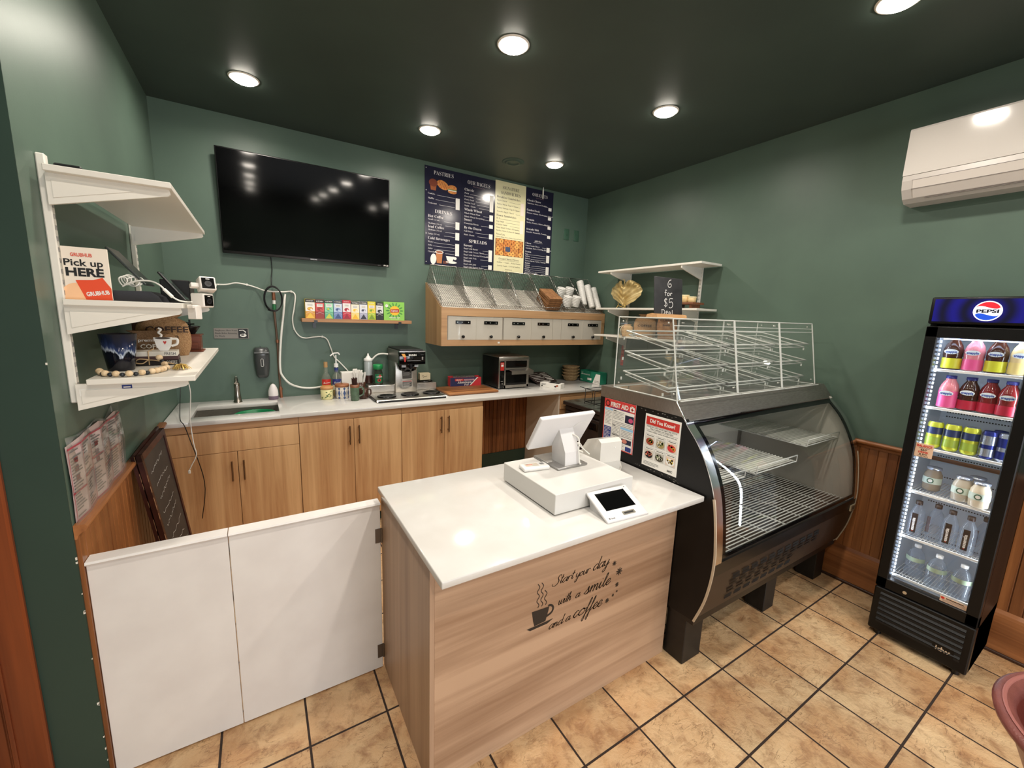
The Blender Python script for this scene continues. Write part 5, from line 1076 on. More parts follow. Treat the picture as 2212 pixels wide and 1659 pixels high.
def rack(x0, x1, y0, y1, z, pitch, cross, rail):
    b = MB(WWIRE); k = y0
    while k <= y1: b.cyl((x0, k, z), (x1, k, z), .0036, n=6, caps=False); k += pitch
    n = max(1, int((x1-x0)/cross))
    for i in range(n+1): x = x0+(x1-x0)*i/n; b.cyl((x, y0, z-.005), (x, y1, z-.005), .0032, n=6)
    if rail: b.tube([(x0, y0+.03, z), (x0, y0-.004, z), (x0, y0-.004, z+.04), (x1, y0-.004, z+.04), (x1, y0-.004, z), (x1, y0+.03, z)], .0038, 6)
    return b
for x0, x1 in ((1.80, 2.53), (2.54, 3.29)): wpart('deck_rack', rack(x0, x1, 1.012, 1.74, .612, .0215, .155, False), t)
SHG = noisy('frosted_shelf_sheet', (206, 204, 196), (196, 194, 186), 20, rough=0.3)
for x0, x1, y0, z in ((1.80, 2.20, 1.13, .925), (2.28, 2.72, 1.11, .935), (2.86, 3.295, 1.12, 1.008)):
    s_ = wpart('shelf', rack(x0, x1, y0, 1.70, z, .019, .14, True), t)
    if x0 > 2: wpart('shelf_liner', MB(SHG).box(x0+.006, y0+.03, z-.004, x1-.006, 1.69, z-.0015), s_)
wpart('rating_plate', MB(mat('tan_plate', (170, 156, 128), 0.4)).box(3.262, .971, .545, 3.325, .980, .585).mat(INK).box(3.275, .9705, .558, 3.312, .9715, .562).box(3.275, .9705, .568, 3.312, .9715, .572), t)

# posters taped to the black end of the case (they face the counter side, -x)
def pframe(b, x, y_left, y_right, z_top): return Frame((x, y_left, z_top), (0, -1, 0), (0, 0, -1), b)
def skew(mb, f, tl, tr, br, bl): pass
t = thing('poster', 'first aid poster taped to the black end of the bakery case', 'poster', (KX0, 1.63, 1.0), group='posters on the bakery case'); FAR = mat('first_aid_red', (204, 62, 60), 0.35)
b = MB(PAPER).box(KX0-.0022, 1.512, .996, KX0-.0007, 1.752, 1.280); b2 = MB(); f = pframe(b2, KX0-.0024, 1.752, 1.512, 1.280); W, H = .24, .284
f.rect(0, 0, W, H, FAR, 0); f.rect(.006, .052, W-.006, H-.006, PAPER); f.text('FIRST AID', .052, .040, .036, PAPER, 'L', .03, .135, res=3); f.ell(.027, .027, .019, .020, mat('dark_badge', (70, 22, 20), 0.4)); f.ell(.027, .027, .013, .013, FAR, .0007); f.rect(.198, .018, .232, .044, PAPER); f.rect(.208, .012, .222, .02, PAPER); f.rect(.212, .022, .218, .040, RED, .0008); f.rect(.205, .028, .225, .034, RED, .0008)
f.rect(.05, .046, .2, .050, NAVY); SKY = mat('sky_print', (150, 196, 230), 0.5); DKP = mat('dark_photo', (30, 34, 60), 0.4); SKINP = mat('photo_skin', (206, 128, 110), 0.4)
f.rect(.008, .055, .07, .066, SKY, .0006); f.rect(.008, .165, .066, .268, NAVY, .0006); f.rect(.168, .07, .232, .115, DKP, .0006); f.ell(.21, .095, .016, .013, mat('photo_rose', (200, 80, 120), 0.4), .0008); f.rect(.14, .145, .232, .158, SKY, .0006); f.rect(.152, .21, .226, .238, DKP, .0006); f.ell(.175, .223, .02, .012, SKINP, .0008); f.rect(.185, .25, .228, .276, NAVY, .0006)
for x0, y0, x1, n in ((.012, .07, .064, 10), (.078, .062, .16, 6), (.078, .122, .228, 2), (.078, .15, .13, 7), (.145, .163, .228, 5), (.078, .205, .145, 5), (.078, .245, .175, 4), (.012, .172, .06, 10)):
    for k in range(n): f.rect(x0, y0+k*.0085, x1-.012*(k % 3 == 2), y0+k*.0085+.002, PAPER if y0 == .172 else GREYINK, .0009)
for x0, y0, x1, y1 in ((.073, .055, .0745, .275), (.073, .14, .234, .1415), (.073, .198, .234, .1995), (.135, .142, .1365, .198)): f.rect(x0, y0, x1, y1, INK, .0008)
f.rect(.078, .058, .1, .061, INK, .001); f.rect(.078, .145, .1, .148, INK, .001); f.rect(.078, .201, .1, .204, INK, .001)
wpart('sheet', b, t); wpart('print', b2, t)
t = thing('poster', 'did you know poster with six bowls of food on the bakery case', 'poster', (KX0, 1.33, .97), group='posters on the bakery case')
b = MB(PAPER).box(KX0-.0022, 1.222, .970, KX0-.0007, 1.442, 1.254); b2 = MB(); f = pframe(b2, KX0-.0024, 1.442, 1.222, 1.254); W, H = .22, .284
f.rect(.008, .012, W-.008, .056, RED); f.text('Did You Know?', W/2, .042, .027, PAPER, 'C', .03, .155, res=3)
for y, s, wd in ((.068, 'Eating too many added sugars may lead to', .185), (.078, 'type 2 diabetes and weight gain.', .145), (.094, 'Try these healthy options throughout your day:', .19)): f.text(s, W/2, y, .009, INK, 'C', .01, wd)
f.line([(.012, .06), (W-.012, .06), (W-.012, .083), (.012, .083), (.012, .06)], .001, INK)
FOODS = [((150, 60, 40), (226, 150, 60), (110, 140, 60)), ((160, 140, 90), (226, 222, 206), (120, 130, 70)), ((200, 40, 40), (240, 180, 60), (230, 90, 60)), ((40, 34, 32), (206, 70, 60), (230, 150, 120)), ((70, 64, 50), (150, 160, 120), (226, 220, 200)), ((236, 234, 230), (226, 190, 70), (130, 110, 70))]
for i, (c0, c1, c2) in enumerate(FOODS):
    x, y = .012+(i % 3)*.068, .106+(i//3)*.072; f.line([(x, y), (x+.06, y), (x+.06, y+.062), (x, y+.062), (x, y)], .001, GREYINK); f.rect(x+.008, y+.006, x+.052, y+.0085, INK); f.rect(x+.003, y+.014, x+.057, y+.059, mat('food_bg%d' % (i % 3), [(214, 204, 190), (190, 186, 176), (226, 200, 180)][i % 3], .5), .0005)
    f.ell(x+.03, y+.04, .025, .019, mat('bowl%d' % i, c0, .4), .0007); rnd = random.Random(i)
    for k in range(12): f.ell(x+.03+rnd.uniform(-.016, .016), y+.036+rnd.uniform(-.01, .01), .006, .0045, mat('food%d%d' % (i, k % 2), (c1, c2)[k % 2], .4), .0009, 8, k)
for k in range(3): f.rect(.012, .258+k*.007, .11-.02*(k == 2), .260+k*.007, GREYINK)
f.text('NYC', W-.04, .272, .015, INK, 'C', .04, .03)
wpart('sheet', b, t); wpart('print', b2, t)

# ================================================================== CLEAR PASTRY CASES AND TRAYS
AZ = 1.3545
AX = [(1.747, 2.274), (2.280, 2.762), (2.768, 3.200)]
NM = ['left', 'middle', 'right']
def ycase(z): return 1.264+(z-AZ)/(1.757-AZ)*.071
for i, (x0, x1) in enumerate(AX):
    t = thing('pastry_case', ['clear acrylic pastry case nearest the service counter', 'clear acrylic pastry case in the middle of the case top', 'clear acrylic pastry case at the right end of the case top'][i], 'pastry case', ((x0+x1)/2, 1.48, AZ), group='clear pastry cases on the bakery case')
    zt, yb_ = 1.757, 1.692
    b = MB(ACRYL); side = lambda x: [(x, 1.264, AZ), (x, yb_, AZ), (x, yb_, zt), (x, 1.335, zt)]
    for x in (x0, x1): b.add(side(x), [(0, 1, 2, 3)])
    b.add([(x0, 1.264, AZ), (x1, 1.264, AZ), (x1, 1.335, zt), (x0, 1.335, zt)], [(0, 1, 2, 3)]); b.add([(x0, 1.335, zt), (x1, 1.335, zt), (x1, yb_, zt), (x0, yb_, zt)], [(0, 1, 2, 3)])
    b.add([(x0, 1.264, AZ+.002), (x1, 1.264, AZ+.002), (x1, yb_, AZ+.002), (x0, yb_, AZ+.002)], [(0, 1, 2, 3)]); wpart('shell', b, t)
    b = MB(ACEDGE); r = .0040
    for x in (x0+.001, x1-.001):
        P = side(x)
        for k in range(4): b.cyl(P[k], P[(k+1) % 4], r, n=6)
    for y, z in ((1.264, AZ+.002), (1.335, zt), (yb_, zt), (yb_, AZ+.002), (1.264-.02, AZ+.001)): b.cyl((x0, y, z), (x1, y, z), r*.85, n=6)
    b.cyl((x0, ycase(1.70), 1.70), (x1, ycase(1.70), 1.70), r*.6, n=6)
    for z in (1.722,): b.cyl((x0, ycase(z), z), (x1, ycase(z), z), r*.5, n=6)
    wpart('edges', b, t)
    d = wpart('rear_door', MB(ACRYL).box(x0+.02, yb_+.004, AZ+.02, (x0+x1)/2-.004, yb_+.008, zt-.02).box((x0+x1)/2+.004, yb_+.004, AZ+.02, x1-.02, yb_+.008, zt-.02), t)
    b = MB(SCR)
    for x in (x0+.004, x1-.004):
        for y, z in ((1.29, AZ+.03), (1.36, 1.735), (yb_-.03, 1.735), (yb_-.03, AZ+.03)): b.ball((x, y, z), .005, 8, 6)
    wpart('screws', b, t)
    b = MB(ACEDGE)
    for zb_, zf in ((1.66, 1.60), (1.545, 1.49), (1.432, 1.382)):
        for x in (x0+.010, x1-.010): b.cyl((x, 1.652, zb_-.012), (x, 1.652, zb_-.028), .005, n=8); b.cyl((x, 1.36, zf-.006), (x, 1.36, zf-.022), .005, n=8)
    wpart('tray_pegs', b, t)
    for k, (zb_, zf) in enumerate(((1.66, 1.60), (1.545, 1.49), (1.432, 1.382))):
        a, c = x0+.02, x1-.016; yf, yk = 1.338, 1.650
        tt = thing('acrylic_tray', '%s slanted clear tray in the %s pastry case' % (['top', 'middle', 'bottom'][k], ['leftmost', 'middle', 'rightmost'][i]), 'tray', ((a+c)/2, 1.49, zf), group='clear trays in the pastry cases')
        b = MB(ACRYL); n = Vector((0, -(zb_-zf), yk-yf)).normalized()*.022; B = [Vector((a+.012, yf+.01, zf)), Vector((c-.012, yf+.01, zf)), Vector((c-.012, yk-.01, zb_)), Vector((a+.012, yk-.01, zb_))]; T_ = [Vector((a, yf, zf))+n, Vector((c, yf, zf))+n, Vector((c, yk, zb_))+n, Vector((a, yk, zb_))+n]
        b.add(B+T_, [(0, 1, 2, 3), (0, 1, 5, 4), (1, 2, 6, 5), (2, 3, 7, 6), (3, 0, 4, 7)]); wpart('tray', b, tt)
        b = MB(ACEDGE); b.tube(T_, .0046, 6, True); b.tube(B, .0032, 6, True); wpart('rim', b, tt)
# chalk sign on its wooden foot
t = thing('chalk_sign', 'small chalkboard in a wooden foot reading 6 for $5 deal', 'chalk sign', (2.05, 1.60, 1.760)); CHB = noisy('chalkboard_black', (32, 32, 34), (44, 44, 46), 16, rough=0.6)
M = Matrix.Translation((2.05, 1.60, 1.761)); lean = Matrix.Rotation(-.10, 4, 'X')
wpart('foot', MB(wood('birch_foot', (214, 170, 122), (190, 144, 98), 'X', 2.0)).prism([(1.918, 1.57, 1.761), (1.918, 1.65, 1.761), (1.918, 1.645, 1.778), (1.918, 1.612, 1.786), (1.918, 1.575, 1.780)], (.264, 0, 0)), t)
b = MB(CHB); b.M = M @ lean; b.box(-.124, -.004, .014, .124, .004, .232, .004, 2); wpart('board', b, t)
b = MB(); f = Frame(M @ lean @ Vector((-.124, -.0042, .232)), (1, 0, 0), (M @ lean).to_3x3() @ Vector((0, 0, -1)), b); CK = mat('chalk_white', (206, 204, 200), 0.9)
def stroke(pts, w_=.0042, sp=6): f.line([(p.x, p.y) for p in spline([Vector((x, y, 0)) for x, y in pts], sp)], w_, CK)
stroke([(.142, .012), (.125, .018), (.113, .034), (.116, .052), (.13, .056), (.142, .047), (.138, .036), (.122, .038)])
stroke([(.103, .075), (.094, .073), (.091, .085), (.091, .105)]); stroke([(.084, .088), (.102, .086)]); stroke([(.118, .088), (.109, .094), (.113, .104), (.124, .102), (.126, .092), (.118, .088)]); stroke([(.134, .09), (.136, .104)]); stroke([(.136, .095), (.143, .088), (.151, .09)])
stroke([(.107, .127), (.094, .123), (.084, .132), (.09, .142), (.104, .148), (.106, .16), (.094, .166), (.082, .160)]); stroke([(.098, .118), (.092, .172)]); stroke([(.158, .12), (.13, .122), (.128, .142), (.146, .138), (.158, .15), (.152, .168), (.134, .174), (.124, .168)])
stroke([(.064, .187), (.062, .212)]); stroke([(.056, .188), (.076, .186), (.088, .198), (.078, .211), (.058, .213)]); stroke([(.098, .203), (.112, .200), (.108, .193), (.1, .196), (.099, .207), (.111, .211)]); stroke([(.135, .198), (.125, .197), (.123, .207), (.133, .209), (.136, .198), (.138, .21)]); stroke([(.154, .186), (.154, .211)])
wpart('chalk_writing', b, t)

# ================================================================== TILL ON THE ISLAND
t = thing('cash_drawer', 'white cash drawer box on the service counter', 'cash drawer', (1.2, 1.43, IZ)); b = MB(mat('drawer_white', (212, 210, 206), 0.25)); b.box(.985, 1.226, IZ+.006, 1.432, 1.640, IZ+.094, .002)
wpart('housing', b, t); wpart('feet', MB(BLACK).box(1.0, 1.24, IZ, 1.42, 1.62, IZ+.006), t); DT = IZ+.094
t = thing('pos_terminal', 'white point-of-sale screen seen from behind on a steel base', 'till screen', (1.245, 1.53, DT))
WS = mat('screen_shell_white', (216, 214, 214), 0.3)
b = MB(mat('silver_base', (170, 168, 166), 0.3, 0.7)); b.box(1.155, 1.43, DT, 1.338, 1.637, DT+.012, .005, 2); wpart('base', b, t)
b = MB(WS); b.prism([(1.205, 1.442, DT+.012), (1.205, 1.446, DT+.075), (1.205, 1.515, DT+.205), (1.205, 1.56, DT+.20), (1.205, 1.545, DT+.012)], (.085, 0, 0)); wpart('neck', b, t)
M = Matrix.Translation((1.232, 1.522, DT+.165)) @ Matrix.Rotation(.02, 4, 'Z') @ Matrix.Rotation(math.radians(31), 4, 'X')
b = MB(WS); b.M = M; b.box(-.166, -.012, -.098, .166, .012, .105, .006, 2); wpart('screen_shell', b, t)
b = MB(GLOSSB); b.M = M; b.box(-.156, .012, -.088, .156, .0125, .095); wpart('screen', b, t)
b = MB(WPLASTIC); b.M = M; b.tube([(.055, -.0125, .015), (.075, -.014, .045), (.105, -.014, .055), (.135, -.014, .05)], .0012, 5, curve=5); wpart('moulded_line', b, t)
b = MB(CW); b.tube([(1.275, 1.49, DT+.15), (1.287, 1.45, DT+.135), (1.278, 1.435, DT+.08), (1.282, 1.427, DT+.02), (1.292, 1.43, DT+.015)], .0035, 8, curve=6).tube([(1.30, 1.53, DT+.13), (1.345, 1.55, DT+.15), (1.38, 1.60, DT+.11), (1.36, 1.63, DT+.02)], .004, 8, curve=6).tube([(1.33, 1.56, DT+.08), (1.36, 1.57, DT+.1), (1.39, 1.57, DT+.06), (1.43, 1.52, DT+.012)], .003, 8, curve=6); wpart('cable', b, t)
t = thing('card_reader', 'small white card reader lying on the cash drawer', 'card reader', (1.072, 1.505, DT), rot=-.15); b = MB(WPLASTIC).box(-.068, -.033, 0, .068, .033, .020, .008, 3); part('body', b, t)
b = MB(); f = Frame((-.06, .026, .0203), (1, 0, 0), (0, -1, 0), b); f.rect(.012, .008, .078, .04, mat('screen_beige', (206, 196, 180), .4)); f.rect(.018, .012, .04, .016, GREYINK, .0006); f.rect(.018, .02, .05, .024, ORANGE, .0006)
for k in range(4): f.rect(.09+k*.005, .012, .093+k*.005, .034, GREYINK, .0006)
part('display', b, t)
t = thing('receipt_printer', 'white rounded receipt printer behind the cash drawer', 'receipt printer', (1.54, 1.56, IZ), rot=math.radians(-6)); b = MB(mat('printer_white', (216, 213, 206), 0.2))
pr = [(.085, 0), (.085, .17), (.06, .185), (-.03, .16), (-.075, .10), (-.085, .02), (-.085, 0)]
b.prism([(-.062, -y, z) for y, z in pr], (.135, 0, 0)); part('body', b, t); part('panel_line', MB(mat('printer_grey', (196, 194, 188), .3)).box(-.0625, -.087, 0, .0735, -.075, .065, .002), t); part('power_light', MB(WPLASTIC).cyl((.03, -.0855, .14), (.03, -.0875, .14), .004, n=10), t)
part('cable', MB(CW).tube([(.075, .0, .06), (.11, .02, .07), (.135, 0, .03), (.12, -.04, .008), (.07, -.09, .006), (.02, -.13, .006)], .0045, 8, curve=6).tube([(-.06, .06, .09), (-.09, .07, .13), (-.12, .05, .11), (-.11, .0, .1)], .004, 8, curve=6), t)
t = thing('customer_display', 'white customer payment tablet tilted at the counter edge before the cash drawer', 'payment tablet', (1.244, 1.066, IZ), rot=math.radians(-4.6))
M = Matrix.Translation((0, 0, .0075)) @ Matrix.Rotation(math.radians(23.5), 4, 'X')
b = MB(WS); b.M = M; b.box(-.109, 0, -.012, .109, .165, 0, .004, 2); part('bezel', b, t)
b = MB(); f = Frame(M @ Vector((-.109, .165, 0)), (1, 0, 0), M.to_3x3() @ Vector((0, -1, 0)), b); f.rect(.030, .020, .188, .112, GLOSSB, .0006); part('screen', b, t)
b = f.mb = MB(); f.rect(.095, .130, .160, .148, mat('reader_slot', (120, 116, 104), .4), .0006); f.rect(.103, .135, .152, .143, INK, .0009); part('card_slot', b, t)
b = f.mb = MB(); f.text('clover', .026, .153, .010, GREYINK, 'L', .02, .022); f.rect(.016, .145, .023, .153, GREYINK); f.ell(.2, .010, .003, .003, GREYINK); part('print', b, t)
b = MB(WS); b.prism([(-.092, .02, 0), (-.092, .02, .006), (-.092, .135, .055), (-.092, .150, .05), (-.092, .135, 0)], (.184, 0, 0)); part('stand', b, t)

# ================================================================== AIR CONDITIONER
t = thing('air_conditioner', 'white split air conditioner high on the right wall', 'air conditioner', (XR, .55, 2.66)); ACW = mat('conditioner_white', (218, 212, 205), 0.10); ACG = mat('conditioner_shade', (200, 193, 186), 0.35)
ya, yb2 = .08, .992
prof = [(3.388, 2.868), (3.215, 2.858), (3.200, 2.852), (3.195, 2.842), (3.192, 2.62), (3.193, 2.605)]
b = MB(ACW).prism([(x, ya, z) for x, z in prof+[(3.388, 2.605)]], (0, yb2-ya, 0)); wpart('front_panel', b, t)
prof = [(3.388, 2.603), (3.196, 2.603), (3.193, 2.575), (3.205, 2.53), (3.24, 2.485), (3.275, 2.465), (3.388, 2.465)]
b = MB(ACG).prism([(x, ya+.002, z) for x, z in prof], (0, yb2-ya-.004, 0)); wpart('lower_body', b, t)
b = MB(mat('conditioner_louvre', (214, 206, 198), 0.35)); b.prism([(3.1915, ya+.05, 2.573), (3.2025, ya+.05, 2.529), (3.236, ya+.05, 2.486), (3.240, ya+.05, 2.490), (3.208, ya+.05, 2.532), (3.196, ya+.05, 2.574)], (0, yb2-ya-.10, 0)); wpart('louvre', b, t)
b = MB(mat('conditioner_seam', (110, 102, 96), .6)); b.box(3.1925, ya+.045, 2.5735, 3.1965, yb2-.045, 2.576); b.box(3.2015, ya+.045, 2.528, 3.2055, yb2-.045, 2.5305); b.box(3.242, ya+.3, 2.478, 3.25, yb2-.10, 2.484); wpart('seams', b, t)

# ================================================================== DRINKS FRIDGE
FX, FY0, FY1, FZ = 2.93, .308, .704, 1.909
t = thing('drinks_fridge', 'tall narrow black glass-door drinks fridge with a lit blue sign', 'drinks fridge', (3.15, .506, 0))
FB = noisy('fridge_black', (10, 9, 9), (7, 7, 7), 20, rough=0.4, spec=0.3); FW = mat('fridge_liner_white', (214, 222, 230), 0.35)
xi, xb = 2.985, 3.36
b = MB(FB); b.box(xi, FY0, .03, xb+.02, FY0+.025, FZ-.01); b.box(xi, FY1-.025, .03, xb+.02, FY1, FZ-.01); b.box(xb, FY0, .03, xb+.02, FY1, FZ-.01); b.box(xi, FY0, FZ-.02, xb+.02, FY1, FZ-.005); b.box(xi, FY0, .03, xb+.02, FY1, .29); wpart('cabinet', b, t)
b = MB(FW); b.box(xi, FY0+.025, .29, xb, FY0+.030, 1.745); b.box(xi, FY1-.030, .29, xb, FY1-.025, 1.745); b.box(xb-.006, FY0+.03, .29, xb, FY1-.03, 1.745); b.box(xi, FY0+.03, 1.740, xb, FY1-.03, 1.745); b.box(xi, FY0+.03, .29, xb, FY1-.03, .296)
b.mat(INK)
for z in (1.28, 1.255, 1.02, .995, .90, .77, .74, .52):
    for k in range(26): b.box(xb-.0075, FY0+.06+k*.011, z, xb-.006, FY0+.066+k*.011, z+.006)
wpart('liner', b, t)
b = MB(FB); b.box(FX, FY0, 1.776, xi, FY1, FZ, .008, 2); wpart('header', b, t)
SIGN = mat('lit_blue_sign', (10, 12, 120), 0.3)
def signmat():
    N, L, bb = nodes(SIGN); tc = N.new('ShaderNodeTexCoord'); mp = N.new('ShaderNodeMapping'); mp.inputs['Scale'].default_value = (0, 1, 1); L.new(tc.outputs['Object'], mp.inputs[0])
    wv = N.new('ShaderNodeTexWave'); wv.wave_type = 'RINGS'; wv.rings_direction = 'SPHERICAL'; wv.inputs['Scale'].default_value = 4.2; wv.inputs['Distortion'].default_value = 0.6; wv.inputs['Detail'].default_value = 2; L.new(mp.outputs[0], wv.inputs['Vector'])
    cr = N.new('ShaderNodeValToRGB'); cr.color_ramp.elements[0].color = (0.002, 0.002, 0.02, 1); cr.color_ramp.elements[1].color = (0.012, 0.008, 0.42, 1); L.new(wv.outputs['Fac'], cr.inputs[0])
    L.new(cr.outputs[0], bb.inputs['Emission Color']); bb.inputs['Emission Strength'].default_value = 0.42; bb.inputs['Base Color'].default_value = (.004, .004, .02, 1)
signmat()
hc = Vector((FX-.001, .506, 1.842)); sg = MB(SIGN).box(FX-.0012, FY0+.014, 1.789, FX+.001, FY1-.014, 1.899); hd = link('lit_panel', sg, t, hc); hd.location = hc-Vector(t.location)
b = MB(); f = Frame((FX-.0014, .506, 1.842), (0, -1, 0), (0, 0, -1), b); EW = mat('sign_white', (236, 238, 244), .4, emit=.75); ER = mat('sign_red', (220, 30, 44), .4, emit=.6); EB = mat('sign_blue', (20, 70, 190), .4, emit=.6); EK = mat('sign_ink', (14, 18, 40), .4)
R = .047; f.ell(0, 0, R, R, EW, .0004, 40)
def cap(sgn):
    pts = []; r = R*.9
    y0 = -.017 if sgn < 0 else .017
    a0 = math.asin(abs(y0)/r)
    for k in range(25): a = a0+(math.pi-2*a0)*k/24; pts.append((r*math.cos(a), sgn*r*math.sin(a)))
    n = 12
    for k in range(1, n): x = -math.sqrt(r*r-y0*y0)+2*math.sqrt(r*r-y0*y0)*k/n; pts.append((x, y0+.006*math.sin(x/R*3.0)))
    return pts
f.poly(cap(-1), ER, .0008); f.poly(cap(1), EB, .0008); f.text('PEPSI', 0, .0075, .021, EK, 'C', .04, .072, l=.0012, res=3); wpart('emblem', b, hd)
d = thing('door', None, None); del_ = None
bpy.data.objects.remove(d)
b = MB(FB); b.box(FX, FY0, .30, FX+.05, FY0+.047, 1.764, .004); b.box(FX, FY1-.047, .30, FX+.05, FY1, 1.764, .004); b.box(FX, FY0, 1.708, FX+.05, FY1, 1.764, .004); b.box(FX, FY0, .30, FX+.05, FY1, .360, .004); dr = wpart('door', b, t)
wpart('glass', MB(CLEAR).box(FX+.012, FY0+.044, .356, FX+.016, FY1-.044, 1.712), dr); wpart('lock', MB(CHROME).cyl((FX, .579, .325), (FX-.004, .579, .325), .009, n=16), dr)
LEDM = mat('fridge_led', (206, 226, 255), .4, emit=5.0); b = MB(LEDM)
for k in range(62): b.box(FX+.052, FY1-.056, .37+k*.0215, FX+.057, FY1-.050, .382+k*.0215); pass
b.box(FX+.052, FY0+.06, 1.700, FX+.060, FY1-.06, 1.706); wpart('led_strip', b, t)
l = bpy.data.lights.new('fridge_lamp', 'AREA'); l.shape = 'RECTANGLE'; l.size = .03; l.size_y = .28; l.energy = .9; l.color = (.80, .90, 1); o = bpy.data.objects.new('fridge_lamp', l); COL.objects.link(o); o.parent = t; o.location = Vector((3.03, .506, 1.735))-Vector(t.location); o.rotation_euler = (0, 0, 0)
for yy, ry in ((FY1-.036, 1), (FY0+.036, -1)):
    l = bpy.data.lights.new('fridge_lamp', 'AREA'); l.shape = 'RECTANGLE'; l.size = 1.3; l.size_y = .02; l.energy = 2.3; l.color = (.80, .90, 1); o = bpy.data.objects.new('fridge_lamp', l); COL.objects.link(o); o.parent = t; o.location = Vector((FX+.066, yy, 1.03))-Vector(t.location)
    o.rotation_euler = Vector((.75, -ry*.66, 0)).to_track_quat('-Z', 'Y').to_euler() if False else Matrix((( 0, -ry*.66, -.75), (0, .75*-1, ry*.66), (1, 0, 0))).to_euler()
for z in (1.545, 1.345, 1.125, .876, .615, .375):
    b = MB(WWIRE); x0, x1, y0, y1 = 2.998, 3.345, FY0+.036, FY1-.036
    b.box(x0-.006, y0, z-.010, x0, y1, z+.004, .002)
    k = y0+.006
    while k < y1: b.cyl((x0, k, z-.004), (x1, k, z-.004), .0018, n=4, caps=False); k += .0135
    for x in (3.05, 3.2, 3.33): b.cyl((x, y0, z-.008), (x, y1, z-.008), .0025, n=5)
    wpart('wire_shelf', b, t)
b = MB(FB); b.box(FX+.004, FY0, .03, xi, FY1, .292, .006); b.mat(mat('grille_shadow', (6, 6, 6), .6))
for k in range(6): b.box(FX+.002, FY0+.03, .085+k*.031, FX+.0045, FY1-.03, .098+k*.031)
b.mat(FB)
for k in range(6): b.prism([(FX+.004, FY0+.03, .098+k*.031), (FX-.004, FY0+.03, .104+k*.031), (FX+.004, FY0+.03, .114+k*.031)], (0, FY1-FY0-.06, 0))
wpart('grille', b, t); b = MB(FB).box(FX, .36, .082, FX+.004, .44, .135); f = Frame((FX-.0004, .44, .135), (0, -1, 0), (0, 0, -1), b); f.text('idw', .04, .036, .034, mat('tan_badge', (200, 178, 150), .4), 'C', .02, .055); wpart('badge', b, t)
for y in (FY0+.04, FY1-.04):
    for x in (2.97, 3.33): wpart('foot', MB(BLACK).cyl((x, y, 0), (x, y, .032), .016, n=12), t)
TANS = mat('tan_sticker', (214, 178, 148), .6)
t2 = wpart('sticker', MB(TANS).box(FX+.0105, .588, 1.083, FX+.0118, .657, 1.156), dr); b = MB(); f = Frame((FX+.0103, .657, 1.156), (0, -1, 0), (0, 0, -1), b)
for s, y, sz, m_, wd in (('BALANCE', .018, .016, RED, .058), ('WHAT YOU', .026, .008, GREYINK, .04), ('EAT', .038, .013, INK, .024), ('DRINK', .050, .013, RED, .04), ('& DO', .060, .010, INK, .03)): f.text(s, .0345, y, sz, m_, 'C', .03, wd)
for k in (-1, 0, 1): f.line([(.0345+k*.013+.006*math.cos(a), .067+.004*math.sin(a)) for a in [i*math.pi/6 for i in range(13)]], .0012, INK)
wpart('sticker_print', b, t2)
t2 = wpart('sticker', MB(TANS).box(FX+.0105, .352, .362, FX+.0118, .452, .390), dr); b = MB(); f = Frame((FX+.0103, .452, .390), (0, -1, 0), (0, 0, -1), b); f.ell(.01, .008, .007, .006, RED); f.rect(.022, .004, .085, .008, INK)
for k in range(3): f.rect(.022-.012*(k > 0), .011+k*.005, .09, .0125+k*.005, GREYINK)
wpart('sticker_print', b, t2)
# drinks, every one its own
PET = glassy('clear_pet', (240, 244, 248), 1.45, 0.02, haze=.10, hazecol=(206, 216, 230))
def label_wrap(mb, m_, r, z0, z1, a0=100, a1=260, n=14): mb.mat(m_).sheet([[(r*math.cos(math.radians(a0+(a1-a0)*i/n)), r*math.sin(math.radians(a0+(a1-a0)*i/n)), z) for i in range(n+1)] for z in (z0, z1)])
def drink(name, label, cat, loc, prof, bodym, capspec, labels, text=None, group=None, liquid=None):
    t = thing(name, label, cat, loc, group=group)
    part('can' if cat == 'can' else 'bottle', MB(bodym).lathe(prof, n=22), t)
    if liquid: part('liquid', MB(liquid[0]).lathe([(0, .004)]+[(r*.94, z) for r, z in prof if z <= liquid[1] and r > 0]+[(0, liquid[1])], n=18), t)
    if capspec: part('cap', MB(capspec[0]).lathe([(capspec[1], capspec[2]), (capspec[1], capspec[3]), (0, capspec[3])], n=16), t)
    if labels:
        b = MB()
        for m_, r, z0, z1 in labels: label_wrap(b, m_, r, z0, z1)
        if text:
            for s, z, sz, m_, wd in text:
                rr_ = labels[0][1]+.0006; f = Frame((-rr_-.0004, .0, z), (0, -1, 0), (0, 0, -1), b); f.ell(0, -.006, wd*.62, sz*.75, mat('snow_label', (226, 236, 240), .4), .0003); f.text(s, 0, 0, sz, m_, 'C', .03, wd, l=.001)
        part('label', b, t)
    return t
JP = [(.03, 0), (.037, .004), (.037, .055), (.035, .062), (.037, .07), (.037, .10), (.030, .125), (.019, .145), (.018, .155)]
BLU = mat('bottle_blue_print', (30, 70, 160), .4); CAPB = mat('blue_cap', (36, 40, 120), .4); CAPK = mat('brown_cap', (40, 20, 16), .4); DTEA = mat('dark_tea', (64, 34, 24), .12); PINKT = mat('pink_juice', (214, 130, 140), .12); PALEJ = mat('pale_lemon_juice', (238, 214, 160), .15); YEL = mat('yellow_label', (206, 206, 50), .4); PNK = mat('pink_label', (222, 84, 140), .4); REDL = mat('berry_label', (178, 30, 58), .4); PLB = mat('cream_label', (240, 216, 140), .4); REDJ = mat('red_juice', (120, 34, 36), .12)
g = 'juice bottles in the drinks fridge'
YS = [.612, .537, .461, .385]
sp = lambda z: [('snapple', z, .017, BLU, .042)]
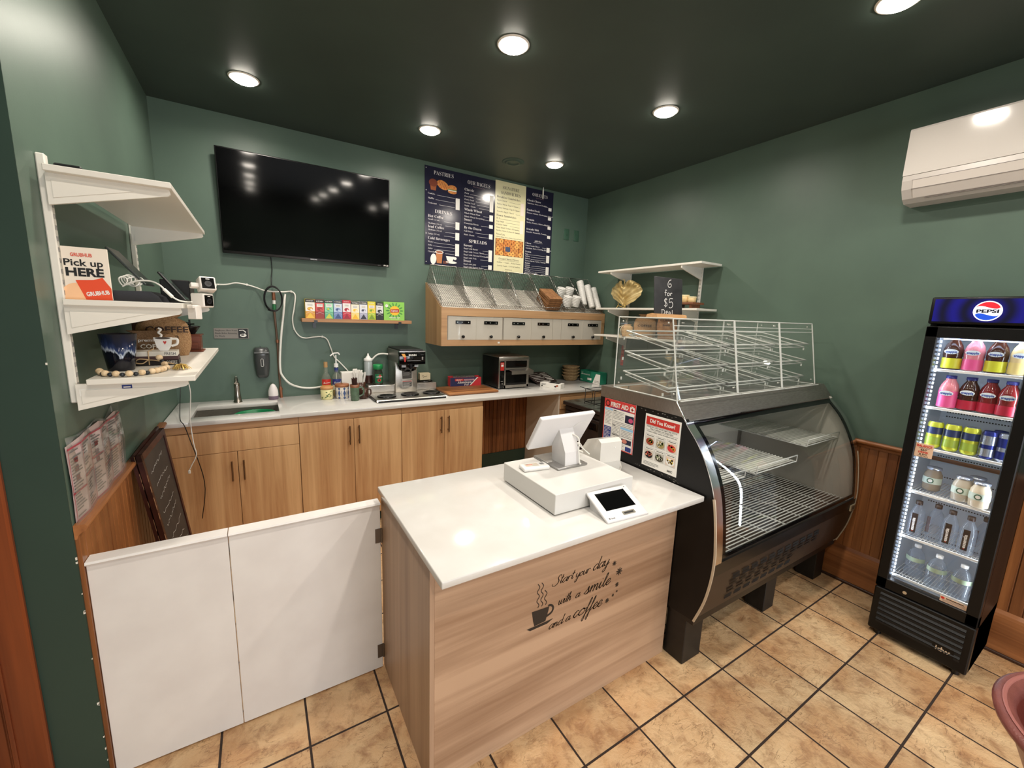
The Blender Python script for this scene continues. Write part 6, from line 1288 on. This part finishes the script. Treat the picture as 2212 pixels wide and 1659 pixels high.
for y, (lb, m_, lab) in zip(YS, (('dark iced tea bottle with a yellow label, left on the top fridge shelf', DTEA, YEL), ('pink juice bottle with a pink label on the top fridge shelf', PINKT, PNK), ('dark iced tea bottle with a yellow label between the pink and cream bottles', DTEA, YEL), ('pale cream-colored juice bottle on the top fridge shelf', PALEJ, PLB))):
    drink('juice_bottle', lb, 'bottle', (3.045, y, 1.549), JP, m_, (CAPB if m_ is DTEA else CAPK, .02, .153, .17), [(lab, .0375, .006, .058)], sp(.085), g)
drink('juice_bottle', 'pink juice bottle half hidden by the door frame on the top fridge shelf', 'bottle', (3.15, .376, 1.549), JP, PINKT, (CAPB, .02, .153, .17), [(PNK, .0375, .006, .058)], None, g)
for y, (lb, m_, lab, x) in zip((.598, .527, .458, .392), (('pink strawberry bottle with a blue cap, left on the second fridge shelf', PINKT, PNK, 3.04), ('dark tea bottle with a red lower label on the second fridge shelf', DTEA, REDL, 3.05), ('red juice bottle third along the second fridge shelf', REDJ, REDL, 3.05), ('red juice bottle nearest the hinge on the second fridge shelf', REDJ, REDL, 3.03))):
    drink('juice_bottle', lb, 'bottle', (x, y, 1.349), JP, m_, (CAPB, .02, .153, .168), [(lab, .0375, .006, .09 if m_ is PINKT else .052)], sp(.085 if m_ is not PINKT else .072), g)
CP = [(.024, 0), (.030, .008), (.031, .012), (.031, .128), (.026, .137), (.026, .139), (.024, .136), (0, .135)]
CANY = mat('lime_can', (206, 210, 70), .3, .5); CANB = mat('blue_can', (38, 46, 120), .3, .5); CANS = mat('silver_can', (190, 196, 210), .25, .8); YB_ = mat('navy_can_print', (40, 50, 90), .35)
g = 'drink cans in the drinks fridge'
for y, lb in ((.618, 'lime green tea can, leftmost on the can shelf'), (.552, 'lime green tea can, second on the can shelf'), (.486, 'lime green tea can touching the blue cans')):
    t = drink('drink_can', lb, 'can', (3.04, y, 1.129), CP, CANY, None, [(YB_, .0316, .075, .112), (mat('can_green_print', (150, 170, 60), .35), .0316, .02, .06)], None, g); part('can_top', MB(CANS).lathe([(.026, .137), (.024, .1395), (.022, .136), (0, .136)], n=20, close=False), t)
for y, lb, m_, lo in ((.424, 'slim blue and silver energy drink can next to the lime cans', CANB, CANS), (.370, 'slim silver and blue energy drink can nearest the hinge', CANS, CANB)):
    t = drink('drink_can', lb, 'can', (3.035, y, 1.129), [(r*.88, z*.98) for r, z in CP], m_, None, [(lo, .0279, .012, .05), (CANS if m_ is CANB else CANB, .0279, .07, .115)], None, g)
t = drink('drink_can', 'slim blue can standing behind the other blue cans', 'can', (3.10, .40, 1.129), [(r*.88, z*.98) for r, z in CP], CANB, None, [(CANS, .0279, .05, .08)], None, g)
MJ = [(.030, 0), (.036, .005), (.038, .06), (.036, .09), (.027, .108), (.026, .118)]
g = 'iced coffee jars in the drinks fridge'
for x, y, lb, m_ in ((3.10, .60, 'grey-brown iced coffee jar at the back left of its shelf', mat('mocha_milk', (150, 136, 118), .15)), (3.05, .478, 'milky iced coffee jar in the middle of its shelf', mat('latte_milk', (196, 186, 168), .15)), (3.02, .41, 'cream-colored iced coffee jar, nearest and largest on its shelf', mat('vanilla_milk', (226, 212, 186), .15)), (3.11, .44, 'iced coffee jar partly hidden behind the nearest two', mat('latte_milk', (196, 186, 168), .15))):
    t = drink('coffee_jar', lb, 'jar', (x, y, .8806), MJ, m_, (CANS, .030, .116, .128), [(mat('mint_seal', (206, 220, 206), .4), .0388, .04, .075)], None, g)
    b = MB(); f = Frame((-.0396, .0, .058), (0, -1, 0), (0, 0, -1), b); f.ell(0, 0, .014, .014, mat('seal_green', (56, 100, 80), .4)); f.ell(0, 0, .009, .009, PAPER, .0008); part('seal', b, t)
WB = [(.028, 0), (.032, .006), (.030, .03), (.032, .06), (.0315, .12), (.024, .15), (.013, .17), (.012, .185)]
g = 'water bottles in the drinks fridge'; ESS = mat('black_water_label', (34, 24, 24), .4)
for y, x, lb, lab in ((.618, 3.04, 'clear water bottle with a black upright label, leftmost of its shelf', True), (.548, 3.07, 'clear water bottle with a bare side between two labeled bottles', False), (.488, 3.04, 'clear water bottle with a label in the middle of its shelf', True), (.420, 3.03, 'clear water bottle with a black label, fourth along its shelf', True), (.374, 3.085, 'clear water bottle partly hidden by the door edge', False)):
    t = drink('water_bottle', lb, 'bottle', (x, y, .619), WB, PET, (CAPK, .0145, .18, .20), None, None, g)
    if lab:
        b = MB(); f = Frame((-.0328, .012, .135), (0, -1, 0), (0, 0, -1), b); f.rect(0, 0, .024, .11, ESS); f.text('essentia', .016, .098, .019, PAPER, 'L', .03, .072, rot=-math.pi/2); f.rect(.009, .1, .015, .102, RED, .0008); f.rect(.011, .098, .013, .104, RED, .0008); part('label', b, t)
    else: part('label', MB(mat('brown_back_label', (96, 62, 54), .4)).box(.0, .02, .03, .004, .034, .12), t)
PB = [(.034, 0), (.040, .006), (.037, .04), (.040, .075), (.037, .11), (.028, .14), (.014, .155), (.013, .168)]
for y, x, lb in ((.595, 3.08, 'squat clear water bottle at the left of the bottom fridge shelf'), (.50, 3.04, 'squat clear water bottle in the middle of the bottom fridge shelf'), (.405, 3.03, 'squat clear water bottle at the right of the bottom fridge shelf')):
    t = drink('water_bottle', lb, 'bottle', (x, y, .379), PB, PET, (WPLASTIC, .0145, .165, .180), [(mat('sage_band', (150, 166, 140), .4), .0396, .088, .112)], None, g)

# ================================================================== LEFT WALL SHELVES
t = thing('wall_shelf_unit', 'white three-tier bracket shelves on the left wall', 'shelf unit', (-.4, 2.45, 1.4))
SY = (1.945, 3.02)
for y in SY:
    b = MB(SHELFW).box(XL+.0005, y-.013, 1.40, XL+.022, y+.013, 2.19, .003); b.mat(GREYINK)
    for k in range(22): b.box(XL+.0218, y-.007, 1.42+k*.034, XL+.0224, y-.003, 1.435+k*.034); b.box(XL+.0218, y+.003, 1.42+k*.034, XL+.0224, y+.007, 1.435+k*.034)
    wpart('standard', b, t)
def lbr(mb, y, z, down):
    P = [(XL+.022, z), (-.237, z), (-.234, z-.014), (-.242, z-.022), (XL+.022, z-down)]
    mb.prism([(x, y-.006, zz) for x, zz in P], (0, .012, 0)); mb.prism([(XL+.035, y-.0085, z-.02), (-.33, y-.0085, z-.022), (XL+.035, y-.0085, z-down+.022)], (0, .003, 0))
for z, y1, yn in ((2.150, 2.962, 1.885), (1.747, 2.962, 1.895)):
    s_ = wpart('shelf_board', MB(SHELFW).box(XL+.026, yn, z-.019, -.228, y1, z, .0015), t)
    for y, dn in ((1.945-.025, .095), (3.02-.08, .095)): b = MB(SHELFW); lbr(b, y, z-.019, dn); wpart('bracket', b, s_)
BZ = 1.490
b = MB(SHELFW); b.M = Matrix.Translation((-.36, 2.43, BZ-.0095)) @ Matrix.Rotation(.009, 4, 'X') @ Matrix.Rotation(.0, 4, 'Z'); b.box(-.14, -.548, -.0095, .15, .54, .0095, .0015); s_ = wpart('shelf_board', b, t)
for y, dn in ((1.92, .09), (2.94, .09)): b = MB(SHELFW); lbr(b, y, BZ-.024, dn); wpart('bracket', b, s_)
b = MB(); f = Frame((XL+.03, 1.9135, BZ-.035), (1, 0, 0), (0, 0, -1), b); f.rect(0, .006, .105, .03, PAPER); f.rect(.108, -.003, .135, .022, NAVY); f.rect(.112, .003, .131, .007, PAPER, .0008); f.rect(.114, .012, .131, .016, PAPER, .0008)
for k in range(14): f.rect(.008+k*.0022, .01, .009+k*.0022+.0005*(k % 3), .024, INK, .0008)
for k in range(3): f.rect(.045, .011+k*.005, .1-.01*k, .0125+k*.005, GREYINK, .0008)
wpart('price_sticker', b, s_)
# pick-up sign
t = thing('pickup_sign', 'white and orange food delivery pick-up sign on the middle left shelf', 'sign', (-.475, 1.945, 1.747)); SXa, SXb = -.534, -.421
wpart('card', MB(mat('sign_cream', (238, 226, 210), .4)).box(SXa, 1.943, 1.7475, SXb, 1.947, 1.917, .0015), t)
b = MB(); f = Frame((SXa, 1.9427, 1.917), (1, 0, 0), (0, 0, -1), b); W, H = .113, .1695
f.text('GRUBHUB', .048, .030, .0155, mat('coral_print', (216, 100, 80), .5), 'C', .035, .052, res=3); f.text('Pick up', .0045, .060, .030, INK, 'L', .02, .094, res=3); f.text('HERE', .0065, .0925, .036, INK, 'L', .04, .092, res=3)
f.ell(.03, .16, .042, .045, PEACH, .0003, 24); f.ell(.092, .14, .0208, .03, PEACH, .0003, 20)
f.rect(0, H, W, H+.0005, PAPER, .0001)
f.poly([(.027, .107), (.07, .104), (.093, .095), (.112, .130), (.1125, .1692), (.047, .1692)], ORANGE, .0008); f.text('GRUBHUB', .05, .158, .0185, PAPER, 'L', .035, .058, l=.0014, rot=-.16, res=3)
wpart('print', b, t)
b = MB(mat('charcoal_plastic', (44, 44, 50), .5)); t = thing('tablet_dock', 'charcoal tablet dock with a dark tablet leaning back on the left shelf', 'dock', (-.36, 2.09, 1.7475))
b.prism([(-.465, 2.04, 1.7475), (-.465, 2.04, 1.784), (-.338, 2.04, 1.786), (-.315, 2.04, 1.770), (-.305, 2.04, 1.7475)], (0, .16, 0)); wpart('base', b, t)
b = MB(mat('tablet_dark', (52, 58, 56), .3)); b.M = Matrix.Translation((-.395, 2.12, 1.868)) @ Matrix.Rotation(math.radians(52), 4, 'Y'); b.box(-.085, -.075, -.004, .075, .075, .004, .002); wpart('tablet', b, t)
b = MB(BLACK); b.M = Matrix.Translation((-.272, 2.10, 1.806)) @ Matrix.Rotation(math.radians(54), 4, 'Y'); b.box(-.068, -.05, -.004, .062, .05, .004, .003); b.mat(mat('phone_glass', (40, 52, 48), .12)); b.box(-.062, -.045, .004, .056, .045, .0046); o = single('handset', b, 'black phone-sized device propped beside the tablet dock', 'device', (-.272, 2.10, 1.7475))
b = MB(BLACK); b.box(-.335, 2.22, 1.7475, -.238, 2.36, 1.842, .003); b.mat(mat('box_side', (36, 32, 30), .5)).box(-.238, 2.225, 1.75, -.2372, 2.355, 1.84); single('black_box', b, 'black cube-shaped box at the shelf edge behind the cameras', 'box', (-.29, 2.29, 1.7475))
t = thing('cable_bundle', 'tangle of white cable lying on the tablet dock', 'cable', (-.4, 2.04, 1.787)); b = MB(CW); rnd = random.Random(6)
for k in range(5): cx_, cz_ = -.408+.008*k, 1.818+.004*(k % 3); b.tube([(cx_+.022*math.cos(a)*(.5+.1*k), 2.035+.006*k+.01*math.sin(2*a), cz_+.016*math.sin(a)) for a in [i*math.pi/8 for i in range(16)]], .0025, 6, True)
b.tube([(-.41, 2.03, 1.80), (-.39, 2.02, 1.812), (-.36, 2.01, 1.822), (-.325, 2.0, 1.822), (-.30, 1.98, 1.81), (-.285, 1.96, 1.795)], .003, 6, curve=6).tube([(-.285, 1.96, 1.795), (-.262, 1.955, 1.768)], .0055, 8).tube([(-.262, 1.955, 1.768), (-.245, 1.95, 1.757), (-.222, 1.945, 1.752), (-.205, 1.935, 1.7535)], .003, 6, curve=6); wpart('cable', b, t)
CAMW = mat('camera_white', (230, 224, 216), .35)
def camera_cube(label, loc, rz, rx, foot):
    t = thing('security_camera', label, 'camera', loc, group='white cube cameras at the shelf edge'); M = Matrix.Rotation(rz, 4, 'Z') @ Matrix.Rotation(rx, 4, 'X')
    b = MB(CAMW); b.M = M; b.box(-.026, -.026, -.026, .026, .026, .026, .006, 3); part('housing', b, t)
    b = MB(GLOSSB); b.M = M; b.box(-.020, -.0268, -.020, .020, -.0255, .020, .002); f = part('face', b, t); b = MB(mat('lens_ring', (40, 40, 44), .15)); b.M = M; b.cyl((0, -.0268, -.002), (0, -.0285, -.002), .011, n=20); b.mat(BLACK).cyl((0, -.0285, -.002), (0, -.0288, -.002), .006, n=16); b.mat(PAPER); b.box(-.006, -.0272, .014, .006, -.0267, .017); part('lens', b, f)
    b = MB(CAMW); b.M = M
    for p in foot: b.box(*p, .002)
    part('mount', b, t)
camera_cube('white cube security camera on top, tilted, at the left shelf edge', (-.160, 1.965, 1.818), math.radians(18), math.radians(-14), [(-.05, -.01, -.012, -.02, .015, .004)])
camera_cube('lower white cube security camera clipped under the first at the shelf edge', (-.176, 1.965, 1.760), math.radians(55), 0.0, [(-.05, -.014, -.07, -.022, .02, -.02), (-.06, -.012, -.03, -.02, .012, -.018)])
# bottom shelf
def bz(y): return BZ+.009*(y-2.43)+.0005
t = thing('vase', 'dark blue drip-glazed tapered planter on the lowest left shelf', 'planter', (-.455, 2.10, bz(2.10)))
BG = mat('drip_glaze_blue', (16, 20, 44), .12)
def glaze():
    N, L, bb = nodes(BG); tc = N.new('ShaderNodeTexCoord'); sp_ = N.new('ShaderNodeSeparateXYZ'); L.new(tc.outputs['Object'], sp_.inputs[0]); mp = N.new('ShaderNodeMapping'); mp.inputs['Scale'].default_value = (60, 60, 6); L.new(tc.outputs['Object'], mp.inputs[0])
    nz = N.new('ShaderNodeTexNoise'); nz.inputs['Scale'].default_value = 1; nz.inputs['Detail'].default_value = 3; L.new(mp.outputs[0], nz.inputs['Vector'])
    ma = N.new('ShaderNodeMath'); ma.operation = 'MULTIPLY_ADD'; ma.inputs[1].default_value = .10; L.new(nz.outputs['Fac'], ma.inputs[0]); L.new(sp_.outputs['Z'], ma.inputs[2])
    cr = N.new('ShaderNodeValToRGB'); e = cr.color_ramp.elements; e[0].position = .118; e[0].color = lin((10, 12, 26)); e[1].position = .125; e[1].color = lin((190, 200, 214)); e2 = e.new(.135); e2.color = lin((50, 66, 110)); e3 = e.new(.16); e3.color = lin((30, 40, 70)); e4 = e.new(.19); e4.color = lin((44, 48, 62)); L.new(ma.outputs[0], cr.inputs[0]); L.new(cr.outputs[0], bb.inputs['Base Color'])
glaze()
part('pot', MB(BG).lathe([(.036, 0), (.039, .004), (.055, .138), (.051, .138), (.036, .02), (0, .02)], n=36), t); bpy.data.objects['vase.001'].name = 'planter'
t = thing('bead_garland', 'garland of pale wooden and black beads on the lowest left shelf', 'garland', (-.42, 2.1, BZ)); PB_ = wood('pale_bead', (228, 202, 164), (206, 176, 136), 'Z', 8, rough=.5); BB = mat('black_bead', (30, 34, 40), .4)
path = spline([Vector(p) for p in ((-.50, 2.02, 0), (-.470, 1.945, 0), (-.435, 1.92, 0), (-.395, 1.915, 0), (-.355, 1.945, 0), (-.325, 1.995, 0), (-.315, 2.06, 0), (-.335, 2.10, .022), (-.352, 2.11, .055), (-.365, 2.15, .068))], 14)
L_ = [0]
for i in range(1, len(path)): L_.append(L_[-1]+(path[i]-path[i-1]).length)
def at(s_):
    for i in range(1, len(path)):
        if L_[i] >= s_: k = (s_-L_[i-1])/max(1e-9, L_[i]-L_[i-1]); return path[i-1].lerp(path[i], k)
    return path[-1]
s_, k, pat = .008, 0, [1, 0, 1, 0, 1, 0, 1, 0, 1, 0, 1, 0, 1, 1, 1, 1, 0, 1, 0, 1, 0, 1]
while s_ < L_[-1]-.004 and k < len(pat):
    big = pat[k]; r = .0115 if big else .008; p = at(s_+r); b = MB(PB_ if big else BB); z0 = bz(p.y)+(r if p.z < .005 else p.z+.01); b.ball((0, 0, 0), r, 12, 8, .92)
    b.v = [v+Vector((p.x, p.y, z0)) for v in b.v]; wpart('bead', b, t); s_ += r*1.85; k += 1
b = MB(GOLD); rnd = random.Random(13)
for q in range(60): a = rnd.uniform(0, 6.28); L2 = rnd.uniform(.012, .034); b.tube([(-.272, 2.06, bz(2.06)+.024), (-.272+.5*L2*math.cos(a), 2.06+.5*L2*math.sin(a), bz(2.06)+.02), (-.272+L2*math.cos(a), 2.06+L2*math.sin(a), bz(2.06)+.003)], .0014, 4)
single('tassel', b, 'gold tinsel tassel ornament lying on the lowest left shelf', 'tassel', (-.272, 2.06, BZ))
g = 'stacked coffee block books'
def book(lb, z0, z1, m_, txt, tm, w_, dx=0):
    t = thing('block_book', lb, 'book', (-.385+dx, 2.26, z0), rot=math.radians(4), group=g); part('block', MB(m_).box(-w_/2, -.05, 0, w_/2, .05, z1-z0, .001), t)
    if txt: b = MB(); f = Frame((-w_/2, -.0502, z1-z0), (1, 0, 0), (0, 0, -1), b); f.text(txt, w_-.006, (z1-z0)*.80, (z1-z0)*.95, tm, 'R', 0, .036); part('spine_lettering', b, t)
zb_ = bz(2.26)+.001
book('black block book lettered coffee at the bottom of the little stack', zb_, zb_+.020, mat('book_black', (28, 22, 22), .5), 'COFFEE', PAPER, .17)
book('dark brown block book in the middle of the little stack', zb_+.0205, zb_+.036, mat('book_brown', (72, 44, 44), .5), None, None, .17, -.001); book('white block book lettered fresh on top of the little stack', zb_+.0365, zb_+.056, WHITE, 'FRESH', INK, .162, .001)
single('twine', MB(mat('twine', (196, 168, 130), .8)).tube([(-.392, 2.205, zb_+.002), (-.392, 2.2035, zb_+.03), (-.392, 2.206, zb_+.0575), (-.392, 2.315, zb_+.0585)], .0022, 6).tube([(-.392, 2.2, zb_+.024), (-.42, 2.19, zb_+.028), (-.432, 2.19, zb_+.014), (-.41, 2.19, zb_+.01), (-.392, 2.2, zb_+.022), (-.36, 2.19, zb_+.02), (-.31, 2.188, zb_+.006)], .0022, 6, curve=5), 'jute twine bow tied round the stacked block books', 'twine', (-.392, 2.25, zb_))
t = thing('mug_cutout', 'white painted wooden mug cutout with a red heart on the stacked books', 'ornament', (-.345, 2.235, zb_+.0575)); b = MB(mat('cutout_white', (236, 232, 226), .5)); b.prism([(x, -.008, z) for x, z in ((-.012, 0), (.014, 0), (.024, .018), (.030, .056), (-.030, .056), (-.022, .018))], (0, .016, 0))
b.tube([(.028, 0, .050), (.046, 0, .048), (.044, 0, .028), (.026, 0, .020)], .005, 8, curve=5).tube([(-.008, 0, .056), (-.004, 0, .066), (-.013, 0, .076), (-.004, 0, .088), (-.012, 0, .094)], .004, 8, curve=5); part('cutout', b, t)
b = MB(); f = Frame((-.03, -.0082, .056), (1, 0, 0), (0, 0, -1), b); f.ell(.03, .003, .026, .0045, mat('coffee_print', (70, 56, 46), .5)); f.poly([(.036, .018), (.039, .014), (.042, .018), (.036, .030), (.030, .018), (.033, .014)], RED); part('print', b, t)
sack('coffee_bag', 'dark tan coffee pouch with white lettering behind the stacked books', 'bag', (-.425, 2.43, bz(2.43)), .20, .09, .13, math.radians(4), [('COFFEE', .12, .075, .026, .09), ('premium', .11, .045, .018, .08)], 'burlap bags on the lowest left shelf', noisy('brown_burlap', (150, 118, 86), (118, 88, 60), 200, rough=.9, bump=.3), ink=PAPER)
sack('coffee_bag', 'tall burlap coffee bag with black lettering at the middle of the lowest left shelf', 'bag', (-.395, 2.60, bz(2.60)), .19, .09, .20, math.radians(6), [('COFFEE', .11, .085, .04, .16), ('bean', .12, .115, .03, .06)], 'burlap bags on the lowest left shelf')
for z in (.055, .075): pass
single('brown_board', MB(mat('brown_board', (96, 66, 50), .6)).box(-.53, 2.70, bz(2.7), -.36, 2.715, bz(2.7)+.19), 'brown board standing against the wall behind the burlap bags', 'board', (-.45, 2.70, bz(2.7)))
t = thing('coffee_grinder', 'little antique coffee grinder with a wooden drawer on the lowest left shelf', 'coffee grinder', (-.315, 2.80, bz(2.80))); GW = wood('grinder_walnut', (128, 66, 40), (92, 42, 24), 'X', 3, rough=.35)
part('box', MB(GW).box(-.045, -.045, .008, .045, .045, .085, .002), t); part('plinth', MB(GW).box(-.055, -.055, 0, .055, .055, .008, .002).box(-.052, -.052, .085, .052, .052, .092, .002), t); dw = part('drawer', MB(GW).box(-.034, -.048, .014, .034, -.044, .048, .001), t); part('knob', MB(BRASS).ball((0, -.052, .03), .005), dw)
part('hopper', MB(mat('black_iron', (22, 20, 20), .3, .4)).lathe([(.02, .092), (.024, .10), (.042, .128), (.046, .135), (.04, .132), (.02, .105)], n=26), t); part('crank', MB(mat('black_iron', (22, 20, 20), .3, .4)).cyl((0, 0, .10), (0, 0, .168), .004, n=8).tube([(0, 0, .15), (-.035, -.01, .156), (-.05, -.012, .15)], .0035, 6).tube([(-.02, .01, .142), (.02, -.01, .146)], .0035, 6).ball((-.05, -.012, .158), .006), t)
single('charger_cable', MB(CW).tube([(-.33, 2.93, 1.455), (-.365, 2.92, 1.38), (-.352, 2.9, 1.25), (-.365, 2.9, 1.1), (-.36, 2.9, .95), (-.352, 2.9, .88), (-.378, 2.9, .82), (-.392, 2.9, .79)], .0028, 6, curve=6).box(-.398, 2.896, .77, -.386, 2.904, .79, .002), 'thin white charger cable hanging below the left shelves', 'cable', (-.36, 2.9, .77))
single('cord', MB(BLACK).tube([(-.505, 3.80, 1.46), (-.5, 3.7, 1.2), (-.49, 3.5, 1.04), (-.46, 3.26, 1.012), (-.44, 3.228, .985), (-.42, 3.225, .9), (-.36, 3.2, .6), (-.39, 3.2, .35)], .0025, 6, curve=6), 'thin black cord hanging over the worktop corner past the sink cabinet', 'cord', (-.42, 3.2, .35))
single('box_on_shelf', MB(BLACK).box(-.525, 1.95, 2.1502, -.46, 2.05, 2.172, .004), 'small black gadget on the top left shelf against the upright', 'gadget', (-.49, 2.0, 2.1502)); bpy.data.objects['box_on_shelf'].name = 'black_gadget'

# ================================================================== POSTER AND CHALKBOARDS ON THE LEFT
t = thing('poster', 'creased labor notice poster in torn plastic taped to the left wall', 'poster', (XL, 2.1, 1.01)); PS1 = noisy('poster_paper', (222, 206, 206), (204, 186, 188), 10, rough=.35); PK = mat('poster_pink', (176, 60, 84), .4)
ys = [1.822, 1.92, 2.02, 2.12, 2.22, 2.32, 2.41]; tops = [1.276, 1.284, 1.284, 1.292, 1.270, 1.285, 1.272]; xs = [.004, .012, .005, .014, .006, .012, .006]
b = MB(PS1); b.sheet([[(XL+xs[i], ys[i], 1.014), (XL+xs[i]+.003, ys[i], (1.014+tops[i])/2), (XL+xs[i], ys[i], tops[i])] for i in range(7)], False); wpart('sheet', b, t)
b = MB()
def seg(i, a): j = min(int(a), 5); k = a-j; return XL+xs[j]*(1-k)+xs[j+1]*k+.0045, ys[j]*(1-k)+ys[j+1]*k
def pr(a0, a1, z0, z1, m_):
    p0, p1 = seg(0, a0), seg(0, a1); b.mat(m_).quad((p0[0], p0[1], z0), (p1[0], p1[1], z0), (p1[0], p1[1], z1), (p0[0], p0[1], z1))
for i in range(6):
    pr(i+.02, i+.05, 1.016, 1.27, PK); pr(i+.0, i+.98, 1.018, 1.022, PK); pr(i, i+.98, 1.262, 1.268, PK); pr(i, i+.98, 1.11+.03*(i % 3), 1.116+.03*(i % 3), PK)
    for k in range(22):
        if rnd.random() < .85: pr(i+.12, i+.45+.45*rnd.random(), 1.03+k*.0105, 1.0345+k*.0105, GREYINK)
    for k in range(3): pr(i+.35, i+.6, 1.15+k*.03, 1.168+k*.03, mat('poster_maroon', (120, 56, 60), .5)) if i in (0, 2) else None
wpart('print', b, t)
TP = glassy('plastic_sleeve', (236, 238, 234), 1.45, .05, haze=.10); b = MB(TP); b.sheet([[(XL+xs[i]+.007, ys[i]-.01, 1.006), (XL+xs[i]+.012, ys[i], 1.15), (XL+.006, ys[i]+.004, tops[i]+(.03 if i in (0, 5, 6) else .008))] for i in range(7)], False); wpart('plastic_sleeve', b, t)
def cboard(label, pts, th, chalk, group):
    """framed board: tl, tr, br, bl corners of its face; th = thickness backwards"""
    tl, tr, br, bl = [Vector(p) for p in pts]; t = thing('chalkboard', label, 'chalkboard', ((bl+br)/2), group=group); n = (tr-tl).cross(bl-tl).normalized()
    FRM = noisy('dark_maroon_frame', (70, 34, 28), (48, 22, 18), 14, rough=.4); b = MB(FRM)
    def lp(u, v): return tl.lerp(tr, u).lerp(bl.lerp(br, u), v)
    e = .06; ev = .03
    for u0, v0, u1, v1 in ((0, 0, 1, ev), (0, 1-ev, 1, 1), (0, 0, e, 1), (1-e, 0, 1, 1)): b.prism([lp(u0, v0), lp(u1, v0), lp(u1, v1), lp(u0, v1)], n*th)
    b.mat(mat('worn_pale_edge', (170, 130, 96), .7))
    for k in range(14): v0 = rnd.uniform(0, .95); b.prism([lp(-.002, v0), lp(.012, v0), lp(.012, v0+.03), lp(-.002, v0+.03)], -n*.001)
    wpart('frame', b, t); b = MB(noisy('dusty_slate', (66, 58, 52), (52, 46, 42), 6, rough=.7)); b.prism([lp(e, ev)+n*.006, lp(1-e, ev)+n*.006, lp(1-e, 1-ev)+n*.006, lp(e, 1-ev)+n*.006], n*(th-.008)); wpart('slate', b, t)
    if chalk:
        b = MB(); f = Frame(lp(0, 0)+n*.0055, (tr-tl), (bl-tl), b); W = (tr-tl).length; H = (bl-tl).length; r2 = random.Random(21)
        f.n = -n
        for k in range(12):
            y = H*(.12+.07*k); x = W*(.18+.1*r2.random()); m_ = int(r2.uniform(5, 12)); pts_ = []
            for q in range(m_*3): pts_.append((x+q*W*.55/(m_*3), y+r2.uniform(-.008, .008)-q*.0012))
            f.line(pts_, .0022, CK, .0004)
        wpart('chalk_writing', b, t)
g = 'chalkboards leaning on the left wall'
cboard('front framed chalkboard leaning in the corner, faded chalk writing', [(-.503, 2.45, 1.04), (-.468, 2.80, 1.082), (-.345, 2.80, .012), (-.372, 2.45, .012)], .02, True, g)
cboard('dark framed chalkboard stacked behind the first, only its edge showing', [(-.528, 2.455, 1.035), (-.494, 2.83, 1.085), (-.372, 2.83, .012), (-.398, 2.455, .012)], .014, False, g)

# ================================================================== TUB CHAIR AT THE RIGHT EDGE
t = thing('bucket_chair', 'maroon bucket chair cut off at the bottom right corner', 'chair', (1.802, -.197, 0)); LE = noisy('maroon_leather', (126, 72, 66), (108, 60, 54), 14, rough=.32, bump=.15, bscale=200); LEI = noisy('maroon_leather_inner', (112, 54, 46), (96, 46, 40), 14, rough=.28, bump=.15, bscale=200)
R0, zt = .331, .72
part('outer_shell', MB(LE).lathe([(.17, .40), (.22, .48), (R0-.045, zt-.07), (R0-.018, zt-.03)], n=64, close=False), t)
b = MB(LE).lathe([(R0-.018, zt-.03), (R0-.003, zt-.016), (R0, zt-.004), (R0-.010, zt+.006), (R0-.030, zt+.004), (R0-.046, zt-.010), (R0-.05, zt-.03)], n=64, close=False); part('rim', b, t)
part('inner_shell', MB(LEI).lathe([(R0-.05, zt-.03), (R0-.085, zt-.14), (.205, .50), (.19, .46)], n=64, close=False), t)
part('piping', MB(mat('maroon_piping', (150, 94, 88), .3)).lathe([(R0-.028, zt+.004), (R0-.024, zt+.010), (R0-.018, zt+.0075)], n=64, close=False), t)
part('seat_cushion', MB(LEI).lathe([(0, .44), (.18, .44), (.195, .455), (.18, .475), (0, .485)], n=48), t); part('pedestal', MB(mat('dark_walnut_base', (58, 34, 24), .4)).lathe([(0, 0), (.22, 0), (.23, .01), (.06, .05), (.045, .10), (.05, .36), (.18, .405), (0, .405)], n=40), t)
